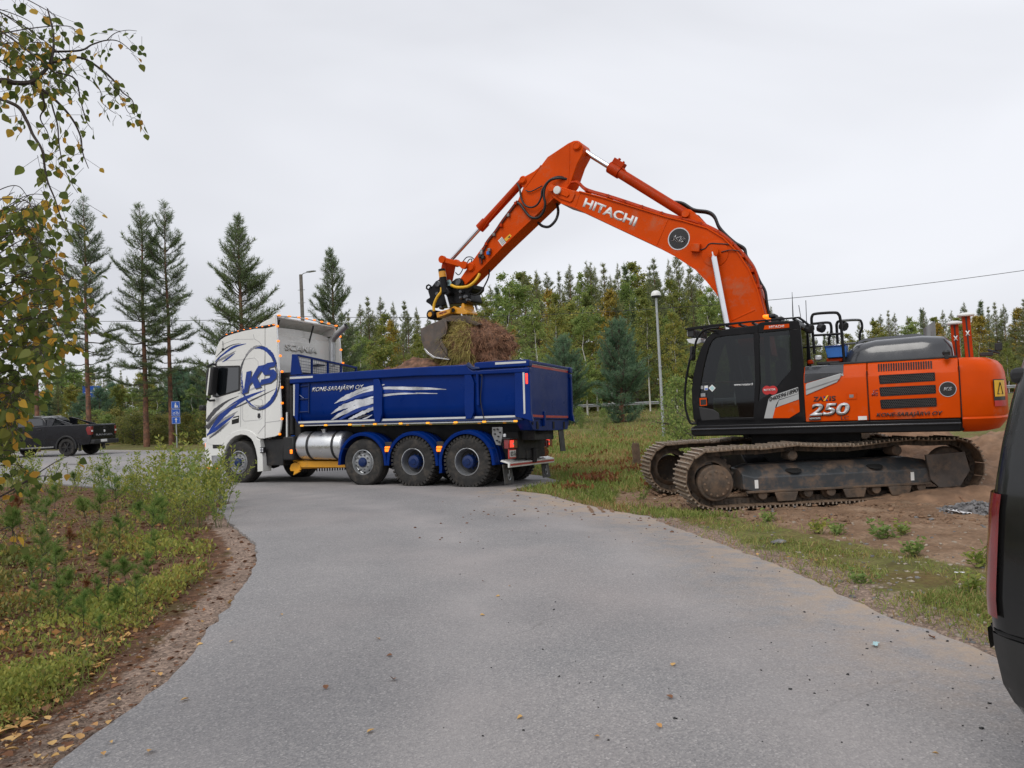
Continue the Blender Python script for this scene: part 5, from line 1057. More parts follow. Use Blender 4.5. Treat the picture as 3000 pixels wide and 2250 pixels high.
# --- antennas and beacon
for a, b, yl in (((82, 225), (74, 0), .3), ((22, 180), (0, 50), .6),): rail([a, b], yl, .006, 'radio_antenna')
MB().tube([EXC.u('F', 1537, 160, .8), EXC.u('F', 1528, -80, .8)], [.012, .004], 6).build('radio_antenna', MT['black_plastic'], X)
# --- cab
CABY = 1.46; CI = .46
def ep_(name, pts, y0, depth, m_, par, bevel=.01): q = EXC.us('F', pts, CABY); return MB().prism([(p.x, y0, p.z) for p in q], (0, -depth, 0)).build(name, MT[m_], par, 35, bevel)
fp_out = [(600, 1205), (568, 1150), (556, 1000), (552, 880), (566, 740), (596, 600), (640, 470), (690, 375), (745, 322), (800, 300)]
fp_in = [(850, 352), (790, 362), (752, 392), (722, 450), (690, 560), (660, 700), (640, 830), (632, 960), (630, 1060), (650, 1170)]
floor_b = MB().box(-.05, 1.80, CI, CABY, 1.34, 1.46)
CAB = floor_b.build('operator_cab', MT['exc_black'], X, bevel=.01)
for y0, d_ in ((CABY, .07), (CI + .07, .07)):
    ep_('front_pillar', fp_out + fp_in, y0, d_, 'exc_black', CAB); ep_('roof_rail', [(742, 322), (800, 298), (900, 278), (1195, 238), (1200, 322), (1140, 322), (850, 350)], y0, d_, 'exc_black', CAB)
    ep_('middle_pillar', [(1150, 320), (1206, 316), (1212, 600), (1218, 800), (1200, 1000), (1160, 1160), (1150, 1160), (1168, 780), (1160, 500)], y0, d_, 'exc_black', CAB)
    ep_('rear_corner', [(1500, 285), (1608, 270), (1640, 640), (1662, 1182), (1150, 1185), (1150, 1160), (1190, 985), (1255, 940), (1330, 900), (1420, 800), (1525, 660), (1528, 560)], y0, d_, 'exc_black', CAB)
    ep_('door_sill', [(600, 1205), (640, 1165), (1170, 1150), (1180, 1190)], y0, d_, 'exc_black', CAB); ep_('roof_side', [(1196, 318), (1196, 228), (1230, 212), (1590, 196), (1612, 272), (1500, 290)], y0, d_, 'exc_black', CAB)
ep_('grab_recess', [(622, 1035), (760, 1060), (815, 1095), (830, 1160), (650, 1172), (632, 1120)], CABY + .004, .03, 'black_plastic', CAB)
ep_('door_glass', [(800, 352), (1150, 320), (1160, 500), (1168, 780), (1150, 1160), (650, 1170), (630, 1040), (640, 830), (690, 560), (740, 400)], CABY - .03, .006, 'cab_glass', CAB, 0)
ep_('quarter_glass', [(1206, 316), (1500, 285), (1528, 560), (1525, 660), (1330, 900), (1200, 990), (1218, 800)], CABY - .03, .006, 'cab_glass', CAB, 0)
ep_('glass_bar', [(640, 800), (1165, 778), (1166, 786), (640, 809)], CABY - .02, .012, 'black_plastic', CAB, 0)
roof = EXC.us('F', [(745, 318), (850, 285), (1195, 232), (1240, 210), (1595, 196), (1606, 262), (1250, 290), (860, 330)], CABY)
MB().prism([(p.x, CABY - .05, p.z) for p in roof], (0, -(CABY - CI - .1), 0)).build('cab_roof', MT['exc_black'], CAB, bevel=.03)
fp = EXC.us('F', fp_out[1:], CABY); MB().loft([[(p.x - .03, y, p.z) for p in fp] for y in (CABY - .08, CI + .08)], False, False).build('front_glass', MT['cab_glass'], CAB, 60)
MB().box(-.07, -.03, CI, CABY - .05, 1.4, 2.2).build('rear_panel', MT['exc_black'], CAB, bevel=.01); MB().box(-.06, -.05, CI + .05, CABY - .08, 2.2, 2.95).build('rear_glass', MT['cab_glass'], CAB, 0)
MB().box(-.03, .9, CI + .01, CI + .05, 1.4, 2.05).build('inner_panel', MT['cab_inside'], CAB)
# seat, console, levers
se = MB(); se.box(.35, .85, .72, 1.22, 1.62, 1.78); se.box(.28, .42, .74, 1.2, 1.75, 2.45); se.box(.26, .38, .82, 1.12, 2.45, 2.68); se.box(.40, .80, .66, .80, 1.50, 1.62); se.build('operator_seat', MT['cab_inside'], CAB, bevel=.05, segs=3)
cn = MB(); cn.box(.7, 1.0, .58, .72, 1.46, 1.95); cn.box(.7, 1.0, 1.24, 1.36, 1.46, 1.95); cn.cyl((.9, 1.3, 1.95), (.95, 1.3, 2.15), .025); cn.cyl((.9, .65, 1.95), (.95, .65, 2.15), .025); cn.box(1.25, 1.32, .55, .85, 2.0, 2.3); cn.build('control_console', MT['cab_inside'], CAB, bevel=.015)
# orange brow with name, roof guard, lamps, beacon
br = ep_('name_plate', [(1252, 285), (1262, 246), (1500, 228), (1502, 264), (1480, 268)], CABY + .012, .02, 'orange', CAB, .004)
letter(br, 'HITACHI', *(EXC.u('F', *p, CABY + .012) for p in ((1305, 272), (1450, 262), (1305, 248))), MT['white_print'], .012)
gd_ = EXC.us('F', [(484, 270), (700, 240), (1100, 200), (1590, 158), (1592, 172), (1100, 216), (520, 290), (488, 286)], CABY)
MB().prism([(p.x, CABY + .0, p.z) for p in gd_], (0, -.05, 0)).build('roof_guard_side', MT['exc_black'], CAB, bevel=.006); MB().prism([(p.x, CI + .0, p.z) for p in gd_], (0, .05, 0)).build('roof_guard_side', MT['exc_black'], CAB, bevel=.006)
for k in range(9):
    p = gd_[0].lerp(gd_[3], .04 + k * .115); MB().box(p.x - .025, p.x + .025, CI, CABY - .01, p.z - .05, p.z - .02).build('roof_guard_bar', MT['exc_black'], CAB)
rail([(1590, 165), (1640, 200), (1690, 240)], CABY, .02, 'hand_rail', 'F')
for yy in (1.36, 1.1, .75, .55):
    p = EXC.u('F', 545, 318, 1.4); MB().box(p.x - .06, p.x + .06, yy - .07, yy + .07, p.z - .07, p.z + .06).build('work_lamp', MT['black_plastic'], CAB, bevel=.012); MB().box(p.x + .06, p.x + .066, yy - .055, yy + .055, p.z - .05, p.z + .05).build('lamp_lens', MT['clear_lens'], CAB, 0)
q = EXC.us('F', [(500, 378), (560, 368), (640, 365), (645, 410), (590, 432), (520, 412)], 1.4); MB().prism(q, (0, -.85, 0)).build('rain_visor', MT['clear_lens'], CAB, bevel=.01)
rail([(560, 500), (530, 600), (500, 760), (488, 900), (492, 1040), (520, 1150), (545, 1195), (600, 1198)], 1.5, .022, 'grab_rail', 'F'); rail([(575, 520), (595, 400), (640, 320), (700, 280), (820, 262)], 1.5, .022, 'grab_rail', 'F')
MB().prism(EXC.us('F', [(532, 460), (545, 440), (562, 445), (560, 560), (545, 590), (530, 580)], 1.52), (0, -.22, 0)).build('cab_mirror', MT['black_plastic'], CAB, bevel=.03)
p = EXC.u('F', 1310, 158, .95); MB().box(p.x - .12, p.x + .0, .75, 1.1, p.z - .035, p.z + .035).build('light_beacon', MT['black_plastic'], CAB, bevel=.02); MB().box(p.x - .02, p.x + .10, .76, 1.09, p.z - .03, p.z + .03).build('beacon_lens', MT['amber_lit'], CAB, bevel=.02); p = EXC.u('F', 1400, 195, .95); MB().box(p.x - .08, p.x + .12, .8, 1.05, p.z - .06, p.z + .06).build('beacon_foot', MT['black_plastic'], CAB, bevel=.02)
# cab decals
YC = CABY + .003
def cdec(poly, m_, off=.002, par=CAB, name='sticker'): q = EXC.us('F', poly, YC + off); return MB().prism(q, (0, -.002, 0)).build(name, MT[m_], par, 0)
cdec([(1256, 1146), (1300, 960), (1330, 928), (1585, 842), (1592, 905), (1400, 965), (1370, 1020), (1340, 1146)], 'silver_trim', .004); cdec([(1400, 972), (1592, 908), (1594, 962), (1400, 1030), (1375, 1040)], 'silver_trim', .007); cdec([(1336, 1144), (1364, 1046), (1596, 965), (1602, 1082), (1500, 1144)], 'orange', .004)
letter(CAB, '0405961890', *(EXC.u('F', *p, YC) for p in ((1306, 984), (1584, 888), (1310, 944))), MT['ink'], .035, (0, .008, 0))
letter(CAB, 'www.rotator.fi', *(EXC.u('F', *p, YC) for p in ((960, 830), (1144, 824), (960, 808))), MT['white_print'], .02, (0, -.025, 0))
for cx_ in (1284, 1342): q = EXC.u('F', cx_, 873, YC); MB().lathe([(.078, 0), (.078, .003), (.001, .004)], (q.x, YC, q.z), (0, 1, 0), 20).build('round_badge', MT['sticker_red'], CAB, 0)
letter(CAB, 'ROTATOR', *(EXC.u('F', *p, YC) for p in ((1254, 882), (1368, 876), (1254, 862))), MT['white_print'], .02, (0, .008, 0))
cdec([(716, 852), (750, 818), (785, 852), (752, 888)], 'plate_white', -.02); cdec([(727, 852), (751, 829), (774, 853), (752, 877)], 'litter_blue', -.018); cdec([(675, 830), (710, 828), (710, 872), (675, 874)], 'plate_white', -.02); cdec([(680, 855), (708, 854), (708, 868), (680, 868)], 'sign_blue', -.018); cdec([(636, 832), (666, 830), (666, 862), (638, 862)], 'grey_graphic', -.02); cdec([(628, 950), (698, 946), (702, 1022), (632, 1026)], 'orange', .002); cdec([(637, 966), (692, 962), (694, 1014), (640, 1018)], 'ink', .004); cdec([(640, 905), (684, 900), (686, 934), (642, 936)], 'grey_graphic', .002)

# --- boom
bt = [(62, 425), (140, 436), (215, 462), (290, 478), (500, 532), (760, 612), (1050, 700), (1200, 735), (1400, 795), (1540, 880), (1660, 1000), (1760, 1150), (1835, 1330), (1880, 1500), (1915, 1650), (1960, 1900)]
bb_ = [(1700, 1900), (1640, 1700), (1585, 1560), (1545, 1470), (1490, 1370), (1400, 1255), (1300, 1152), (1130, 1040), (950, 945), (700, 828), (480, 725), (240, 612), (130, 578), (60, 530), (30, 490), (35, 450)]
BY = .30
bq = EXC.us('E', bt + bb_, BY)
BM = MB().prism([(p.x, BY, p.z) for p in bq], (0, -2 * BY, 0)).build('boom', MT['orange'], X, 25, bevel=.012)
# flange lips: plates that stand proud along both edges
def strip(z, pts, y0, y1, wd, mat_, par, name):
    q = EXC.us(z, pts, BY); a = []; b = []
    for i, p in enumerate(q):
        d = (q[min(i + 1, len(q) - 1)] - q[max(i - 1, 0)]); n_ = Vector((-d.z, 0, d.x)).normalized() * wd / 2; a.append(Vector((p.x, y0, p.z)) + n_); b.append(Vector((p.x, y0, p.z)) - n_)
    return MB().prism(a + b[::-1], (0, y1 - y0, 0)).build(name, MT[mat_], par, 30, .004)
strip('E', bb_[1:-3], BY + .03, -BY - .03, .028, 'orange', BM, 'boom_flange'); strip('E', bt[3:15], BY + .03, -BY - .03, .028, 'orange', BM, 'boom_flange')
for pts_ in ([(295, 480), (255, 605)], [(1062, 705), (960, 940)], [(1810, 1505), (1600, 1600)]): strip('E', pts_, BY + .008, BY - .01, .022, 'orange', BM, 'weld_seam')
# reinforcement plates at the nose and the cylinder pin
eplate('nose_plate', 'E', [(50, 450), (90, 425), (200, 460), (245, 475), (250, 500), (225, 560), (205, 570), (120, 540), (60, 500)], BY + .03, BY, 'orange', BM, .01); eplate('pin_keeper', 'E', [(40, 440), (70, 420), (190, 480), (200, 505), (180, 525), (60, 480)], BY + .055, BY + .03, 'orange', BM, .008)
p = EXC.u('E', 110, 472, BY); MB().lathe([(.085, 0), (.085, .10), (.06, .105), (.001, .105)], (p.x, BY, p.z), (0, 1, 0), 20).build('boom_nose_pin', MT['plate_white'], BM)
p = EXC.u('E', 58, 452, BY); MB().lathe([(.075, 0), (.075, .085), (.001, .09)], (p.x, BY, p.z), (0, 1, 0), 20).build('pin_boss', MT['orange'], BM)
pc = EXC.u('E', 1467, 1015, BY); MB().lathe([(.26, 0), (.26, .012), (.24, .016), (.001, .016)], (pc.x, BY, pc.z), (0, 1, 0), 32).build('pin_reinforcement', MT['orange'], BM); MB().cyl((pc.x, -.52, pc.z), (pc.x, .52, pc.z), .085, n=20).build('cylinder_pin', MT['orange'], BM)
eplate('boom_box', 'E', [(1252, 925), (1335, 928), (1325, 1000), (1250, 995)], BY + .10, BY, 'orange', BM, .008)
eplate('cylinder_bracket', 'E', [(1190, 735), (1205, 690), (1225, 650), (1250, 640), (1285, 655), (1415, 800)], .20, .13, 'orange', BM, .008); eplate('cylinder_bracket', 'E', [(1190, 735), (1205, 690), (1225, 650), (1250, 640), (1285, 655), (1415, 800)], -.13, -.20, 'orange', BM, .008, trace=.2)
elet('E', 'HITACHI', (318, 605), (770, 778), (345, 532), 'white_print', .035, BM, .004, BY)
p = EXC.u('E', 1152, 888, BY); rk = MB().lathe([(.225, 0), (.225, .004), (.001, .004)], (p.x, BY + .002, p.z), (0, 1, 0), 36).build('round_badge', MT['silver_print'], BM); MB().lathe([(.205, .006), (.001, .008)], (p.x, BY + .002, p.z), (0, 1, 0), 36).build('badge_face', MT['ink'], rk); elet('E', 'KS', (1088, 900), (1198, 925), (1112, 852), 'silver_print', .05, BM, .013, BY); elet('E', 'KS', (1088, 900), (1198, 925), (1112, 852), 'ink', .005, BM, .017, BY)
# pipes and hoses along the boom
def hose(z, pts, y, r=.022, m_='hose', par=BM, name='hose', n=40):
    q = [EXC.u(z, *p_, yy) for p_, yy in zip(pts, y if isinstance(y, (list, tuple)) else [y] * len(pts))]; return MB().tube(bez([tuple(a) for a in q], n), r, 7).build(name, MT[m_], par, 60)
for dy, yy in ((0, .22), (-8, .12), (6, .27)): hose('E', [(215, 395 + dy), (270, 395 + dy), (330, 450 + dy), (400, 480 + dy), (560, 525 + dy), (820, 610 + dy), (1050, 685 + dy), (1250, 725 + dy), (1420, 790 + dy), (1540, 860 + dy), (1660, 970 + dy), (1760, 1080 + dy), (1820, 1180 + dy), (1850, 1320 + dy), (1870, 1440 + dy), (1900, 1560 + dy)], yy, .024, 'orange_worn', BM, 'oil_pipe', 70)
for dx, yy in ((0, -.05), (14, -.12)): hose('E', [(600 + dx, 270), (660 + dx, 360), (740 + dx, 385), (840, 420 + dx), (960, 520 + dx), (1060, 560 + dx), (1180, 575 + dx), (1280, 632 + dx), (1400, 650 + dx), (1460, 690 + dx), (1500, 780 + dx), (1560, 850 + dx), (1640, 920 + dx), (1720, 970 + dx), (1740, 1040 + dx), (1800, 1130), (1850, 1250), (1900, 1340), (1915, 1440), (1935, 1540)], yy, .028, 'hose', BM, 'hose', 90)
hose('E', [(1330, 985), (1380, 970), (1420, 930), (1500, 930), (1590, 935)], .32, .012); hose('E', [(1520, 1002), (1600, 985), (1680, 995)], .33, .010)
for x, y in ((360, 470), (548, 522), (690, 570), (840, 616), (1010, 672), (1180, 712), (1345, 762), (1500, 838), (1625, 935), (1720, 1040), (1800, 1165), (1848, 1300)):
    p = EXC.u('E', x, y, .2); MB().box(p.x - .03, p.x + .03, .05, .31, p.z - .04, p.z + .03).build('pipe_clamp', MT['orange_worn'], BM, bevel=.006)
# --- boom cylinders
for s in (1, -1):
    p0_ = Vector((pc.x, s * .46, pc.z)); p1_ = EXC.u('E', 1572, 1640, .46); p1_.y = s * .46; d = (p1_ - p0_).normalized()
    lo = p0_ + d * ((p0_.z - 1.05) / -d.z * -1 if d.z > 0 else (p0_.z - 1.05) / -d.z)
    cr_ = MB().cyl(p0_, p0_ + d * 1.75, .062, n=18).build('boom_cylinder_rod', MT['chrome'], X, 50); MB().cyl(p0_ + d * 1.75, lo, .10, n=18).build('boom_cylinder', MT['exc_black'], X, 50); MB().lathe([(.11, -.055), (.115, -.04), (.115, .04), (.11, .055), (.001, .056)], p0_, (0, 1, 0), 18).build('rod_eye', MT['orange'], cr_)
# --- arm cylinder
pe = EXC.u('E', 1240, 690, 0); pt_ = EXC.u('E', 268, 88, 0); dm = (pe - pt_).normalized(); Lc = (pe - pt_).length
ba = EXC.u('E', 560, 275, 0); Lb = (ba - pt_).dot(dm)
AC = MB().cyl(pt_ + dm * Lb, pe - dm * .06, .105, n=20).build('arm_cylinder', MT['orange_worn'], X, 50)
MB().cyl(pt_, pt_ + dm * (Lb + .1), .06, n=18).build('cylinder_rod', MT['chrome'], AC, 50); MB().cyl(pt_ + dm * (Lb - .03), pt_ + dm * (Lb + .25), .128, n=16).build('cylinder_head', MT['orange_worn'], AC, 40)
MB().lathe([(.115, -.12), (.12, -.1), (.12, .1), (.115, .12), (.001, .12)], pe, (0, 1, 0), 18).build('cylinder_eye', MT['orange'], AC); MB().cyl(pe + Vector((0, -.26, 0)), pe + Vector((0, .26, 0)), .075, n=18).build('cylinder_pin', MT['orange'], AC)
vb = MB(); c_ = pt_ + dm * (Lb + .12); up_ = Vector((-dm.z, 0, dm.x)) * (1 if dm.x < 0 else 1); up_ = up_ if up_.z > 0 else -up_
vb.obox(c_ + up_ * .16, dm * .14, (0, .08, 0), up_ * .06); vb.cyl(c_ + up_ * .18 - dm * .05, c_ + up_ * .26 - dm * .05, .03); vb.cyl(c_ + up_ * .18 + dm * .07, c_ + up_ * .25 + dm * .07, .025); vb.build('valve_block', MT['orange_worn'], AC, bevel=.01)
hose('E', [(640, 262), (680, 290), (720, 350), (800, 400), (1000, 530), (1090, 585)], .05, .02, 'orange_worn', AC, 'oil_pipe')
# --- arm
AY = .22
aq = [(1340, 132), (1395, 106), (1430, 104), (1468, 126), (1488, 170), (1480, 235), (1430, 330), (1395, 430), (1365, 520), (1330, 570), (1300, 610), (1215, 655), (980, 882), (700, 1150), (490, 1365), (345, 1508), (310, 1512), (288, 1480), (296, 1440), (400, 1290), (475, 1185), (600, 1020), (745, 845), (850, 690), (905, 562), (888, 545), (878, 500), (890, 470), (1010, 402), (1080, 345), (1140, 265)]
AR = eplate('arm', 'D', aq, AY, -AY, 'orange', X, .012, 25)
q = EXC.us('D', [(1215, 655), (980, 882), (700, 1150), (490, 1365)], AY)
def astrip(pts, wd, y0=AY + .01, y1=AY - .01, nm='weld_seam'):
    q = EXC.us('D', pts, AY); a = []; b = []
    for i, p in enumerate(q):
        d = (q[min(i + 1, len(q) - 1)] - q[max(i - 1, 0)]); n_ = Vector((-d.z, 0, d.x)).normalized() * wd / 2; a.append(Vector((p.x, y0, p.z)) + n_); b.append(Vector((p.x, y0, p.z)) - n_)
    return MB().prism(a + b[::-1], (0, y1 - y0, 0)).build(nm, MT['orange'], AR, 30)
astrip([(1352, 140), (1352, 330), (1340, 520)], .03); astrip([(1080, 345), (925, 560)], .02); astrip([(1215, 650), (980, 875), (700, 1142), (495, 1355)], .02)
for x, y, r in ((1430, 158, .085), (905, 490, .075), (398, 1335, .09)):
    p = EXC.u('D', x, y, AY); MB().lathe([(r * 1.25, 0), (r * 1.25, .02), (r, .025), (r, .05), (r * .8, .055), (r * .8, .048), (.001, .048)], (p.x, AY, p.z), (0, 1, 0), 22).build('pin_boss', MT['orange'], AR)
p = EXC.u('D', 1250, 590, AY)
# labels on the arm
def adec(poly, m_, off=.003): q = EXC.us('D', poly, AY + off); return MB().prism(q, (0, -.002, 0)).build('sticker', MT[m_], AR, 0)
adec([(660, 1078), (698, 1040), (744, 1102), (706, 1140)], 'plate_white'); adec([(720, 1064), (775, 1012), (794, 1032), (740, 1086)], 'sticker_yellow'); adec([(752, 1048), (775, 1030), (776, 1050)], 'ink', .005)
for k in range(4): adec([(672 + k * 9, 1076 - k * 9), (676 + k * 9, 1072 - k * 9), (710 + k * 9, 1118 - k * 9), (706 + k * 9, 1122 - k * 9)], 'grey_graphic', .005)
# hoses over the elbow
hose('D', [(1330, 480), (1250, 470), (1170, 490), (1120, 550), (1105, 640), (1120, 720), (1100, 800), (1050, 855), (980, 850), (930, 800), (880, 730), (850, 710)], [.2, .3, .34, .36, .36, .34, .3, .28, .27, .27, .27, .26], .03); hose('D', [(1330, 472), (1240, 458), (1150, 500), (1090, 590), (1080, 660), (1040, 730), (980, 755), (920, 730), (885, 660), (870, 570), (845, 520)], [.15, .3, .36, .38, .36, .32, .3, .29, .28, .27, .26], .022)
hose('D', [(1235, 720), (1245, 800), (1220, 880), (1160, 940), (1100, 940), (1050, 905)], [-.05, .0, .1, .1, .05, .0], .032); hose('D', [(1090, 545), (980, 600), (930, 590)], .26, .014)
for k, off in enumerate((0, 9, -8)): hose('D', [(850 + off, 690), (790 + off, 770), (700 + off, 890), (640 + off, 980), (560 + off, 1080), (520 + off, 1160), (490 + off, 1220), (495 + off, 1300)], .25, .014, 'hose' if k else 'orange_worn', AR)
for x, y in ((830, 715), (760, 830), (690, 930), (620, 1020), (545, 1110), (500, 1180), (480, 1230)):
    p = EXC.u('D', x, y, .27); MB().box(p.x - .03, p.x + .03, .22, .29, p.z - .035, p.z + .035).build('hose_clamp', MT['orange_worn' if x % 20 else 'steel_grey'], AR, bevel=.006)
for x, y, m_ in ((565, 1200, 'blue_box'), (485, 1225, 'black_plastic'), (515, 1240, 'black_plastic'), (500, 1200, 'steel_grey'), (575, 1170, 'steel_grey')):
    p = EXC.u('D', x, y, .28); MB().box(p.x - .035, p.x + .035, .23, .31, p.z - .04, p.z + .04).build('hose_coupling', MT[m_], AR, bevel=.012)
# --- bucket cylinder and linkage
pA = EXC.u('D', 903, 500, 0); pL = EXC.u('D', 190, 1280, 0); dm = (pL - pA).normalized(); br_ = (EXC.u('D', 515, 965, 0) - pA).dot(dm)
BC = MB().cyl(pA, pA + dm * br_, .088, n=18).build('bucket_cylinder', MT['orange_worn'], X, 50); MB().cyl(pA + dm * (br_ - .16), pA + dm * (br_ + .06), .115, n=16).build('cylinder_head', MT['orange_worn'], BC); MB().cyl(pA + dm * br_, pL, .05, n=16).build('cylinder_rod', MT['chrome'], BC, 50)
hose('D', [(845, 520), (830, 580), (700, 730), (600, 850), (545, 920), (520, 960)], .06, .018, 'orange_worn', BC, 'oil_pipe')
pK = EXC.u('D', 398, 1335, 0); pT = EXC.u('C', 480, 420, 0)
for s in (1, -1):
    y = s * .27; a, b = Vector((pL.x, y, pL.z)), Vector((pK.x, y, pK.z)); d = (b - a).normalized(); n_ = Vector((-d.z, 0, d.x)) * .06
    MB().prism([a + n_, b + n_, b + d * .05, b - n_, a - n_, a - d * .05], (0, s * .05, 0)).build('side_link', MT['orange'], X, bevel=.012)
    for c in (a, b): MB().cyl(c - Vector((0, s * .01, 0)), c + Vector((0, s * .075, 0)), .09, n=18).build('link_boss', MT['orange'], X)
a, b = pL, Vector((pT.x, 0, pT.z)); d = (b - a).normalized(); n_ = Vector((-d.z, 0, d.x)) * .07; MB().prism([a + n_ + Vector((0, .2, 0)), b + n_ + Vector((0, .2, 0)), b - n_ + Vector((0, .2, 0)), a - n_ + Vector((0, .2, 0))], (0, -.4, 0)).build('bucket_link', MT['orange_worn'], X, bevel=.015)
for pts_ in ([(760, 180), (800, 100), (840, 90), (830, 140)], [(720, 120), (770, 65), (830, 60), (870, 90)], [(620, 270), (660, 300), (700, 260), (740, 170)]): hose('C', pts_, [.1, .15, .15, .1], .012)

# --- tiltrotator
TR = eplate('tiltrotator', 'C', [(245, 520), (255, 470), (300, 450), (350, 385), (395, 365), (500, 380), (560, 400), (620, 360), (660, 340), (700, 355), (725, 400), (730, 440), (860, 430), (855, 490), (800, 540), (825, 620), (820, 660), (750, 690), (640, 690), (540, 700), (440, 720), (300, 730), (270, 700), (215, 665), (225, 630), (270, 605)], .26, -.26, 'exc_black', X, .02)
eplate('hitch_plate', 'C', [(330, 470), (350, 385), (400, 362), (480, 385), (560, 400), (620, 350), (670, 340), (715, 380), (720, 440), (600, 470), (480, 500)], .30, .24, 'exc_black', TR, .012); eplate('hitch_plate', 'C', [(330, 470), (350, 385), (400, 362), (480, 385), (560, 400), (620, 350), (670, 340), (715, 380), (720, 440), (600, 470), (480, 500)], -.24, -.30, 'exc_black', TR, .012, trace=.3)
for x, y, r in ((388, 425, .07), (655, 398, .085)): p = EXC.u('C', x, y, .3); MB().lathe([(r, 0), (r, .03), (r * .8, .035), (r * .75, .02), (.001, .02)], (p.x, .3, p.z), (0, 1, 0), 20).build('hitch_pin', MT['hood_grey'], TR)
p = EXC.u('C', 528, 408, .31); MB().lathe([(.075, 0), (.075, .005), (.001, .006)], (p.x, .305, p.z), (0, 1, 0), 20).build('round_badge', MT['litter_blue'], TR); letter(TR, 'W', *(EXC.u('C', *q_, .312) for q_ in ((508, 422), (540, 420), (508, 396))), MT['ink'], .03)
MB().tube([EXC.u('C', x, y, .28) for x, y in ((250, 500), (228, 480), (232, 450), (258, 435), (285, 450), (280, 480))], .022, 7).build('lifting_eye', MT['exc_black'], TR, 60)
# tilt cylinders: upright, with chrome rods
for s in (1, -1):
    a, b, c_ = (EXC.u('C', x, y, .42) for x, y in ((433, 225), (480, 545), (535, 745)));  a, b, c_ = (Vector((v.x - (0 if s > 0 else .25), s * .42, v.z)) for v in (a, b, c_))
    tcyl = MB().cyl(a, b, .085, n=16).build('tilt_cylinder', MT['exc_black'], TR, 50); MB().cyl(b, c_, .035, n=12).build('cylinder_rod', MT['chrome'], tcyl, 50)
    dd = (b - a).normalized(); MB().cyl(a + dd * .06, a + dd * .20, .0875, n=16).build('yellow_band', MT['yellow_part'], tcyl, 50)
eplate('cylinder_mount', 'C', [(420, 460), (500, 470), (545, 540), (520, 575), (450, 570)], .46, .26, 'exc_black', TR, .02)
for x, y, w_ in ((700, 530, 30), (760, 600, 34), (700, 610, 26), (790, 640, 24), (380, 560, 30), (350, 720, 30), (430, 745, 28)): p = EXC.u('C', x, y, .3); MB().lathe([(w_ / 700, -.05), (w_ / 600, -.03), (w_ / 600, .05), (w_ / 900, .07), (.001, .07)], (p.x, .28, p.z), (0.2, 1, .1), 10).build('hose_fitting', MT['hood_grey'], TR)
# yellow rotor parts
eplate('rotor_arm', 'C', [(355, 810), (520, 762), (560, 740), (545, 820), (440, 860), (368, 882)], .40, -.2, 'yellow_part', TR, .015); eplate('rotor_housing', 'C', [(545, 820), (555, 745), (600, 720), (640, 745), (690, 740), (700, 690), (720, 680), (740, 720), (735, 760), (785, 800), (780, 830), (720, 835), (600, 822)], .30, -.15, 'yellow_part', TR, .015)
letter(TR, 'engcon', *(EXC.u('C', *q_, .40) for q_ in ((400, 835), (498, 808), (400, 812))), MT['red_lens'], .03)
p = EXC.u('C', 308, 840, .3); MB().lathe([(.001, -.3), (.12, -.3), (.12, .08), (.09, .10), (.001, .10)], (p.x, .3, p.z), (0, 1, 0), 18).build('rotor_motor', MT['exc_black'], TR, bevel=.01); MB().lathe([(.06, 0), (.055, .012), (.001, .012)], (p.x, .40, p.z), (0, 1, 0), 16).build('motor_badge', MT['yellow_part'], TR)
p = EXC.u('C', 590, 778, .34); MB().lathe([(.05, 0), (.05, .02), (.001, .02)], (p.x, .34, p.z), (0, 1, 0), 14).build('rotor_pin', MT['exc_black'], TR)
hose('C', [(560, 440), (620, 465), (700, 470), (790, 455), (860, 410), (905, 360), (930, 320), (945, 285)], [.34, .36, .38, .38, .36, .34, .32, .3], .036, 'yellow_sleeve', TR, 'hose_sleeve'); hose('C', [(432, 470), (425, 530), (380, 590), (345, 660), (325, 730), (330, 790)], .46, .034, 'yellow_sleeve', TR, 'hose_sleeve'); hose('C', [(1080, 220), (1065, 330), (1010, 450), (950, 540), (880, 570), (810, 545)], [-.1, 0, .05, .1, .15, .2], .018, 'hose', TR)
hose('C', [(700, 830), (720, 880), (742, 950)], .3, .022, 'chrome', TR, 'lock_rod'); hose('C', [(770, 840), (800, 890), (830, 940)], .2, .022, 'chrome', TR, 'lock_rod')
# --- bucket
W2 = .62
pl_ = [(146, 1028), (445, 898), (492, 915), (500, 985), (482, 1010), (470, 1110), (400, 1170), (395, 1230), (440, 1310), (500, 1395), (540, 1440), (400, 1424), (310, 1408), (245, 1360), (196, 1292), (165, 1210), (150, 1120)]
q = EXC.us('C', pl_, W2); BK = MB().prism([(p.x, W2, p.z) for p in q], (0, -.04, 0)).build('bucket', MT['worn_steel'], X, bevel=.006); MB().prism([(p.x, -W2, p.z) for p in q], (0, .04, 0)).build('bucket_side', MT['worn_steel'], BK, bevel=.006)
sh_ = EXC.us('C', [(492, 915), (445, 898), (300, 955), (146, 1028), (150, 1120), (165, 1210), (196, 1292), (245, 1360), (310, 1408), (400, 1424), (540, 1440)], W2)
shell = MB().loft([[(p.x, y, p.z) for p in sh_] for y in (W2 - .01, -W2 + .01)], False, False).build('bucket_shell', MT['worn_steel'], BK, 40); shell.modifiers.new('t', 'SOLIDIFY').thickness = .025
lip = EXC.us('C', [(190, 1300), (205, 1290), (260, 1352), (330, 1402), (420, 1418), (540, 1440), (530, 1450), (400, 1434), (310, 1418), (235, 1365)], W2 + .012); MB().prism(lip, (0, -.05, 0)).build('cutting_edge', MT['bright_edge'], BK, bevel=.004)
eplate('bucket_rib', 'C', [(440, 905), (470, 960), (485, 1010), (470, 1110), (405, 1175), (400, 1235), (450, 1310), (510, 1395), (500, 1300), (440, 1210), (430, 1160), (490, 1100), (505, 1000), (490, 930)], W2 + .025, W2 - .02, 'worn_steel', BK, .006)
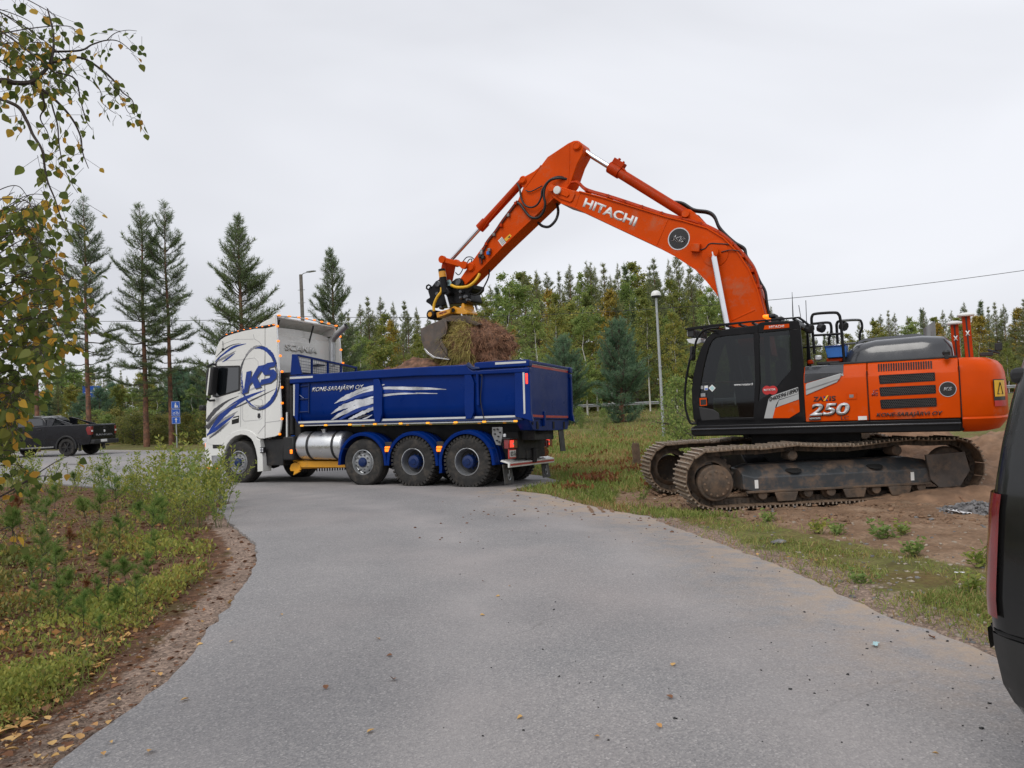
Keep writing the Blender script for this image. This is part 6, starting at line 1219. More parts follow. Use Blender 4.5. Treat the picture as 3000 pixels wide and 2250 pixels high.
eplate('coupling_plate', 'C', [(440, 895), (560, 850), (760, 850), (800, 905), (945, 965), (905, 990), (780, 950), (600, 935), (490, 930)], .45, -.45, 'track_dark', BK, .012); eplate('coupling_ear', 'C', [(480, 930), (560, 905), (660, 920), (720, 970), (640, 1010), (500, 1000)], .35, .29, 'track_dark', BK, .01); eplate('coupling_ear', 'C', [(480, 930), (560, 905), (660, 920), (720, 970), (640, 1010), (500, 1000)], -.29, -.35, 'track_dark', BK, .01, trace=.35)
p = EXC.u('C', 785, 945, .2); MB().cyl((p.x, .35, p.z), (p.x, -.45, p.z), .045, n=14).build('coupling_pin', MT['steel_grey'], BK)
# --- the sod of turf in the bucket
cl_c = EXC.u('C', 860, 1260, .02); V = []; Fq_ = []; nu_, nv_ = 60, 40
for j in range(nv_ + 1):
    th = math.pi * j / nv_
    for i in range(nu_):
        ph = 2 * math.pi * i / nu_; d = Vector((math.sin(th) * math.cos(ph), math.sin(th) * math.sin(ph), math.cos(th)))
        r = Vector((d.x * .98, d.y * .52, d.z * .66)); k = 1 + .22 * mnoise.noise(d * 1.7 + Vector((3, 1, 2))) + .16 * mnoise.noise(d * 4.2) + .08 * mnoise.noise(d * 10); r *= k
        if r.z > 0: r.x += -.0; r.z *= (1.0 - .28 * max(-1, min(1, -r.x / .9 * 1)) if r.x < 0 else 1.0)
        p = cl_c + r; V.append(tuple(EXC.w(p)))
for j in range(nv_):
    for i in range(nu_): Fq_.append((j * nu_ + i, j * nu_ + (i + 1) % nu_, (j + 1) * nu_ + (i + 1) % nu_, (j + 1) * nu_ + i))
sod = thing('turf_sod', 'clump of brown roots and yellow green grass spilling from the bucket', 'turf'); Va = np.array(V)
np_obj('peat_lump', Va, np.array(Fq_)[:, ::-1], MT['peat'], sod, smooth=True)
def blades(pos, dirs, length, width, curl=.3):
    """three-vertex blades: arrays in, (V, F) out"""
    n = len(pos); d = dirs / np.linalg.norm(dirs, axis=1)[:, None]; s = np.cross(d, rng.normal(size=(n, 3))); s /= np.linalg.norm(s, axis=1)[:, None] + 1e-9
    L_ = (length if np.ndim(length) else np.full(n, length))[:, None]; W_ = (width if np.ndim(width) else np.full(n, width))[:, None]
    a = pos - s * W_ / 2; b = pos + s * W_ / 2; c = pos + d * L_ * .6 + s * W_ * .3; e = pos + d * L_ + np.array([0, 0, -1]) * L_ * curl
    f = pos + d * L_ * .6 - s * W_ * .3
    return np.stack([a, b, c, e, f], 1).reshape(-1, 3), np.arange(5 * n).reshape(n, 5)
def tri5(F5): return np.concatenate([F5[:, [0, 1, 2]], F5[:, [0, 2, 4]], F5[:, [4, 2, 3]]])
cw_ = np.array(EXC.w(cl_c)); near_side = np.array(EXC.M.col[1]); fx_ = np.array(EXC.M.col[0])
pick = Va[rng.integers(0, len(Va), 9000)]; out_ = pick - cw_; out_ /= np.linalg.norm(out_, axis=1)[:, None]
dn = out_ * .5 + rng.normal(size=pick.shape) * .5 + np.array([0, 0, -.35]); v_, f_ = blades(pick - out_ * .01, dn, rng.uniform(.06, .26, len(pick)), .009, .35); np_obj('root', v_, tri5(f_), MT['root_fibre'], sod)
tag(sod.children[-1], kind='stuff')
gm_ = ((pick - cw_) @ fx_ > -.25) & ((pick - cw_) @ near_side > .12); pg = np.repeat(pick[gm_], 3, 0) + rng.normal(size=(gm_.sum() * 3, 3)) * .03; og = np.repeat(out_[gm_], 3, 0)
v_, f_ = blades(pg, og * .7 + rng.normal(size=pg.shape) * .6 + np.array([0, 0, -.3]) + fx_ * .3, rng.uniform(.10, .30, len(pg)), .010, .35); np_obj('grass_blade', v_, tri5(f_), MT['dry_grass'], sod); tag(sod.children[-1], kind='stuff')
lowg = ((pg - cw_)[:, 2] < -.25); v_, f_ = blades(pg[lowg][:700], og[lowg][:700] * .6 + rng.normal(size=(min(700, lowg.sum()), 3)) * .5, .22, .012, .2); np_obj('grass_blade', v_, tri5(f_), MT['grass_green'], sod); tag(sod.children[-1], kind='stuff')
# ------------------------------------------------------------------ dark pickup on the far side of the road
pw_ = at(200, 1312, 35.0); yawp = R_(174)
_l = Vector((-math.sin(yawp), math.cos(yawp), 0)); o_ = pw_ - _l * .80
PK = Frame((o_.x, o_.y, tz(o_.x, o_.y) + .03), yawp)
K = thing('pickup_truck', 'black double-cab pickup parked at the far roadside by the pines', 'pickup', PK.mat)
def wheel_car(par, c, R, wd, s, spokes=6, rimmat='chassis_black'):
    hw = wd / 2; t_ = MB().lathe([(R * .62, -hw), (R * .9, -hw), (R, -hw + .03), (R, hw - .03), (R * .9, hw), (R * .66, hw), (R * .64, hw - .02)], c, (0, s, 0), 28).build('wheel', MT['rubber'], par, 35)
    r = MB().lathe([(R * .66, hw - .01), (R * .62, hw - .03), (R * .58, hw - .07), (.001, hw - .09)], c, (0, s, 0), 28)
    for i in range(spokes):
        a = 2 * math.pi * i / spokes; er = Vector((math.cos(a), 0, math.sin(a))); et = Vector((-math.sin(a), 0, math.cos(a))); r.obox(Vector(c) + er * R * .34 + Vector((0, s * (hw - .045), 0)), er * R * .3, (0, .02, 0), et * .025)
    r.lathe([(.06, hw - .05), (.06, hw - .02), (.001, hw - .015)], c, (0, s, 0), 12); r.build('rim', MT[rimmat], t_, 35)
sidep = [(-1.18, .62), (-1.20, 1.34), (-1.14, 1.40), (.95, 1.40), (1.0, 1.40), (2.55, 1.30), (3.0, 1.26), (3.85, 1.14), (4.05, 1.0), (4.1, .55), (3.95, .42), (3.72, .42), (3.66, .62), (3.5, .86), (3.22, .93), (2.94, .86), (2.78, .62), (2.72, .42), (.50, .42), (.44, .62), (.28, .86), (0, .93), (-.28, .86), (-.44, .62), (-.5, .46), (-1.1, .5)]
rings = []
for y, k in ((-.925, 0), (-.90, -.03), (.90, -.03), (.925, 0)): rings.append([(x + (k if x > 3.8 else 0), y, z + (.012 if abs(y) < .91 and z > 1.2 else 0)) for x, z in sidep])
BODY = MB().loft(rings, True, True).build('body', MT['car_black'], K, 25, bevel=.03, segs=3)
cabp = [(.98, 1.38), (1.05, 1.62), (1.22, 1.80), (1.5, 1.85), (2.1, 1.84), (2.5, 1.74), (3.15, 1.26)]
MB().loft([[(x - .0, y * (1 - max(0, z - 1.35) * .32), z) for x, z in cabp] for y in (-.9, .9)], True, True).build('cabin', MT['car_black'], K, 30, bevel=.04, segs=3)
for s in (1, -1):
    for pl_ in ([(1.16, 1.45), (1.22, 1.68), (1.38, 1.76), (1.92, 1.77), (1.92, 1.42)], [(2.0, 1.42), (2.0, 1.77), (2.42, 1.70), (2.85, 1.40)]):
        MB().prism([(x, s * (.9 * (1 - max(0, z - 1.35) * .32) + .004), z) for x, z in pl_], (0, -s * .01, 0)).build('side_window', MT['car_glass'], K, 0)
    # sport bar behind the cab, fender flares, sill step
    MB().prism([(x, s * (.88 - max(0, z - 1.4) * .35), z) for x, z in ((1.0, 1.40), (1.03, 1.80), (.85, 1.80), (-.25, 1.45), (-.25, 1.40), (.05, 1.40), (.62, 1.70), (.70, 1.40))], (0, -s * .08, 0)).build('sport_bar', MT['car_black'], K, bevel=.02)
    for xc in (0, 3.22):
        a_ = [(xc + .52 * math.cos(a), .40 + .54 * math.sin(a)) for a in np.linspace(R_(-10), R_(190), 15)]; b_ = [(xc + .44 * math.cos(a), .40 + .46 * math.sin(a)) for a in np.linspace(R_(190), R_(-10), 15)]
        MB().prism([(x, s * .965, z) for x, z in a_ + b_], (0, -s * .08, 0)).build('wheel_arch', MT['black_plastic'], K, bevel=.015)
        wheel_car(K, (xc, s * .80, .40), .40, .27, s)
    MB().box(.6, 2.6, s * .9 - .08, s * .9 + .06, .40, .46).build('side_step', MT['steel_grey'], K, bevel=.01); MB().box(-1.15, 2.9, s * .928 - .01, s * .928 + .012, .78, .80).build('body_crease', MT['car_grey'], K)
    MB().prism([(x, s * .93, z) for x, z in ((-1.21, .92), (-1.22, 1.30), (-1.02, 1.30), (-.96, 1.18), (-1.05, .92))], (0, -s * .16, 0)).build('tail_lamp', MT['red_lens'], K, bevel=.015)
    MB().box(-1.232, -1.21, s * .86 - .05, s * .86 + .05, 1.06, 1.14).build('reversing_lamp', MT['plate_white'], K)
    MB().box(1.2, 1.4, s * .935 - .01, s * .935 + .015, 1.22, 1.26).build('door_handle', MT['black_plastic'], K, bevel=.01); MB().box(2.0, 2.012, s * .929 - .004, s * .929, .5, 1.4).build('door_seam', MT['gap_black'], K); MB().box(1.0, 1.012, s * .929 - .004, s * .929, .5, 1.4).build('door_seam', MT['gap_black'], K)
    MB().box(2.75, 2.9, s * 1.0 - .1, s * 1.0 + .1, 1.36, 1.56).build('wing_mirror', MT['black_plastic'], K, bevel=.03); MB().box(-.62, -.60, s * .86 - .1, s * .86 + .1, .2, .55).build('mud_flap', MT['mud_flap'], K)
    MB().box(3.95, 4.1, s * .72 - .17, s * .72 + .17, .9, 1.08).build('headlamp', MT['clear_lens'], K, bevel=.03)
MB().box(-1.235, -1.2, -.76, .76, .80, 1.36).build('tailgate', MT['car_black'], K, bevel=.03, segs=3); MB().box(-1.245, -1.232, -.10, .10, 1.20, 1.27).build('gate_handle', MT['black_plastic'], K, bevel=.008)
MB().lathe([(.06, 0), (.055, .012), (.001, .014)], (-1.236, .0, 1.08), (-1, 0, 0), 18).build('oval_badge', MT['plate_white'], K); letter(K, 'RANGER', (-1.24, .62, .87), (-1.24, -.62, .87), (-1.24, .62, .95), MT['grey_graphic'], .02, (-.003, 0, 0))
MB().box(-1.36, -1.1, -.90, .90, .50, .70).build('rear_bumper', MT['black_plastic'], K, bevel=.04); kp = MB().box(-1.372, -1.36, .02, .46, .58, .70).build('number_plate', MT['plate_white'], K); MB().cyl((-1.3, 0, .42), (-1.45, 0, .42), .03).build('tow_bar', MT['chassis_black'], K); MB().box(.4, 3.8, -.6, .6, .32, .5).build('underbody', MT['chassis_black'], K)
MB().prism([(2.53, .70, 1.73), (3.12, .80, 1.28), (3.12, -.80, 1.28), (2.53, -.70, 1.73)], (.01, 0, .012)).build('windscreen', MT['car_glass'], K, 0)
for s in (1, -1): MB().box(1.3, 2.3, s * .58 - .02, s * .58 + .02, 1.85, 1.89).build('roof_rail', MT['steel_grey'], K, bevel=.01)

# ------------------------------------------------------------------ dark grey people carrier beside the viewer
pc_ = at(2908, 1700, 2.95); yawc = R_(-77)
_l = Vector((-math.sin(yawc), math.cos(yawc), 0)); o_ = pc_ + _l * .93 + Vector((-.085, 0, 0))
CR = Frame((o_.x, o_.y, 0.03), yawc)
Cc = thing('people_carrier', 'dark grey people carrier with red tail lamp standing beside the asphalt edge', 'car', CR.mat)
prof_z = [.30, .36, .46, .60, .80, 1.0, 1.12, 1.22, 1.36, 1.52, 1.68, 1.80, 1.88, 1.91]
xr_ = [.12, .04, .0, -.01, -.01, .015, .025, .04, .06, .09, .13, .19, .32, .6]; xf2 = [4.45, 4.58, 4.64, 4.66, 4.62, 4.45, 4.1, 3.8, 3.5, 3.2, 2.9, 2.7, 2.5, 2.2]; hw_ = [.80, .87, .905, .925, .93, .93, .925, .918, .90, .875, .845, .80, .70, .5]
rings = []
for z, a, b, h in zip(prof_z, xr_, xf2, hw_):
    r_ = .16; ring = []
    for s, e in ((-1, 0), (1, 0)): pass
    def corner(cx, cy, a0_, a1_): return [(cx + r_ * math.cos(t), cy + r_ * math.sin(t), z) for t in np.linspace(a0_, a1_, 6)]
    ring += corner(a + r_, -h + r_, R_(180), R_(270)); ring += [(a + (b - a) * t, -h, z) for t in (.2, .35, .5, .65, .8)]; ring += corner(b - r_, -h + r_, R_(270), R_(360)); ring += corner(b - r_, h - r_, 0, R_(90)); ring += [(a + (b - a) * t, h, z) for t in (.8, .65, .5, .35, .2)]; ring += corner(a + r_, h - r_, R_(90), R_(180)); rings.append(ring)
CB = MB().loft(rings, True, True).build('body', MT['car_grey'], Cc, 40)
def hwz(z): return float(np.interp(z, prof_z, hw_))
def xrz(z): return float(np.interp(z, prof_z, xr_))
def skin(name, us, zs, mat_, off, s=-1, par=Cc, t0=0.0):
    """panel following the body side / rear corner; u = metres along the skin from the middle of the rear corner"""
    g_ = []
    for z in zs:
        row = []
        for u in us:
            h, a, r_ = hwz(z), xrz(z), .16; L_ = r_ * math.pi / 2
            if u < 0: t = R_(225) ; 
            ang = R_(225) + u / r_
            if ang < R_(180): p = (a - off, s * -1 * -(h - r_) - 0 if False else (-(h - r_) + (R_(180) - ang) * r_ * 1.0))
            elif ang > R_(270): p = (a + r_ + (ang - R_(270)) * r_, -h - off)
            else: p = (a + r_ + (r_ + off) * math.cos(ang), -h + r_ + (r_ + off) * math.sin(ang))
            row.append((p[0], p[1] * (1 if s < 0 else -1), z))
        g_.append(row)
    return MB().loft(g_, False, False).build(name, MT[mat_], par, 50)
for s in (-1, 1):
    skin('tail_lamp', np.linspace(-.16, .10, 9), np.linspace(.72, 1.18, 8), 'red_lens', .012, s); skin('reversing_lamp', np.linspace(-.15, -.02, 4), np.linspace(.90, .98, 3), 'plate_white', .015, s)
    skin('side_window', np.linspace(.34, 3.0, 9), np.linspace(1.24, 1.68, 6), 'car_glass', .004, s); skin('belt_trim', np.linspace(.20, 3.3, 8), (1.165, 1.182), 'chrome', .006, s); skin('body_seam', np.linspace(.20, 3.0, 8), (1.060, 1.066), 'gap_black', .004, s)
    skin('bumper_skin', np.linspace(-.3, .40, 9), np.linspace(.34, .655, 6), 'car_grey_plastic', .006, s); skin('bumper_seam', np.linspace(-.3, .45, 9), (.662, .672), 'gap_black', .006, s)
    skin('bumper_pad', np.linspace(-.14, -.03, 4), np.linspace(.57, .65, 3), 'black_plastic', .02, s)
    for xc in (.95, 3.75):
        MB().lathe([(.40, 0), (.40, .012), (.30, .014)], (xc, s * .918, .34), (0, s, 0), 28).build('wheel_arch', MT['gap_black'], Cc); wheel_car(Cc, (xc, s * .82, .34), .34, .24, s, 7, 'rim_silver')
    MB().box(3.1, 3.25, s * 1.0 - .1, s * 1.0 + .1, 1.02, 1.16).build('wing_mirror', MT['black_plastic'], Cc, bevel=.03)
MB().loft([[(x, y, z) for y in np.linspace(-.7, .7, 5)] for x, z in ((.03, 1.24), (.052, 1.36), (.082, 1.52), (.12, 1.66))], False, False).build('rear_window', MT['car_glass'], Cc, 60)
MB().box(.16, .5, -.66, .66, 1.80, 1.86).build('roof_spoiler', MT['car_grey'], Cc, bevel=.02); MB().box(.14, .24, -.84, -.76, 1.58, 1.64).build('wiper_washer', MT['black_plastic'], Cc, bevel=.02)
# ------------------------------------------------------------------ street furniture
# lamp post on the meadow
lb = at(1945, 1284, 38.0); lt_ = at(1922, 868, 38.0); lb = Vector((lb.x, lb.y, tzb(lb.x, lb.y)))
LP = thing('street_lamp', 'slender grey street lamp with round cap standing on the meadow', 'street lamp', Matrix.Translation(lb)); H_ = lt_.z - lb.z; dx_ = Vector((lt_.x - lb.x, 0, 0)) * .4
MB().tube([Vector((0, 0, -.1)), dx_ * .4 + Vector((0, 0, H_ * .4)), dx_ + Vector((0, 0, H_))], [.078, .070, .055], 12).build('post', MT['lamp_galv'], LP, 60); MB().cyl((0, 0, H_ * .5), (0, 0, H_ * .5 + .06), .085, n=12).build('collar', MT['lamp_galv'], LP); MB().box(-.05, .05, -.085, -.06, .6, .95).build('service_door', MT['lamp_galv'], LP)
MB().lathe([(.06, -.05), (.20, -.03), (.21, .05), (.19, .07)], dx_ + Vector((0, 0, H_)), (0, 0, 1), 20).build('lamp_body', MT['black_plastic'], LP); MB().lathe([(.25, .05), (.24, .16), (.19, .26), (.10, .31), (.001, .32)], dx_ + Vector((0, 0, H_)), (0, 0, 1), 24).build('lamp_cap', MT['plate_white'], LP, 60)
# wooden pole with a lamp arm behind the truck cab
pb_ = at(898, 1225, 47.0); pt2 = at(876, 802, 47.0); pbz = tzb(pb_.x, pb_.y)
UP = thing('utility_pole', 'grey weathered wooden pole with a flat lamp on top behind the truck cab', 'pole', Matrix.Translation((pb_.x, pb_.y, pbz))); H_ = pt2.z - pbz; lean = Vector((pt2.x - pb_.x, 0, 0)) * .5
MB().tube([Vector((0, 0, -.2)), lean + Vector((0, 0, H_))], [.15, .105], 12).build('post', MT['pole_wood'], UP, 60); MB().tube([lean + Vector((0, 0, H_ - .05)), lean + Vector((.2, -.1, H_ + .05)), lean + Vector((.55, -.3, H_ + .08))], .025, 6).build('lamp_arm', MT['lamp_galv'], UP); MB().obox(lean + Vector((.75, -.4, H_ + .09)), (.26, -.14, .0), (.06, .11, 0), (0, 0, .035)).build('lamp_head', MT['lamp_galv'], UP, bevel=.02)
for z in (H_ - .95, H_ - 1.75): MB().cyl(lean + Vector((-.22, 0, z)), lean + Vector((.22, 0, z)), .02, n=6).build('crossbar', MT['lamp_galv'], UP)
wz = lean + Vector((pb_.x, pb_.y, pbz + H_ - 2.6))
def wire(label, A, Bp, sag, nm='overhead_wire'):
    o = MB().tube([A.lerp(Bp, t) - Vector((0, 0, sag * 4 * t * (1 - t))) for t in np.linspace(0, 1, 60)], .016, 5).build(nm, MT['wire'], None, 60); tag(o, label, 'wire', 'overhead wires'); return o
A1 = Vector(wz); B1 = at(3350, 738, 42.0); wire('thin overhead wire running from the wooden pole over the excavator', A1, B1, 1.15)
wire('thin overhead wire running from the wooden pole away past the tall pines', A1, at(-500, 910, 46.0), .45)
# road signs
sb = at(519, 1316, 40.5); SG = thing('path_sign_post', 'thin post with three small stacked blue path signs by the roadside', 'road sign', Matrix.Translation((sb.x, sb.y, tzb(sb.x, sb.y)))); st_ = at(511, 1176, 40.5); H_ = st_.z - SG.location.z; ln = (st_.x - sb.x)
MB().tube([(0, 0, -.1), (ln * .6, 0, H_)], .03, 8).build('post', MT['lamp_galv'], SG, 60)
fd = Vector((-sb.x, -sb.y, 0)).normalized(); sx_ = Vector((fd.y, -fd.x, 0)) * -1
for k in range(3):
    zc = H_ - .19 - k * .405; c_ = Vector((ln * .6 * zc / H_, 0, zc)) + fd * .035
    p_ = MB().obox(c_, sx_ * .21, fd * .008, (0, 0, .19)).build('sign_panel', MT['sign_blue'], SG, bevel=.004)
    bd_ = MB()
    for a, b in (((-.19, -.17), (.19, -.17)), ((.19, -.17), (.19, .17)), ((.19, .17), (-.19, .17)), ((-.19, .17), (-.19, -.17))): bd_.cyl(c_ + fd * .009 + sx_ * a[0] + Vector((0, 0, a[1])), c_ + fd * .009 + sx_ * b[0] + Vector((0, 0, b[1])), .006, n=4)
    bd_.build('sign_border', MT['white_print'], p_)
    g_ = MB(); Q = lambda a, b: c_ + fd * .010 + sx_ * a + Vector((0, 0, b))
    if k == 0: g_.prism([Q(-.05, -.13), Q(.05, -.13), Q(.04, .03), Q(-.04, .03)], fd * .002); g_.ball(Q(0, .08), .035, 8, (1, .3, 1)); g_.prism([Q(.06, -.13), Q(.11, -.13), Q(.10, -.02), Q(.07, -.02)], fd * .002)
    elif k == 1:
        for cx_ in (-.08, .08): g_.tube([Q(cx_ + .055 * math.cos(t), -.05 + .055 * math.sin(t)) for t in np.linspace(0, 2 * math.pi, 14)], .009, 4)
        g_.tube([Q(-.08, -.05), Q(-.04, .04), Q(.06, .04), Q(.08, -.05)], .009, 4); g_.tube([Q(.06, .04), Q(.05, .08), Q(.09, .09)], .008, 4)
    else: g_.prism([Q(-.02, -.12), Q(.02, -.12), Q(.02, .03), Q(.07, .03), Q(0, .13), Q(-.07, .03), Q(-.02, .03)], fd * .002)
    g_.build('sign_symbol', MT['white_print'], p_)
sb = at(272, 1240, 66.0); BS = thing('information_sign', 'large blue information board on two posts behind the pines', 'road sign', Matrix.Translation((sb.x, sb.y, tzb(sb.x, sb.y)))); z1 = at(268, 1131, 66).z - BS.location.z; z0 = at(268, 1186, 66).z - BS.location.z; hw0 = .70
fd = Vector((-sb.x, -sb.y, 0)).normalized(); sx_ = Vector((-fd.y, fd.x, 0))
for s in (-1, 1): MB().cyl(sx_ * s * .5 + Vector((0, 0, -.2)), sx_ * s * .5 + Vector((0, 0, z1 - .1)), .045, n=8).build('post', MT['lamp_galv'], BS)
for a, b in ((z0 + (z1 - z0) * .40, z1), (z0, z0 + (z1 - z0) * .36)):
    MB().obox(fd * .06 + Vector((0, 0, (a + b) / 2)), sx_ * hw0, fd * .012, (0, 0, (b - a) / 2)).build('sign_panel', MT['sign_blue'], BS, bevel=.01)
gl = MB()
for zz, a, b in ((z0 + (z1 - z0) * .66, -.55, .45), (z0 + (z1 - z0) * .50, -.55, -.1), (z0 + (z1 - z0) * .20, -.5, .5)): gl.obox(fd * .075 + Vector((0, 0, zz)) + sx_ * (a + b) / 2, sx_ * (b - a) / 2, fd * .002, (0, 0, .035))
gl.obox(fd * .075 + Vector((0, 0, z0 + (z1 - z0) * .82)) + sx_ * .25, sx_ * .12, fd * .002, (0, 0, .12)); tag(gl.build('sign_print', MT['white_print'], BS, 0), kind='stuff')
# guard rail along the main road
def guard(label, x0, y0, x1, y1, zr):
    G = thing('guard_rail', label, 'guard rail', Matrix.Translation((x0, y0, 0)), None); d = Vector((x1 - x0, y1 - y0, 0)); n = int(d.length / 4); nn = Vector((d.y, -d.x, 0)).normalized()
    if nn.y > 0: nn = -nn
    sec = [(0, -.155), (.02, -.13), (.08, -.10), (.08, -.06), (.02, -.02), (.02, .02), (.08, .06), (.08, .10), (.02, .13), (0, .155), (-.006, .155), (-.006, -.155)]
    MB().loft([[nn * a + Vector((p.x, p.y, zr + b)) for a, b in sec] for p in (Vector((0, 0, 0)), d * .5, d)], True, True).build('rail', MT['rail_galv'], G, 40)
    for k in range(n + 1):
        p = d * (k / n); zg = tz(x0 + p.x, y0 + p.y); MB().box(p.x - .05, p.x + .05, p.y + .02, p.y + .12, zg - .1, zr + .12).build('post', MT['rail_galv'], G)
guard('galvanised guard rail along the grassy bank behind the street lamp', 3, 76, 42, 73, 1.62); guard('galvanised guard rail along the road beyond the excavator counterweight', 44, 72.8, 70, 70, 1.62)
# wide main road on the bank behind the rail is a flat strip of asphalt
ms = MB(); xs = np.linspace(-10, 110, 60)
for i in range(len(xs) - 1):
    a, b = xs[i], xs[i + 1]; ya, yb = 77.2 - .07 * (a - 3), 77.2 - .07 * (b - 3); ms.quad((a, ya, tz(a, ya) + .06), (b, yb, tz(b, yb) + .06), (b, yb + 7, tz(b, yb + 7) + .06), (a, ya + 7, tz(a, ya + 7) + .06))
tag(ms.build('main_road', MT['asphalt'], None), kind='structure')
# stump, brush, stones, pipe, heaps
def rock(name, c, r, mat_, label, cat, group=None, sc=(1, 1, .7), seed=0):
    m_ = MB().ball((0, 0, 0), r, 14, sc); m_.v = [tuple(Vector(v) * (1 + .28 * mnoise.noise(Vector(v) * (1.3 / r) + Vector((seed, 0, 0))))) for v in m_.v]; o = m_.build(name, MT[mat_], None, 45); o.location = c; return tag(o, label, cat, group)
g = gpx(1862, 1302); g = at(1862, 1302, 21.0); g.z = tzb(g.x, g.y)
SM = thing('tree_stump', 'short grey brown broken tree stump standing in the grass', 'stump', Matrix.Translation(g)); MB().tube([(0, 0, -.05), (.01, 0, .25), (-.01, 0, .55), (.0, .0, .64)], [.14, .11, .11, .09], 11).build('trunk', MT['stump_wood'], SM, 60)
for k in range(5): a = k * 1.3; MB().cyl((.06 * math.cos(a), .06 * math.sin(a), .55), (.07 * math.cos(a), .07 * math.sin(a), .68 + .04 * (k % 3)), .02, .004, n=5).build('splinter', MT['stump_wood'], SM)
p = gpx(1952, 1438); rock('stone', (p.x, p.y, p.z + .06), .14, 'stone', 'pale rounded stone between the two crawler tracks', 'stone', sc=(1.3, .9, .75))
p = gpx(1985, 1418); rock('stone', (p.x, p.y, p.z + .04), .09, 'gravel_dark', 'small grey stone half buried beside the pale stone', 'stone', seed=3)
p = gpx(2283, 1592); rock('stone', (p.x, p.y, p.z + .02), .07, 'gravel_dark', 'flat grey stone in the grass strip by the asphalt', 'stone', seed=5, sc=(1.3, 1, .35))
# sand heap behind the excavator, dark gravel heap
def heap(name, pts_c, lx, ly, h, mat_, label, n=(70, 50), fr=1.4, seed=1, yaw=0, amp=.12):
    c_ = pts_c; V = []; Fq_ = []; nx, ny = n
    for j in range(ny):
        for i in range(nx):
            u, v = i / (nx - 1) * 2 - 1, j / (ny - 1) * 2 - 1; x = u * lx; y = v * ly; X_ = c_[0] + x * math.cos(yaw) - y * math.sin(yaw); Y_ = c_[1] + x * math.sin(yaw) + y * math.cos(yaw)
            r2 = math.hypot(u, v); k = max(0, 1 - r2) ** .9; z = tz(X_, Y_) - .06 + h * k * (1 + .5 * mnoise.noise((X_ * .8 + seed, Y_ * .8, 0))) + amp * k ** .4 * (mnoise.noise((X_ * fr * 2, Y_ * fr * 2, seed)) + .5 * mnoise.noise((X_ * fr * 6, Y_ * fr * 6, seed)) + .25 * mnoise.noise((X_ * fr * 15, Y_ * fr * 15, seed))); V.append((X_, Y_, z))
    for j in range(ny - 1):
        for i in range(nx - 1): a = j * nx + i; Fq_.append((a, a + 1, a + nx + 1, a + nx))
    o = np_obj(name, np.array(V), np.array(Fq_), MT[mat_], smooth=True); tag(o, label, 'heap'); return o
mat('sand_heap', (.215, .130, .078), .95, var=.35, vscale=4, bump=.8, bscale=14, dirt=(.17, .10, .06), damt=.35, dscale=3)
heap('sand_heap', (9.2, 16.6), 4.6, 2.2, 1.1, 'sand_heap', 'brown sand heap piled behind the excavator tracks', (110, 60), yaw=-.05)
heap('spoil_bank', (8.2, 12.6), 3.0, .8, .30, 'sand_heap', 'low ridge of loose brown sand along the near crawler track', (90, 30), seed=4, yaw=-.12, amp=.10)
gp_ = gpx(2840, 1500); tag(lumpy('gravel_bed', 'gravel_dark', gp_.x + .1, gp_.y, .55, .45, lambda u, v: .16 * max(0, 1 - math.hypot(u, v)), (30, 30), .03, 8, gp_.z - .03), 'patch of dark crushed stone beside the brown sand', 'gravel')
gs = MB(); base = MB().ball((0, 0, 0), 1, 6, (1, .8, .6))
for k in range(260):
    a, r_ = random.uniform(0, 6.28), random.random() ** .6; c_ = Vector((gp_.x + .1 + .6 * r_ * math.cos(a), gp_.y + .5 * r_ * math.sin(a), 0)); c_.z = gp_.z - .0 + .15 * (1 - r_); s_ = random.uniform(.018, .042); q_ = Matrix.Rotation(random.uniform(0, 6), 3, Vector((random.random(), random.random(), 1)).normalized()); gs.add([c_ + (q_ @ Vector(v)) * s_ for v in base.v], base.f)
tag(gs.build('crushed_stone', MT['gravel_dark'], None, 0), 'loose dark crushed stones on the gravel patch', 'gravel', kind='stuff')
p0_, p1_ = at(2845, 1282, 17.5), at(2975, 1272, 17.3); p0_.z = tz(p0_.x, p0_.y) + .32; p1_.z = tz(p1_.x, p1_.y) + .32
tag(MB().tube([p0_ - (p1_ - p0_) * .1, p1_ + (p1_ - p0_) * 1.2], .07, 12).build('plastic_pipe', MT['plastic_pipe'], None, 60), 'black plastic pipe lying on the sand behind the counterweight', 'pipe')
# litter
for k, (x, y, nm, lab, mt_, sz) in enumerate(((2566, 1907, 'litter_scrap', 'crumpled light blue paper scrap on the asphalt', 'litter_blue', .038), (2808, 1508, 'plastic_scrap', 'torn white plastic scrap beside the crushed stone', 'plastic_white', .16), (2812, 1688, 'paper_scrap', 'small white paper scrap on the grassy gravel', 'plastic_white', .04))):
    p = gpx(x, y); m_ = MB(); n = 7; V = []
    for j in range(n):
        for i in range(n): u, v = i / (n - 1) - .5, j / (n - 1) - .5; V.append((u * sz * 1.8, v * sz + .4 * sz * math.sin(u * 5), .012 + .35 * sz * abs(mnoise.noise((u * 5 + k, v * 5, k)))))
    m_.add(V, [(j * n + i, j * n + i + 1, (j + 1) * n + i + 1, (j + 1) * n + i) for j in range(n - 1) for i in range(n - 1)]); o = m_.build(nm, MT[mt_], None, 60, recalc=False); o.location = (p.x, p.y, p.z + .032 if k == 0 else p.z + .02); o.rotation_euler.z = .4 + k; tag(o, lab, 'litter')
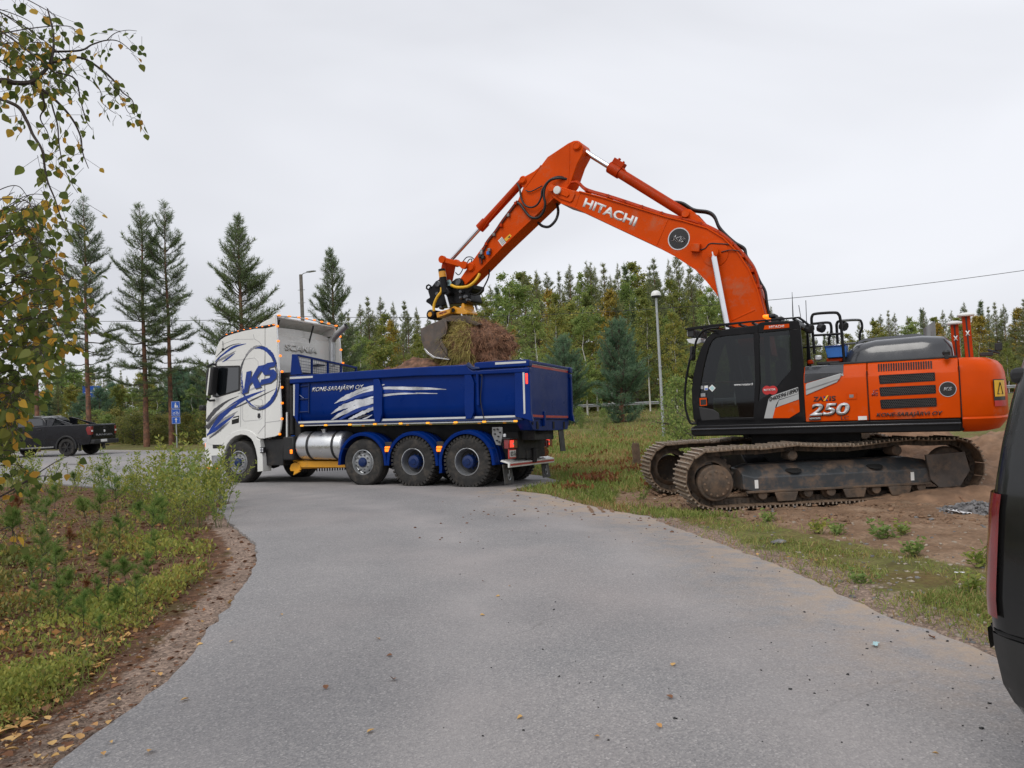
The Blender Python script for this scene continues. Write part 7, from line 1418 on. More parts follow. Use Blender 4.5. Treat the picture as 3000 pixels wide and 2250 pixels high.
# roots trailing from the sand
for k, pts_ in enumerate(([(2772, 1435), (2790, 1452), (2830, 1480)], [(2785, 1452), (2850, 1460), (2895, 1452)], [(2830, 1490), (2880, 1490), (2900, 1486)])):
    q = [gpx(*a) + Vector((0, 0, .05 + .05 * (i == 1))) for i, a in enumerate(pts_)]; tag(MB().tube(bez([tuple(v) for v in q], 12), .008, 5).build('root', MT['root_fibre'], None), 'thin brown root trailing from the sand by the idler', 'root', 'roots trailing from the sand')
# ------------------------------------------------------------------ trees
def orth(d):
    a = np.where(np.abs(d[:, 2:3]) < .9, np.array([[0, 0, 1.]]), np.array([[1., 0, 0]])); x = np.cross(d, a); x /= np.linalg.norm(x, axis=1)[:, None] + 1e-9; return x, np.cross(d, x)
def needles(pos, dirs, per, ln, wd, brush=.22, fan=.85):
    """bottle-brush tufts: per thin triangles round every twig end"""
    n = len(pos); P = np.repeat(pos, per, 0); D = np.repeat(dirs, per, 0); D = D / (np.linalg.norm(D, axis=1)[:, None] + 1e-9); x, y = orth(D); a = rng.uniform(0, 2 * math.pi, n * per)[:, None]; t = rng.uniform(-1, .15, n * per)[:, None] * brush
    r = x * np.cos(a) + y * np.sin(a); d = D * rng.uniform(.45, 1.1, (n * per, 1)) + r * fan * rng.uniform(.5, 1.1, (n * per, 1)); d /= np.linalg.norm(d, axis=1)[:, None]; s = np.cross(d, rng.normal(size=d.shape)); s /= np.linalg.norm(s, axis=1)[:, None]
    b = P + D * t; L_ = ln * rng.uniform(.7, 1.25, (n * per, 1)); return np.stack([b - s * wd / 2, b + s * wd / 2, b + d * L_], 1).reshape(-1, 3), np.arange(3 * n * per).reshape(-1, 3)
def twigs(a, b, r):
    """three-sided tapered twigs"""
    n = len(a); d = b - a; d = d / (np.linalg.norm(d, axis=1)[:, None] + 1e-9); x, y = orth(d); V = []
    for k in range(3): V.append(a + (x * math.cos(2.1 * k) + y * math.sin(2.1 * k)) * r[:, None])
    V.append(b); V = np.stack(V, 1).reshape(-1, 3); o = np.arange(n)[:, None] * 4; return V, np.concatenate([o + np.array([[0, 1, 3]]), o + np.array([[1, 2, 3]]), o + np.array([[2, 0, 3]])])
def merge(parts):
    V, Fc, M, k = [], [], [], 0
    for v, f, m_ in parts: V.append(v); Fc.append(f + k); M.append(np.full(len(f), m_)); k += len(v)
    return np.vstack(V), np.vstack(Fc), np.concatenate(M)
def ttube(path, r, n=5):
    P = np.array(path); rings = []
    for i in range(len(P)):
        d = P[min(i + 1, len(P) - 1)] - P[max(i - 1, 0)]; d = d / np.linalg.norm(d); x, y = orth(d[None]); rings.append([P[i] + (x[0] * math.cos(2 * math.pi * k / n) + y[0] * math.sin(2 * math.pi * k / n)) * r[i] for k in range(n)])
    V = np.array(rings).reshape(-1, 3); f = []
    for i in range(len(P) - 1):
        for k in range(n): a, b, c, d_ = i * n + k, i * n + (k + 1) % n, (i + 1) * n + (k + 1) % n, (i + 1) * n + k; f += [(a, b, c), (a, c, d_)]
    return V, np.array(f)
def conifer(H, cb, rad, whorl=.55, nb=5, rise=(.9, .1), droop=.0, twig=.5, per=12, ln=.2, wd=.03, leaf='needle_dark', bark='bark_pine', trunk_r=.16, seed=0, gaps=.12, power=.75, tuftstep=.22, dead=4, spars=.0, t0=.28):
    rd = random.Random(seed); tr = [(0, 0, -.3)]
    for k in range(1, 9): tr.append((rd.uniform(-.08, .08) * k / 8, rd.uniform(-.08, .08) * k / 8, H * k / 8))
    tr = np.array(tr); rr = [trunk_r * (1.15 if k == 0 else (1 - k / 8.0) ** .8 * .97 + .03) for k in range(9)]; tv, tf = ttube(tr, rr, 8)
    def tpt(z): f = min(max(z / H * 8, 0), 7.999); i = int(f); return tr[i] + (tr[i + 1] - tr[i]) * (f - i) if i else tr[0] + (tr[1] - tr[0]) * f
    parts = []; ta, tb, trr = [], [], []; tp_, td_ = [], []; z = H * cb; 
    while z < H - .25:
        f = (z - H * cb) / (H * (1 - cb)); L0 = rad * max(.06, (1 - f) ** power) * (min(1, .55 + f * 2.2)); az = rd.uniform(0, 6.28)
        for b in range(nb):
            if rd.random() < gaps + .42 + spars * (1 - f): continue
            a = az + 2 * math.pi * b / nb + rd.uniform(-.35, .35); L_ = L0 * rd.uniform(.5, 1.2); el = rise[1] + (rise[0] - rise[1]) * f ** 1.3 + rd.uniform(-.22, .22); o = tpt(min(H, z + rd.uniform(-.2, .2))); hd = np.array([math.cos(a), math.sin(a), 0]); path = [o]; n = 5
            for k in range(1, n + 1): t = k / n; path.append(o + hd * L_ * t * math.cos(el) + np.array([0, 0, 1]) * L_ * (t * math.sin(el) - droop * t * (1 - t) * 1.5 + .16 * t * t) + np.array([rd.uniform(-.04, .04), rd.uniform(-.04, .04), rd.uniform(-.04, .04)]) * L_)
            r0 = .012 + .014 * L_; v, ff = ttube(path, [r0 * (1 - .8 * k / n) for k in range(n + 1)], 4); parts.append((v, ff, 1)); path = np.array(path)
            m_ = max(1, int(L_ / tuftstep)); side_ = np.cross(hd, [0, 0, 1.])
            for k in range(m_ + 1):
                t = t0 + (1 - t0) * k / m_; i = min(int(t * n), n - 1); p = path[i] + (path[i + 1] - path[i]) * (t * n - i); dd = path[i + 1] - path[i]; dd = dd / np.linalg.norm(dd)
                if k == m_: tp_.append(p); td_.append(dd + np.array([0, 0, .45])); continue
                for s in (-1, 1):
                    tl = twig * (1.15 - t) * L_ * rd.uniform(.5, 1.0) + .12; d2 = dd * rd.uniform(.5, .9) + side_ * s * rd.uniform(.5, 1.) + np.array([0, 0, rd.uniform(-.05, .45)]); d2 = d2 / np.linalg.norm(d2); e = p + d2 * tl; ta.append(p); tb.append(e); trr.append(.008 + .004 * L_)
                    q = max(1, int(tl / tuftstep))
                    for j in range(q): tp_.append(p + d2 * tl * (j + 1) / q); td_.append(d2 + np.array([rd.uniform(-.3, .3), rd.uniform(-.3, .3), .35]))
        z += whorl * (1.05 - .25 * f) * rd.uniform(.75, 1.25) / 2
    for k in range(dead):
        zz = H * cb * rd.uniform(.45, 1.0); a = rd.uniform(0, 6.28); o = tpt(zz); L_ = rd.uniform(.5, 1.6); ta.append(o); tb.append(o + np.array([math.cos(a) * L_, math.sin(a) * L_, rd.uniform(-.4, .2)])); trr.append(.02)
    tp_.append(tpt(H)); td_.append(np.array([0, 0, 1.]))
    v, ff = twigs(np.array(ta), np.array(tb), np.array(trr)); parts.append((v, ff, 1)); v, ff = needles(np.array(tp_), np.array(td_), per, ln, wd); parts.append((v, ff, 0)); return (tv, tf), merge(parts), leaf, bark, H
def broadleaf(H, cb, rad, n_leaf=7000, leaf='birch_green', bark='bark_birch', lsz=.09, trunk_r=.10, seed=0, shape=.8, hang=.3):
    rd = random.Random(seed); tr = np.array([(0, 0, -.3)] + [(rd.uniform(-.12, .12) * k / 3, rd.uniform(-.12, .12) * k / 3, H * .97 * k / 8) for k in range(1, 9)]); rr = [trunk_r * ((1 - k / 8.4) ** .9) for k in range(9)]; tv, tf = ttube(tr, rr, 7); parts = []; ends = []
    nb = int(26 + H * 1.5)
    for b in range(nb):
        f = rd.random() ** .85; z = H * (cb + (1 - cb) * f * .95); i = min(int(z / (H * .97) * 8), 7); o = tr[i] + (tr[i + 1] - tr[i]) * (z / (H * .97) * 8 - i); a = rd.uniform(0, 6.28); L_ = rad * (math.sin(math.pi * min(1, .18 + f * .82)) ** shape + .08) * rd.uniform(.6, 1.15); el = rd.uniform(.35, .95); hd = np.array([math.cos(a), math.sin(a), 0]); path = [o]
        for k in range(1, 5): t = k / 4; path.append(o + hd * L_ * t * math.cos(el * (1 - .3 * t)) + np.array([0, 0, 1.]) * L_ * (t * math.sin(el) - hang * t * t) + np.array([rd.uniform(-.06, .06) for _ in range(3)]) * L_)
        v, ff = ttube(path, [(.012 + .012 * L_) * (1 - .8 * k / 4) for k in range(5)], 4); parts.append((v, ff, 1)); path = np.array(path)
        for k in range(10):
            t = rd.uniform(.25, 1) * 4; i = min(int(t), 3); p = path[i] + (path[i + 1] - path[i]) * (t - i); e = p + np.array([rd.gauss(0, .26), rd.gauss(0, .26), rd.gauss(-.02, .24)]) * (.5 + .45 * L_); ends.append((p, e))
    A = np.array([e[0] for e in ends]); B_ = np.array([e[1] for e in ends]); v, ff = twigs(A, B_, np.full(len(A), .007)); parts.append((v, ff, 1))
    idx = rng.integers(0, len(A), n_leaf); t = rng.uniform(.2, 1.05, (n_leaf, 1)); C_ = A[idx] + (B_[idx] - A[idx]) * t + rng.normal(size=(n_leaf, 3)) * .10
    d = rng.normal(size=(n_leaf, 3)) + np.array([0, 0, -.5]); d /= np.linalg.norm(d, axis=1)[:, None]; s = np.cross(d, rng.normal(size=(n_leaf, 3))); s /= np.linalg.norm(s, axis=1)[:, None]; sz = lsz * rng.uniform(.7, 1.3, (n_leaf, 1)); V = np.stack([C_, C_ + d * sz * .5 + s * sz * .4, C_ + d * sz, C_ + d * sz * .5 - s * sz * .4], 1).reshape(-1, 3); o = np.arange(n_leaf)[:, None] * 4
    parts.append((V, np.concatenate([o + np.array([[0, 1, 2]]), o + np.array([[0, 2, 3]])]), 0)); return (tv, tf), merge(parts), leaf, bark, H
PROTO = {}
def proto(key, spec):
    (tv, tf), (cv, cf_, cm), leaf, bark, H = spec; a = np_obj('trunk', tv, tf, MT[bark], None, True); b = np_obj('crown', cv, cf_, [MT[leaf], MT['bark_grey' if bark != 'bark_birch' else 'bark_twig']], None, False, cm); PROTO[key] = (a.data, b.data, H); bpy.data.objects.remove(a); bpy.data.objects.remove(b)
def plant(key, name, label, cat, x, y, H, group=None, sx=1.0, rz=None, z=None, lean=(0, 0)):
    tm, cm, H0 = PROTO[key]; k = H / H0; t = bpy.data.objects.new(name, None); COL.objects.link(t); t.empty_display_size = .3; t.location = (x, y, (tzb(x, y) if z is None else z)); t.rotation_euler = (lean[0], lean[1], random.uniform(0, 6.28) if rz is None else rz); t.scale = (k * sx, k * sx, k); tag(t, label, cat, group)
    for nm, me in (('trunk', tm), ('crown', cm)): o = bpy.data.objects.new(nm, me); COL.objects.link(o); o.parent = t
    return t
def plant_px(key, name, label, cat, px, top, base, depth, group=None, sx=1.0, rz=None):
    p = at(px, base, depth); q = at(px, top, depth); z = tzb(p.x, p.y); return plant(key, name, label, cat, p.x, p.y, q.z - z, group, sx, rz)
proto('pine_tall', conifer(14.5, .20, 2.8, .60, 5, (1.0, -.1), .15, .5, 10, .20, .022, seed=1, trunk_r=.17, gaps=-.02, power=.6, dead=16, tuftstep=.17, spars=.20, t0=.32))
proto('pine_tall_b', conifer(14.5, .26, 2.5, .60, 5, (1.05, -.05), .12, .5, 10, .20, .022, seed=5, trunk_r=.15, gaps=.0, power=.55, dead=16, tuftstep=.17, spars=.20, t0=.34))
proto('pine_cone', conifer(11.5, .10, 3.2, .48, 6, (1.1, .1), .05, .5, 10, .20, .022, seed=2, trunk_r=.17, gaps=.0, power=.75, dead=4, tuftstep=.17, spars=.08, t0=.3))
proto('pine_forest', conifer(17, .36, 2.6, .70, 5, (1.1, .05), .1, .5, 9, .30, .042, 'needle_forest', seed=3, trunk_r=.17, gaps=.05, power=.75, tuftstep=.28, dead=8, spars=.1))
proto('pine_forest_b', conifer(15, .16, 2.6, .66, 5, (1.15, .1), .1, .5, 9, .30, .042, 'needle_forest', seed=8, trunk_r=.15, gaps=.05, power=.8, tuftstep=.28, dead=6, spars=.05))
proto('spruce', conifer(12, .05, 2.0, .42, 6, (.5, -.25), .1, .4, 8, .24, .045, 'needle_dark', 'bark_grey', seed=4, trunk_r=.14, gaps=-.1, power=.95, tuftstep=.28, dead=0))
proto('pine_bushy', conifer(6.0, .03, 2.4, .34, 6, (1.1, .2), .05, .5, 9, .17, .030, 'needle_blue', seed=6, trunk_r=.11, gaps=-.1, power=.6, tuftstep=.18, dead=0))
proto('birch', broadleaf(13, .12, 2.7, 9000, 'birch_green', seed=1, lsz=.15, trunk_r=.12)); proto('birch_mix', broadleaf(12, .2, 2.2, 6500, 'birch_mix', seed=2, lsz=.15, trunk_r=.09)); proto('birch_yellow', broadleaf(12, .25, 1.5, 3800, 'birch_yellow', seed=3, lsz=.15, trunk_r=.08, shape=.6)); proto('aspen', broadleaf(9, .08, 2.6, 7000, 'birch_mix', 'bark_grey', seed=4, lsz=.15, trunk_r=.08))
proto('shrub', broadleaf(2.6, .04, 1.5, 2600, 'shrub_mix', 'bark_grey', seed=5, lsz=.11, trunk_r=.03, hang=.1)); proto('shrub_green', broadleaf(3.0, .03, 1.4, 2600, 'birch_green', 'bark_grey', seed=6, lsz=.10, trunk_r=.03, hang=.1))
# the tall pines at the far roadside
for px, top, base, dp, key, lab, rz in ((110, 640, 1290, 44.5, 'pine_tall_b', 'tall pine with bare lower trunk half hidden behind the birch leaves', .4), (262, 572, 1290, 44, 'pine_tall_b', 'tall narrow pine in front of the blue information board', 2.0), (430, 588, 1290, 46, 'pine_tall', 'tall broad pine standing left of its close twin with bare orange trunk', 1.0), (503, 586, 1290, 46.5, 'pine_tall_b', 'tall slender pine with reddish trunk just behind the path signs', 4.4)):
    plant_px(key, 'pine_tree', lab, 'tree', px, top, base, dp, None, 1.0, rz)
plant_px('pine_cone', 'pine_tree', 'conical dense pine rising directly above the white truck cab', 'tree', 716, 620, 1240, 46, None, 1.0, .6); plant_px('pine_cone', 'pine_tree', 'smaller conical pine standing right of the wooden pole', 'tree', 988, 722, 1220, 52, None, .86, 3.0)
# single trees at the forest edge
plant_px('pine_bushy', 'young_pine', 'squat bushy blue green pine just beyond the tailgate', 'tree', 1660, 985, 1225, 52, None, 1.0, .2); plant_px('pine_bushy', 'young_pine', 'broad bushy young pine with browned tufts in front of the guard rail', 'tree', 1825, 935, 1238, 50, None, .95, 1.3)
plant_px('birch', 'birch_tree', 'full leafy green birch standing behind the bucket', 'tree', 1500, 785, 1200, 58, None, 1.15, .3); plant_px('birch_yellow', 'birch_tree', 'narrow golden yellow birch among the dark pines', 'tree', 1795, 838, 1190, 80, None, 1.1, .9); plant_px('aspen', 'aspen_tree', 'rounded orange tinted aspen behind the truck bed', 'tree', 1130, 985, 1210, 62, None, 1.2, 0.); plant_px('birch', 'birch_tree', 'leafy green birch behind the excavator boom foot', 'tree', 2090, 830, 1190, 70, None, 1.0, 2.2); plant_px('birch_mix', 'birch_tree', 'green and yellow birch close behind the street lamp', 'tree', 1985, 905, 1190, 66, None, 1.0, 1.2)
for px, top, dp, key, lab in ((1395, 905, 66, 'birch', 'pale green birch left of the raised bucket'), (1430, 860, 72, 'birch_mix', 'yellow green birch behind the raised bucket'), (1580, 880, 64, 'birch', 'bright green birch behind the tailgate corner'), (1640, 850, 70, 'birch_mix', 'olive tinted birch above the squat blue green pine'), (1720, 890, 66, 'birch', 'light green birch between the two bushy pines'), (1905, 860, 68, 'birch_mix', 'yellowing birch just left of the street lamp'), (1060, 960, 70, 'birch', 'light green birch behind the mesh guard'), (1230, 970, 66, 'birch_mix', 'olive green birch behind the soil load'), (2560, 985, 78, 'birch', 'light green birch behind the engine hood'), (2700, 1000, 78, 'birch_mix', 'yellow green birch behind the exhaust stack'), (2850, 990, 80, 'birch', 'light green birch behind the red masts'), (2960, 1000, 76, 'birch_mix', 'yellow green birch behind the counterweight')): plant_px(key, 'birch_tree', lab, 'tree', px, top, 1190, dp)
# the forest: trees one by one along the bank, tallest where the photograph's skyline is highest
tl = np.array([(-500, 1050), (0, 1050), (250, 1065), (560, 1060), (640, 1040), (760, 1010), (960, 930), (1090, 845), (1180, 880), (1280, 905), (1400, 880), (1460, 830), (1560, 782), (1640, 775), (1720, 757), (1880, 748), (2000, 735), (2100, 790), (2250, 850), (2340, 940), (2450, 965), (2540, 915), (2690, 885), (2900, 872), (3000, 850), (3500, 830)])
kinds = {'pine_forest': ('pine_tree', 'tall forest pine with bare lower trunk in the wood beyond the meadow', 'pines of the wood'), 'pine_forest_b': ('pine_tree', 'mid-height pine with green crown in the wood beyond the meadow', 'smaller pines of the wood'), 'spruce': ('spruce_tree', 'dark pointed spruce in the wood beyond the meadow', 'spruces of the wood'), 'birch': ('birch_tree', 'green birch growing among the pines of the wood', 'green birches of the wood'), 'birch_mix': ('birch_tree', 'yellowing birch growing among the pines of the wood', 'yellowing birches of the wood'), 'birch_yellow': ('birch_tree', 'slim golden birch growing among the pines of the wood', 'golden birches of the wood'), 'aspen': ('aspen_tree', 'low round aspen at the foot of the wood', 'aspens of the wood')}
rf_ = random.Random(11)
for depth, step, dy0, dy1, wts in ((84, 52, 10, 170, (5, 7, 2, 4, 4, 1, 2)), (97, 34, 0, 90, (6, 5, 2, 1, 2, 1, 0)), (114, 32, -8, 60, (8, 4, 1, 0, 1, 0, 0))):
    px = -420
    while px < 3420:
        px += step * rf_.uniform(.6, 1.4); dd = depth * rf_.uniform(.95, 1.06)
        if depth < 90 and 640 < px < 1000: continue
        top = float(np.interp(px, tl[:, 0], tl[:, 1])) + rf_.uniform(dy0, dy1); key = rf_.choices(list(kinds), wts)[0]; nm, lab, grp = kinds[key]; p = at(px, 1200, dd); q = at(px, top, dd); h = q.z - tz(p.x, p.y)
        if px < 620: dd *= 1.35; p = at(px, 1200, dd); q = at(px, top, dd); h = q.z - tz(p.x, p.y)
        if h < 2.5: continue
        plant(key, nm, lab, 'tree', p.x, p.y, h, grp, rf_.uniform(.8, 1.3) * (1.25 if h < 8 and 'pine' in key else 1), None, tz(p.x, p.y) - .1)
# undergrowth: shrubs along the wood's foot and behind the pickup
for k in range(46):
    px = 1000 + k * 45 + rf_.uniform(-20, 20); dd = rf_.uniform(84, 92) ; p = at(px, 1190, dd); plant('shrub' if rf_.random() < .65 else 'shrub_green', 'shrub', 'leafy shrub at the foot of the wood behind the guard rail', 'shrub', p.x, p.y, rf_.uniform(2.2, 4.6), 'shrubs at the foot of the wood', 1.2, None, tz(p.x, p.y) - .1)
for k in range(40):
    px = -160 + k * 21 + rf_.uniform(-10, 10); dd = rf_.uniform(46.5, 52) * (1 + .0004 * (600 - px)); p = at(px, 1250, dd); plant('shrub' if rf_.random() < .75 else 'shrub_green', 'shrub', 'dense yellow green shrub along the far roadside behind the pickup', 'shrub', p.x, p.y, rf_.uniform(1.5, 2.4), 'roadside shrubs behind the pickup', 1.1, None, tz(p.x, p.y) - .1)
for k in range(52):
    px = 950 + k * 46 + rf_.uniform(-20, 20); dd = rf_.uniform(100, 112); p = at(px, 1190, dd); plant('shrub', 'shrub', 'dim shrub deep between the trunks of the wood', 'shrub', p.x, p.y, rf_.uniform(4.5, 7.5), 'shrubs deep in the wood', 1.3, None, tz(p.x, p.y) - .1)
for k in range(54):
    px = -200 + k * 21 + rf_.uniform(-12, 12); dd = rf_.uniform(58, 74); p = at(px, 1230, dd); h = at(px, rf_.uniform(1075, 1160), dd).z - tz(p.x, p.y); key = rf_.choices(['pine_bushy', 'aspen', 'birch', 'pine_forest_b', 'shrub_green'], (4, 3, 3, 3, 1))[0]; plant(key, 'young_tree', 'young tree in the thicket beyond the roadside shrubs', 'tree', p.x, p.y, h, 'young trees in the roadside thicket', 1.1, None, tz(p.x, p.y) - .1)
for px, base, dp, h, lab in ((1995, 1290, 27, 2.6, 'leafy shrub growing right of the street lamp foot'), (2035, 1300, 24, 2.0, 'thin shrub in front of the excavator cab grab rail'), (1960, 1240, 46, 1.8, 'low shrub on the meadow behind the street lamp'), (1770, 1250, 45, 1.2, 'low bush on the meadow beside the bushy pines'), (1700, 1245, 46, 1.3, 'small bush at the meadow edge past the tailgate'), (2060, 1250, 40, 2.2, 'tangled bush half hidden behind the excavator cab')): p = at(px, base, dp); plant('shrub_green', 'shrub', lab, 'shrub', p.x, p.y, h, None, .8)
# ------------------------------------------------------------------ ground vegetation, leaves, the near birch
def tzv(X_, Y_):
    """vectorised ground height with relief, off the road"""
    z = terr(X_, Y_); d = dist_poly(X_, Y_, road_c); i = inpoly(X_, Y_, road_c)
    r = .045 * vnoise(X_, Y_, .9, 2.) + .028 * vnoise(X_, Y_, 3.1, 5.) + .014 * vnoise(X_, Y_, 8, 8.); return z + np.where(i, .028, r * np.clip(d / .8, .15, 1))
def scatter_px(n, x0, x1, y0, y1, acc):
    """ground points spread evenly over a picture window, thinned by acc(x, y, px, py)"""
    px = rng.uniform(x0, x1, n); py = rng.uniform(y0, y1, n); D = np.array(FWD)[None] + np.array(RGT)[None] * ((px - 1500) / FPX)[:, None] - np.array(UPV)[None] * ((py - 1125) / FPX)[:, None]; z = np.zeros(n); ok = D[:, 2] < -.004; D = D[ok]; px, py, z = px[ok], py[ok], z[ok]
    for _ in range(6): k = np.minimum((z - EYE) / D[:, 2], 90); X_, Y_ = D[:, 0] * k, D[:, 1] * k; z = terr(X_, Y_)
    m_ = acc(X_, Y_, px, py); return X_[m_], Y_[m_], px[m_], py[m_]
def leafquads(C_, d, sz, asp=.42):
    n = len(C_); d = d / (np.linalg.norm(d, axis=1)[:, None] + 1e-9); s = np.cross(d, rng.normal(size=(n, 3))); s /= np.linalg.norm(s, axis=1)[:, None] + 1e-9; sz = sz[:, None]; V = np.stack([C_, C_ + d * sz * .5 + s * sz * asp, C_ + d * sz, C_ + d * sz * .5 - s * sz * asp], 1).reshape(-1, 3); o = np.arange(n)[:, None] * 4; return V, np.concatenate([o + np.array([[0, 1, 2]]), o + np.array([[0, 2, 3]])])
offroad = lambda X_, Y_: ~inpoly(X_, Y_, road_c)
def up(n, s=.5): v = rng.normal(size=(n, 3)) * s; v[:, 2] = np.abs(v[:, 2]) * .5 + 1; return v
# meadow and verge grass on the right
def acc_meadow(X_, Y_, px, py): return offroad(X_, Y_) & (dist_poly(X_, Y_, road_c) > .05) & ~(inpoly(X_, Y_, sand_poly)) & (X_ > -.5)
X_, Y_, *_ = scatter_px(52000, 1480, 2300, 1180, 1520, acc_meadow); Z_ = tzv(X_, Y_); dd = np.hypot(X_, Y_); nz_ = vnoise(X_, Y_, .5, 1.); P3 = np.stack([X_, Y_, Z_ - .01], -1)
dry = (nz_ + rng.normal(size=len(X_)) * .22) > .22
for nm, sel, mt_, lab in (('meadow_grass', ~dry, 'grass_green', 'green grass of the meadow behind the truck tailgate'), ('dry_meadow_grass', dry, 'grass_dry', 'patches of dry reddish grass and cut stems on the meadow')):
    q = P3[sel]; v, f = blades(q, up(len(q), .55), rng.uniform(.08, .24, len(q)) * np.clip(dd[sel] / 18, .8, 1.6), .004 + dd[sel] * .0009, .25); tag(np_obj(nm, v, tri5(f), MT[mt_]), lab, 'grass', kind='stuff')
X_, Y_, *_ = scatter_px(5200, 1560, 2000, 1250, 1440, lambda a, b, c, d_: acc_meadow(a, b, c, d_) & (vnoise(a, b, .8, 7.) > .22)); P3 = np.stack([X_, Y_, tzv(X_, Y_) + .02], -1); P3 = np.repeat(P3, 3, 0) + rng.normal(size=(len(P3) * 3, 3)) * np.array([.06, .06, .04]); v, f = leafquads(P3, up(len(P3), 1.2), rng.uniform(.06, .16, len(P3)), .22); tag(np_obj('dead_bracken', v, f, MT['bracken']), 'rust brown dead bracken lying in the meadow', 'bracken', kind='stuff')
# green strip between asphalt and sand
rl = [(p.x, p.y) for p in Redge]
def acc_strip(X_, Y_, px, py):
    d = dist_poly(X_, Y_, rl, False); n1 = vnoise(X_, Y_, 1.3, 3.); prof_ = np.exp(-((d - .80 - .1 * n1) / .34) ** 2) * 1.0 + .14 * (d < 1.6); return offroad(X_, Y_) & (Y_ < 14.5) & (rng.random(len(X_)) < prof_ * np.clip(.62 + n1 * 1.5, 0, 1))
X_, Y_, *_ = scatter_px(110000, 1500, 3000, 1430, 2050, acc_strip); Z_ = tzv(X_, Y_); dd = np.hypot(X_, Y_); P3 = np.stack([X_, Y_, Z_ - .006], -1); dry = rng.random(len(X_)) < .22
for nm, sel, mt_, lab in (('verge_grass', ~dry, 'grass_green', 'strip of short green grass between the asphalt and the sand'), ('dry_verge_grass', dry, 'grass_dry', 'straw coloured grass in the strip beside the asphalt')):
    q = P3[sel]; v, f = blades(q, up(len(q), .75), rng.uniform(.04, .12, len(q)), .004 + dd[sel] * .0006, .3); tag(np_obj(nm, v, tri5(f), MT[mt_]), lab, 'grass', kind='stuff')
X_, Y_, *_ = scatter_px(2600, 1500, 3000, 1450, 2050, lambda a, b, c, d_: offroad(a, b) & (Y_ok(a, b)) ) if False else (np.zeros(0), np.zeros(0), 0, 0)
# weeds in the sand
def weed_mesh(seed, n, h, sp, mt_, lsz):
    r_ = np.random.default_rng(seed); st_ = r_.normal(size=(n, 3)) * sp; st_[:, 2] = 0; tip = st_ * 1.8 + np.stack([r_.normal(size=n) * .05, r_.normal(size=n) * .05, r_.uniform(.5, 1, n) * h], -1); v1, f1 = twigs(st_, tip, np.full(n, .004)); k = 9; t = r_.uniform(.15, 1, (n * k, 1)); C_ = np.repeat(st_, k, 0) * (1 - t) + np.repeat(tip, k, 0) * t; d = r_.normal(size=(n * k, 3)); d[:, 2] = np.abs(d[:, 2]) * .6; v2, f2_ = leafquads(C_, d, lsz * r_.uniform(.6, 1.2, n * k), .22); V, Fc, M = merge([(v1, f1, 1), (v2, f2_, 0)]); o = np_obj('leaves', V, Fc, [MT[mt_], MT['stem_green']], None, False, M); me = o.data; bpy.data.objects.remove(o); return me
WD = [weed_mesh(k, 12, .20, .035, 'willow_leaf' if k % 2 else 'birch_green', .07) for k in range(3)]
for k, (x, y, s_, lab) in enumerate(((2075, 1476, 1.5, 'broad leafed weed growing at the front of the near crawler track'), (2400, 1560, 1.0, 'yellow flowered weed tuft in the bare sand'), (2450, 1562, .9, 'low green weed tuft right of the yellow flowers'), (2590, 1575, 1.2, 'long leafed weed patch at the sand edge'), (2640, 1568, .9, 'straggling weed stems lying on the sand'), (2680, 1630, 1.0, 'round green weed clump in the grass strip'), (1880, 1462, .8, 'small green weed in the rutted sand ahead of the tracks'), (2880, 1660, 1.1, 'leafy weed beside the people carrier'), (2250, 1530, .9, 'flattened green weed near the roller frame'), (2525, 1712, .7, 'thin upright weed at the asphalt edge'), (2845, 1740, .8, 'yellowing weed in the gravel shoulder'))):
    p = gpx(x, y); o = bpy.data.objects.new('weed', WD[k % 3]); COL.objects.link(o); o.location = (p.x, p.y, tzb(p.x, p.y) - .01); o.scale = (s_, s_, s_); o.rotation_euler.z = k; tag(o, lab, 'weed')
# pebbles scattered on the sand, the shoulders and the road edge
def stones(name, X_, Y_, lo, hi, mt_, label, zoff=.0):
    b = MB().ball((0, 0, 0), 1, 6, (1, .8, .5)); bv = np.array(b.v); n = len(X_); s_ = (lo + (hi - lo) * rng.random(n) ** 3)[:, None, None]; a = rng.uniform(0, 6.28, n); c, s = np.cos(a), np.sin(a); V = bv[None] * s_ * (1 + .25 * rng.normal(size=(n, len(bv), 1))); V = np.stack([V[..., 0] * c[:, None] - V[..., 1] * s[:, None], V[..., 0] * s[:, None] + V[..., 1] * c[:, None], V[..., 2]], -1); V += np.stack([X_, Y_, tzv(X_, Y_) + zoff], -1)[:, None]; F4 = np.array([f for f in b.f]); Fc = (F4[None] + (np.arange(n) * len(bv))[:, None, None]).reshape(-1, 4); tag(np_obj(name, V.reshape(-1, 3), Fc, MT[mt_]), label, 'stones', kind='stuff')
acc_sand = lambda a, b, c, d_: offroad(a, b) & (b < 16) & (a > 1.2)
X_, Y_, *_ = scatter_px(1000, 1900, 3000, 1440, 1900, acc_sand); stones('pebbles', X_, Y_, .006, .034, 'stone', 'pale pebbles strewn over the bare sand')
X_, Y_, *_ = scatter_px(700, 1900, 3000, 1480, 2100, acc_sand); stones('dark_pebbles', X_, Y_, .008, .035, 'gravel_dark', 'grey pebbles strewn over sand and shoulder')
X_, Y_, *_ = scatter_px(620, 1300, 3000, 1480, 2250, lambda a, b, c, d_: ~offroad(a, b) & (rng.random(len(a)) < .12 + .9 * np.exp(-dist_poly(a, b, rl, False) / .7))); stones('road_grit', X_, Y_, .004, .012, 'ink', 'black grit scattered on the asphalt beside the sand', .002)
X_, Y_, *_ = scatter_px(5200, 0, 800, 1560, 2250, lambda a, b, c, d_: offroad(a, b) & (dist_poly(a, b, [(p.x, p.y) for p in Ledge], False) < .5)); stones('shoulder_gravel', X_, Y_, .004, .018, 'gravel_tan', 'fine gravel of the shoulder beside the forest floor')
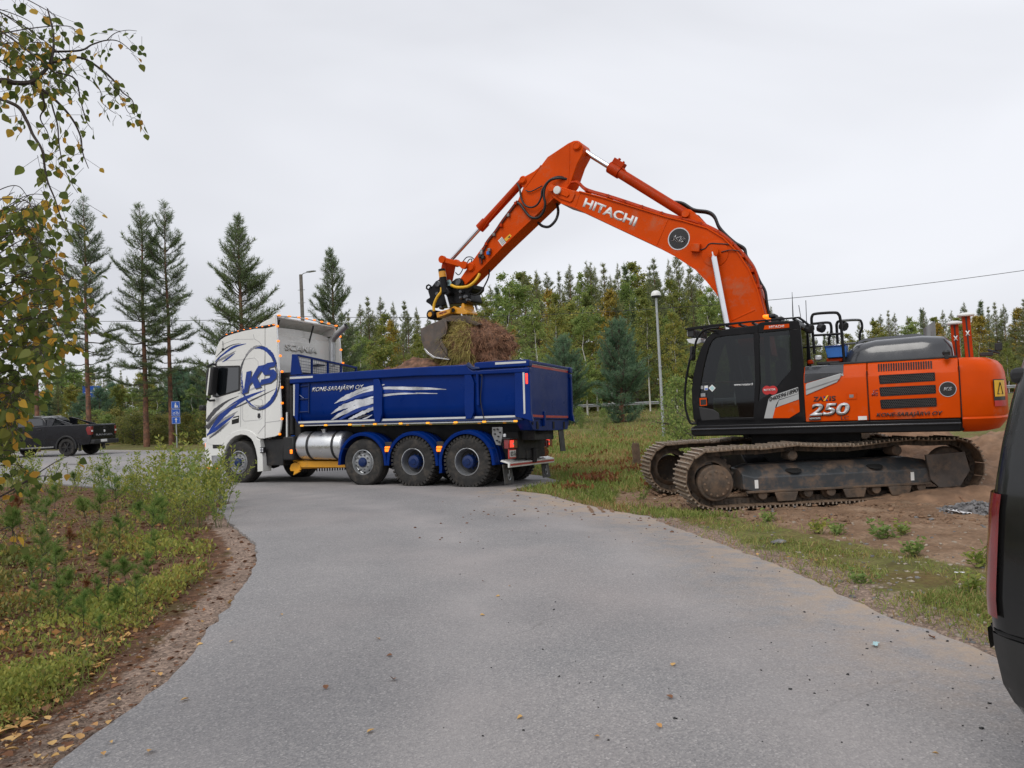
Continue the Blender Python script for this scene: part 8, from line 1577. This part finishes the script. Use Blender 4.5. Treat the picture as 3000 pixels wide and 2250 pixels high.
X_, Y_, *_ = scatter_px(5000, 1900, 3000, 1500, 2100, lambda a, b, c, d_: offroad(a, b) & (dist_poly(a, b, rl, False) < .6)); stones('verge_gravel', X_, Y_, .004, .018, 'gravel_tan', 'fine gravel along the asphalt on the sandy side')
X_, Y_, *_ = scatter_px(520, 1180, 2150, 1432, 1600, lambda a, b, c, d_: ~offroad(a, b) & (rng.random(len(a)) < .10 + np.exp(-np.hypot((a - .9) / 1.5, (b - 13.6) / 1.3) ** 2) + .8 * np.exp(-dist_poly(a, b, rl, False) / .25))); stones('spilled_soil', X_, Y_, .008, .035, 'peat', 'crumbs of dark soil spilled on the asphalt by the tipper', .003)
tpr = MB()
for yc in (1.3, -1.3):
    for k in range(11):
        x = 2.75 + k * .17; a, b = UND.w((x + random.uniform(-.02, .02), yc - .36, 0)), UND.w((x + .04 + random.uniform(-.02, .02), yc + .36, 0)); n_ = 7
        tpr.tube([a.lerp(b, i / n_) * 1.0 + Vector((random.uniform(-.015, .015), 0, tzb(*a.lerp(b, i / n_)[:2]) - a.lerp(b, i / n_).z + random.uniform(-.012, .012))) for i in range(n_ + 1)], [random.uniform(.02, .04) for _ in range(n_ + 1)], 5)
tag(tpr.build('track_print', MT['sand_heap'], None, 60), 'ridged prints pressed into the sand ahead of the crawler tracks', 'track print', kind='stuff')
# clods along the near track
X_, Y_, *_ = scatter_px(3200, 1850, 2900, 1400, 1540, lambda a, b, c, d_: offroad(a, b) & (rng.random(len(a)) < .6)); stones('sand_clods', X_, Y_, .01, .06, 'sand_heap', 'crumbled clods of brown sand round the crawler tracks')

# --- left verge: forest floor
le = [(p.x, p.y) for p in Ledge]; lall = le + [(p.x, p.y) for p in Lfar]
def dL_(X_, Y_): return dist_poly(X_, Y_, lall, False)
def acc_floor(X_, Y_, px, py): return offroad(X_, Y_) & (X_ < 0) & (dL_(X_, Y_) > .50 + .12 * vnoise(X_, Y_, 2.5, 1.)) & (Y_ < 24)
# low ground cover: denser in clumps and towards the road bend
X_, Y_, *_ = scatter_px(50000, -900, 720, 1390, 2250, acc_floor); n1 = vnoise(X_, Y_, 1.1, 4.) + .5 * vnoise(X_, Y_, 3.2, 6.); dl = dL_(X_, Y_); keep = rng.random(len(X_)) < np.clip(.0 + n1 * 1.25 + .06 + .28 * np.exp(-((dl - 1.0) / .45) ** 2), .02, 1); X_, Y_, n1, dl = X_[keep], Y_[keep], n1[keep], dl[keep]; Z_ = tzv(X_, Y_); dd = np.hypot(X_, Y_)
k = 4; hgt = np.repeat(np.clip(.05 + .10 * n1 + .05 * np.exp(-((dl - 1.0) / .5) ** 2), .03, .2), k); P3 = np.repeat(np.stack([X_, Y_, Z_], -1), k, 0) + rng.normal(size=(len(X_) * k, 3)) * np.array([.05, .05, 0]); P3[:, 2] += hgt * rng.random(len(P3)); ddk = np.repeat(dd, k); yel = (np.repeat(np.exp(-((dl - 1.0) / .55) ** 2), k) + rng.normal(size=len(P3)) * .25) > .55
for nm, sel, mt_, lab in (('ground_cover', ~yel, 'undergrowth', 'low dark green ground cover on the forest floor'), ('yellow_ground_cover', yel, 'willow_leaf', 'yellow green low leaves along the edge of the forest floor')):
    q = P3[sel]; v, f = leafquads(q, up(len(q), 1.1), rng.uniform(.016, .036, len(q)) * np.clip(ddk[sel] / 5, .75, 2.2), .26); tag(np_obj(nm, v, f, MT[mt_]), lab, 'ground cover', kind='stuff')
X_, Y_, *_ = scatter_px(17000, -900, 720, 1390, 2250, lambda a, b, c, d_: acc_floor(a, b, c, d_) & (vnoise(a, b, 1.7, 9.) > -.05)); dd = np.hypot(X_, Y_); v, f = blades(np.stack([X_, Y_, tzv(X_, Y_)], -1), up(len(X_), .8), rng.uniform(.05, .16, len(X_)), .002 + dd * .0006, .35); tag(np_obj('floor_grass', v, tri5(f), MT['grass_green']), 'thin grass growing through the forest floor', 'grass', kind='stuff')
X_, Y_, *_ = scatter_px(29000, -900, 760, 1420, 2250, lambda a, b, c, d_: offroad(a, b) & (a < 0) & (b < 22) & ((dL_(a, b) > .52) | (rng.random(len(a)) < .12))); dd = np.hypot(X_, Y_); q = np.stack([X_, Y_, tzv(X_, Y_) + .006], -1); d_ = rng.normal(size=(len(q), 3)); d_[:, 2] *= .12; v, f = leafquads(q, d_, rng.uniform(.02, .05, len(q)) * np.clip(dd / 5, .9, 2), .2); tag(np_obj('needle_litter', v, f, MT['litter_brown']), 'brown needles and dead leaves carpeting the forest floor', 'leaf litter', kind='stuff')
# fallen leaves: one shape, placed one by one (nearest as single things, the rest as one mass)
def leaf_mesh(name, L_, W_, mt_, cup=.12, teeth=0):
    o = []; n = 7
    for i in range(n + 1): t = i / n; w_ = W_ / 2 * (math.sin(math.pi * t ** .62) ** .9 if 0 < t < 1 else 0); o.append((t * L_, w_))
    V = []; 
    for x, w_ in o: V += [(x, w_, cup * w_ + .1 * L_ * math.sin(x / L_ * 3) * cup), (x, 0, 0.0), (x, -w_, cup * w_ + .1 * L_ * math.sin(x / L_ * 3) * cup)]
    f = []
    for i in range(n):
        a = i * 3; b = a + 3; f += [(a, a + 1, b + 1, b), (a + 1, a + 2, b + 2, b + 1)]
    me = bpy.data.meshes.new(name); me.from_pydata(V, [], f); me.materials.append(MT[mt_]); me.polygons.foreach_set('use_smooth', [True] * len(f)); return me
FL = [leaf_mesh('fallen_leaf', .055, .040, 'litter_leaf', .35), leaf_mesh('fallen_leaf', .048, .030, 'litter_leaf', .6), leaf_mesh('fallen_leaf', .06, .045, 'litter_brown', .5)]
def fallen(x, y, z, k, s_, label, group): o = bpy.data.objects.new('fallen_leaf', FL[k]); COL.objects.link(o); o.location = (x, y, z); o.rotation_euler = (random.uniform(-.35, .35), random.uniform(-.3, .1), random.uniform(0, 6.28)); o.scale = (s_, s_, s_); return tag(o, label, 'leaf', group)
for k, (x, y) in enumerate(((1415, 1713), (1495, 1727), (1465, 1757), (1407, 1815), (1105, 1884), (1150, 2005), (1970, 1967), (1533, 2118), (1742, 2178), (1940, 2152), (1970, 2065), (2085, 1643), (2218, 1635), (2316, 1643), (2388, 1652), (2724, 1880), (553, 2063), (322, 2192), (446, 2216), (305, 2233), (957, 2036), (827, 1814), (673, 1895), (2752, 2232), (1076, 2166), (1150, 1935))):
    p = gpx(x, y); fallen(p.x, p.y, p.z + .034, k % 2 if k % 5 else 2, random.uniform(.55, .9), 'single yellow birch leaf lying on the grey asphalt', 'leaves on the asphalt')
X_, Y_, *_ = scatter_px(6000, -800, 700, 1480, 2250, lambda a, b, c, d_: offroad(a, b) & (a < 0) & (rng.random(len(a)) < np.clip(.35 + .7 * np.clip((d_ - 1700) / 500, 0, 1), 0, 1) * np.where(dL_(a, b) < .5, .14, 1))); Z_ = tzv(X_, Y_); order = np.argsort(np.hypot(X_, Y_) + 50 * (X_ < -.69 * Y_))
for i in order[:280]: fallen(X_[i], Y_[i], Z_[i] + .02, random.choice((0, 0, 1, 1, 2)), random.uniform(.8, 1.2), 'fallen yellow birch leaf on the brown forest floor', 'leaves on the forest floor')
q = np.stack([X_, Y_, Z_ + .02], -1)[order[280:]]; d_ = rng.normal(size=(len(q), 3)); d_[:, 2] *= .2; v, f = leafquads(q, d_, rng.uniform(.04, .07, len(q)), .36); tag(np_obj('fallen_leaves', v, f, MT['litter_leaf']), 'yellow leaves fallen farther back on the forest floor', 'leaf litter', kind='stuff')
# pine saplings
def sapling(seed, H, nb, mt_='needle_sapling'):
    r_ = random.Random(seed); ta, tb, tr_, tp, td = [], [], [], [], []; ta.append((0, 0, -.02)); tb.append((r_.uniform(-.05, .05), r_.uniform(-.05, .05), H)); tr_.append(.007); tip = np.array(tb[0])
    for t in np.linspace(.5, 1.0, 6): tp.append(tip * t); td.append((0, 0, 1))
    for w_ in (.42, .62, .8):
        for b in range(nb):
            a = r_.uniform(0, 6.28); L_ = H * (1.05 - w_) * r_.uniform(.4, .75); o = tip * w_; e = o + np.array([math.cos(a) * L_ * .75, math.sin(a) * L_ * .75, L_ * .65]); ta.append(o); tb.append(e); tr_.append(.004)
            for t in (.55, .8, 1.0): tp.append(o + (e - o) * t); td.append(e - o)
    v1, f1 = twigs(np.array(ta, float), np.array(tb, float), np.array(tr_)); v2, f2_ = needles(np.array(tp, float), np.array(td, float), 34, .066, .0032, .05, 1.0); V, Fc, M = merge([(v1, f1, 1), (v2, f2_, 0)]); o = np_obj('leaves', V, Fc, [MT[mt_], MT['bark_twig']], None, False, M); me = o.data; bpy.data.objects.remove(o); return me
SP = [sapling(1, .50, 3), sapling(2, .42, 2), sapling(3, .56, 3), sapling(4, .34, 4), sapling(9, .38, 2, 'needle_brown')]
sap = [(310, 930, 1.25), (262, 985, 1.0), (425, 1060, 1.1), (500, 1010, .8), (735, 560, 1.2), (792, 1010, 1.15), (1098, 690, 1.2), (930, 930, .95), (1095, 1000, .9), (612, 1320, 1.05), (1010, 1160, .8), (868, 1190, .9), (415, 1230, 1.0), (712, 690, .9), (885, 720, .85), (150, 520, 1.2), (262, 540, 1.1), (400, 420, 1.0), (860, 440, 1.0), (985, 500, .9), (1200, 570, .9), (645, 1080, .8), (775, 330, 1.1), (560, 230, 1.0), (735, 1130, .75), (740, 1350, .6), (300, 1170, .7), (90, 640, 1.2), (1160, 760, .7), (520, 700, .8), (350, 650, 1.0), (640, 480, 1.0), (200, 330, 1.2), (1000, 330, 1.0)]
for k, (x, y, s_) in enumerate(sap):
    px, py = x / 2.514, 1340 + y / 2.514; p = gpx(px, py)
    br_ = k in (15, 21, 29); o = bpy.data.objects.new('pine_sapling', SP[4] if br_ else SP[k % 4]); COL.objects.link(o); o.location = (p.x, p.y, tzb(p.x, p.y) - .01); q_ = .8 * s_ * max(1.0, min(1.7, .75 + (p.y - 3) * .09)); o.scale = (q_, q_, q_); o.rotation_euler = (random.uniform(-.12, .12), random.uniform(-.12, .12), random.uniform(0, 6.28)); tag(o, 'withered rust brown pine seedling on the forest floor' if br_ else 'small bright green pine seedling growing on the forest floor', 'sapling', 'withered pine seedlings' if br_ else 'pine seedlings on the forest floor')
# willow shrubs at the bend
def willow(seed, n, h, sp, mt_='willow_leaf'):
    r_ = np.random.default_rng(seed); a = r_.normal(size=(n, 3)) * sp * .4; a[:, 2] = -.02; b = a * 2.6 + np.stack([r_.normal(size=n) * .10, r_.normal(size=n) * .10, h * r_.uniform(.55, 1.0, n)], -1); v1, f1 = twigs(a, b, np.full(n, .008)); k = 44; t = r_.uniform(.16, 1.0, (n * k, 1)) ** .8; C_ = np.repeat(a, k, 0) * (1 - t) + np.repeat(b, k, 0) * t; ax = np.repeat(b - a, k, 0); ax /= np.linalg.norm(ax, axis=1)[:, None]; d = r_.normal(size=(n * k, 3)); d[:, 2] *= .4; d = d / np.linalg.norm(d, axis=1)[:, None] * .8 + ax * .7; C_ = C_ + d * .02; v2, f2_ = leafquads(C_, d, r_.uniform(.045, .095, n * k), .20); V, Fc, M = merge([(v1, f1, 1), (v2, f2_, 0)]); o = np_obj('leaves', V, Fc, [MT[mt_], MT['stem_green']], None, False, M); me = o.data; bpy.data.objects.remove(o); return me
WL = [willow(1, 9, 1.25, .22), willow(2, 8, 1.05, .25), willow(3, 10, .85, .28), willow(4, 7, 1.1, .2, 'birch_green')]
wl = [(640, 1500, 1.0), (615, 1525, .9), (590, 1500, 1.15), (560, 1520, 1.1), (535, 1490, 1.25), (505, 1510, 1.1), (480, 1480, 1.05), (455, 1500, .9), (425, 1470, .95), (650, 1478, 1.15), (600, 1470, 1.2), (545, 1465, 1.15), (495, 1455, 1.0), (395, 1480, .8), (365, 1460, .8), (640, 1545, .6), (585, 1550, .7), (530, 1550, .8), (470, 1540, .7), (330, 1440, 1.0), (290, 1450, .8), (230, 1440, .9), (170, 1450, .9), (110, 1440, 1.0), (60, 1450, 1.1), (20, 1440, 1.2), (620, 1452, .9), (570, 1445, .9)]
for k, (x, y, s_) in enumerate(wl):
    p = gpx(x, y); o = bpy.data.objects.new('willow_shrub', WL[k % 4 if k != 7 else 0]); COL.objects.link(o); o.location = (p.x, p.y, tzb(p.x, p.y)); o.scale = (s_ * 1.05, s_ * 1.05, s_); o.rotation_euler.z = k * 1.7; tag(o, 'upright yellow green willow shrub at the bend of the road', 'shrub', 'willow shrubs at the road bend')
# --- the birch beside the viewer: trunk out of the picture, branches hanging in
BT = thing('near_birch', 'hanging birch branches with green and yellow leaves close beside the forest floor', 'birch', Matrix.Translation((-3.6, 2.3, tz(-3.6, 2.3)))); B0 = Vector(BT.location)
MB().tube([Vector((0, 0, -.2)), Vector((.05, 0, 1.5)), Vector((.0, .05, 3.2)), Vector((.1, .1, 5.2)), Vector((.1, 0, 7.5))], [.13, .115, .10, .07, .03], 12).build('trunk', MT['bark_birch'], BT, 60)
LF = [(leaf_mesh('leaf', .062, .052, 'near_leaf_green', .15), leaf_mesh('leaf', .05, .044, 'near_leaf_green', .3)), (leaf_mesh('leaf', .058, .048, 'near_leaf_yellow', .2), leaf_mesh('leaf', .05, .04, 'near_leaf_yellow', .35))]
rb = random.Random(5); leaves = []; tw = MB(); bz = lambda z_, x, y: (x / 2.37, y / 2.37) if z_ == 'T' else (x / 3.07, 560 + y / 3.07)
NODE = []
for y_ in (-40, 170, 420, 640, 860, 1080, 1300, 1500):
    q = at(-470 + rb.uniform(-60, 60), y_, rb.uniform(2.7, 3.1)) - B0; t_ = Vector((.05, .02, max(.35, q.z * .8 - .25))); lp_ = bez([tuple(t_), tuple(t_.lerp(q, .5) + Vector((0, 0, .12))), tuple(q)], 14); tw.tube([Vector(v) for v in lp_], [.022 - .013 * i / 14 for i in range(15)], 6); NODE += [q, Vector(lp_[9])]
def nbranch(pts, d0, d1, r0, r1, gap, yel, big=1.0, skip=0.0):
    n = len(pts); P = [at(x, y, d0 + (d1 - d0) * i / (n - 1)) - B0 for i, (x, y) in enumerate(pts)]
    if pts[0][0] < -80:
        t_ = min(NODE, key=lambda q: (q - P[0]).length); P = [t_, t_.lerp(P[0], .5) + Vector((rb.uniform(-.06, .06), rb.uniform(-.06, .06), rb.uniform(-.02, .10)))] + P; n += 2; skip = min(skip, .12)
    c = bez([tuple(p) for p in P], 8 * n); N_ = len(c); tw.tube([Vector(q) for q in c], [r0 + (r1 - r0) * i / (N_ - 1) for i in range(N_)], 5)
    s = 0; last = -1
    for i in range(1, N_):
        s += float(np.linalg.norm(c[i] - c[i - 1]))
        if s - last < gap * .62 or i / N_ < skip: continue
        last = s
        for _ in range(rb.choice((1, 1, 2, 2))):
            o = Vector(c[i]) + Vector((rb.gauss(0, .012), rb.gauss(0, .02), rb.gauss(-.012, .012))); e = o + Vector((rb.gauss(0, .03), rb.gauss(0, .03), rb.uniform(-.05, -.005))); leaves.append((o, e, rb.random() < yel * .72, big * .62 * rb.uniform(.7, 1.25)))
tp_ = lambda *a: [bz('T', x, y) for x, y in a]; tm_ = lambda *a: [bz('M', x, y) for x, y in a]
start = at(-700, 100, 3.0); s0 = (-420, 260)
nbranch([s0, (-150, 255)] + tp_((0, 560), (100, 575), (210, 570), (290, 510), (345, 440), (372, 330), (365, 200), (330, 60)), 3.0, 3.3, .016, .003, .05, .25)
nbranch(tp_((210, 570), (330, 650), (430, 740), (510, 840), (560, 950), (575, 1060), (615, 1170)), 3.15, 3.2, .007, .0015, .030, .2, 1.0, .1); nbranch([s0, (-100, 270)] + tp_((90, 720), (180, 830), (225, 930), (290, 1040), (310, 1160), (330, 1260), (380, 1380), (420, 1500), (480, 1620)), 3.0, 2.9, .010, .0015, .030, .35, 1.0, .25)
nbranch(tp_((345, 440), (550, 400), (700, 480), (790, 560), (850, 640), (920, 700), (935, 800)), 3.2, 3.25, .006, .0015, .030, .35, .9, .05); nbranch(tp_((370, 360), (560, 350), (640, 310), (740, 280), (830, 290), (930, 370)), 3.2, 3.4, .005, .0012, .045, .3, .85, .1); nbranch(tp_((740, 280), (800, 230), (880, 210), (950, 215)), 3.3, 3.4, .002, .001, .03, .3, .85)
nbranch(tp_((390, 500), (520, 550), (560, 700), (600, 840), (640, 900)), 3.1, 3.2, .004, .001, .04, .15, .85, .1); nbranch(tp_((290, 640), (310, 740), (280, 820), (330, 920), (350, 1000)), 3.0, 3.1, .004, .001, .05, .3, .8, .1); nbranch(tp_((350, 680), (370, 760), (400, 870), (410, 1000), (440, 1150), (490, 1260), (540, 1340)), 3.1, 3.0, .004, .001, .033, .35, 1.0, .1)
nbranch(tp_((640, 540), (700, 640), (700, 700), (760, 760), (805, 790)), 3.2, 3.25, .002, .001, .06, .3, .8); nbranch(tp_((700, 480), (780, 590), (850, 700), (890, 780), (935, 790)), 3.2, 3.25, .002, .001, .03, .2, .9)
for k in range(15):   # upper left mass
    x0, y0 = rb.uniform(-300, -90), rb.uniform(-60, 200); x1, y1 = rb.uniform(30, 240), rb.uniform(10, 250); nbranch([(x0, y0), ((x0 + x1) / 2, (y0 + y1) / 2 - 25), (x1, y1), (x1 + 15, y1 + rb.uniform(20, 60))], rb.uniform(2.9, 3.6), rb.uniform(2.9, 3.6), .005, .001, .034, .22, .95, .15)
for k in range(54):   # curtain on the left, down to the shrubs
    y0 = 540 + k * 13.5 + rb.uniform(-15, 15); reach = float(np.interp(y0, (560, 700, 850, 1000, 1150, 1300), (160, 225, 280, 230, 60, 10))) * rb.uniform(.55, 1.08); u_ = rb.uniform(-170, 60); nbranch([(-300, y0 - u_ * 1.6 + rb.uniform(-30, 30)), (-90, y0 - u_ * .7 + rb.uniform(-25, 25)), (reach * .35, y0 - u_ * .15 + rb.uniform(-20, 20)), (reach * .75, y0 + rb.uniform(-10, 25)), (reach * rb.uniform(.85, 1.05), y0 + rb.uniform(15, 70))], rb.uniform(2.5, 3.3), rb.uniform(2.5, 3.4), .0035, .0008, .030, .26, rb.uniform(.85, 1.1), .42)
nbranch([(-160, 1520), (0, 1455), (90, 1400), (165, 1352), (205, 1335)], 2.8, 3.2, .006, .001, .05, .6, .9, .4); nbranch([(60, 1420), (120, 1395), (160, 1400)], 3.0, 3.1, .003, .001, .05, .5, .9); nbranch([(-200, 1600), (-20, 1560), (30, 1545), (45, 1580)], 2.6, 2.8, .004, .001, .04, .3, 1.0, .5)
for k in range(2): nbranch([(-200, 1330 + k * 40), (-60, 1330 + k * 40), (30 + 20 * (k % 2), 1320 + k * 42), (50 + 25 * (k % 3), 1350 + k * 40)], 2.6, 2.9, .004, .001, .04, .25, 1.0, .55)
tag(tw.build('branch', MT['bark_twig'], BT, 60), kind='stuff')
def leaf_mat4(o, e, k):
    d = (e - o).normalized(); d = (d + Vector((rb.gauss(0, .25), rb.gauss(0, .25), -.55))).normalized(); x, y = frame_of(d); a = rb.uniform(0, 6.28); xx = x * math.cos(a) + y * math.sin(a); yy = d.cross(xx); m_ = Matrix((d, xx, yy)).transposed().to_4x4() * k; m_[3][3] = 1; m_.translation = e; return m_
inview = []
for o, e, yl, k in leaves:
    w_ = e + B0 - CAM; dp = w_.dot(FWD); u, v = 1500 + FPX * w_.dot(RGT) / dp, 1125 - FPX * w_.dot(UPV) / dp; inview.append((-60 < u < 3000 and -60 < v < 2250, k / dp))
order = sorted(range(len(leaves)), key=lambda i: (not inview[i][0], -inview[i][1])); SV, SF, SM_ = [], [], []; bvs = {}
pet = MB()
for r_, i in enumerate(order):
    o, e, yl, k = leaves[i]; me = LF[1 if yl else 0][i % 2]; m_ = leaf_mat4(o, e, k)
    pet.cyl(o, e, .0009, n=3, caps=False)
    if r_ < 300 and inview[i][0]: q = bpy.data.objects.new('leaf', me); COL.objects.link(q); q.parent = BT; q.matrix_local = m_
    else:
        b = sum(len(x) for x in SV); SV.append(np.array([tuple(m_ @ vv.co) for vv in me.vertices])); SF.append(np.array([tuple(p.vertices) for p in me.polygons]) + b); SM_.append(np.full(len(me.polygons), 1 if yl else 0))
if SV: tag(np_obj('leaf_mass', np.vstack(SV), np.vstack(SF), [MT['near_leaf_green'], MT['near_leaf_yellow']], BT, True, np.concatenate(SM_)), kind='stuff')
tag(pet.build('leaf_stalk', MT['bark_twig'], BT, 0), kind='stuff'); print('near leaves', len(leaves), sum(a for a, _ in inview))

# ------------------------------------------------------------------ no part deeper than thing > part > sub-part
def depth_of(o):
    n = 0
    while o.parent: o = o.parent; n += 1
    return n
bpy.context.view_layer.update()
if U_.children:
    for c in list(U_.children): ml = U_.matrix_local @ c.matrix_local; c.parent = X; c.matrix_parent_inverse = Matrix.Identity(4); c.matrix_local = ml
    bpy.data.objects.remove(U_)
bpy.context.view_layer.update()
for o in list(COL.objects):
    while depth_of(o) > 2: ml = o.parent.matrix_local @ o.matrix_local; o.parent = o.parent.parent; o.matrix_local = ml
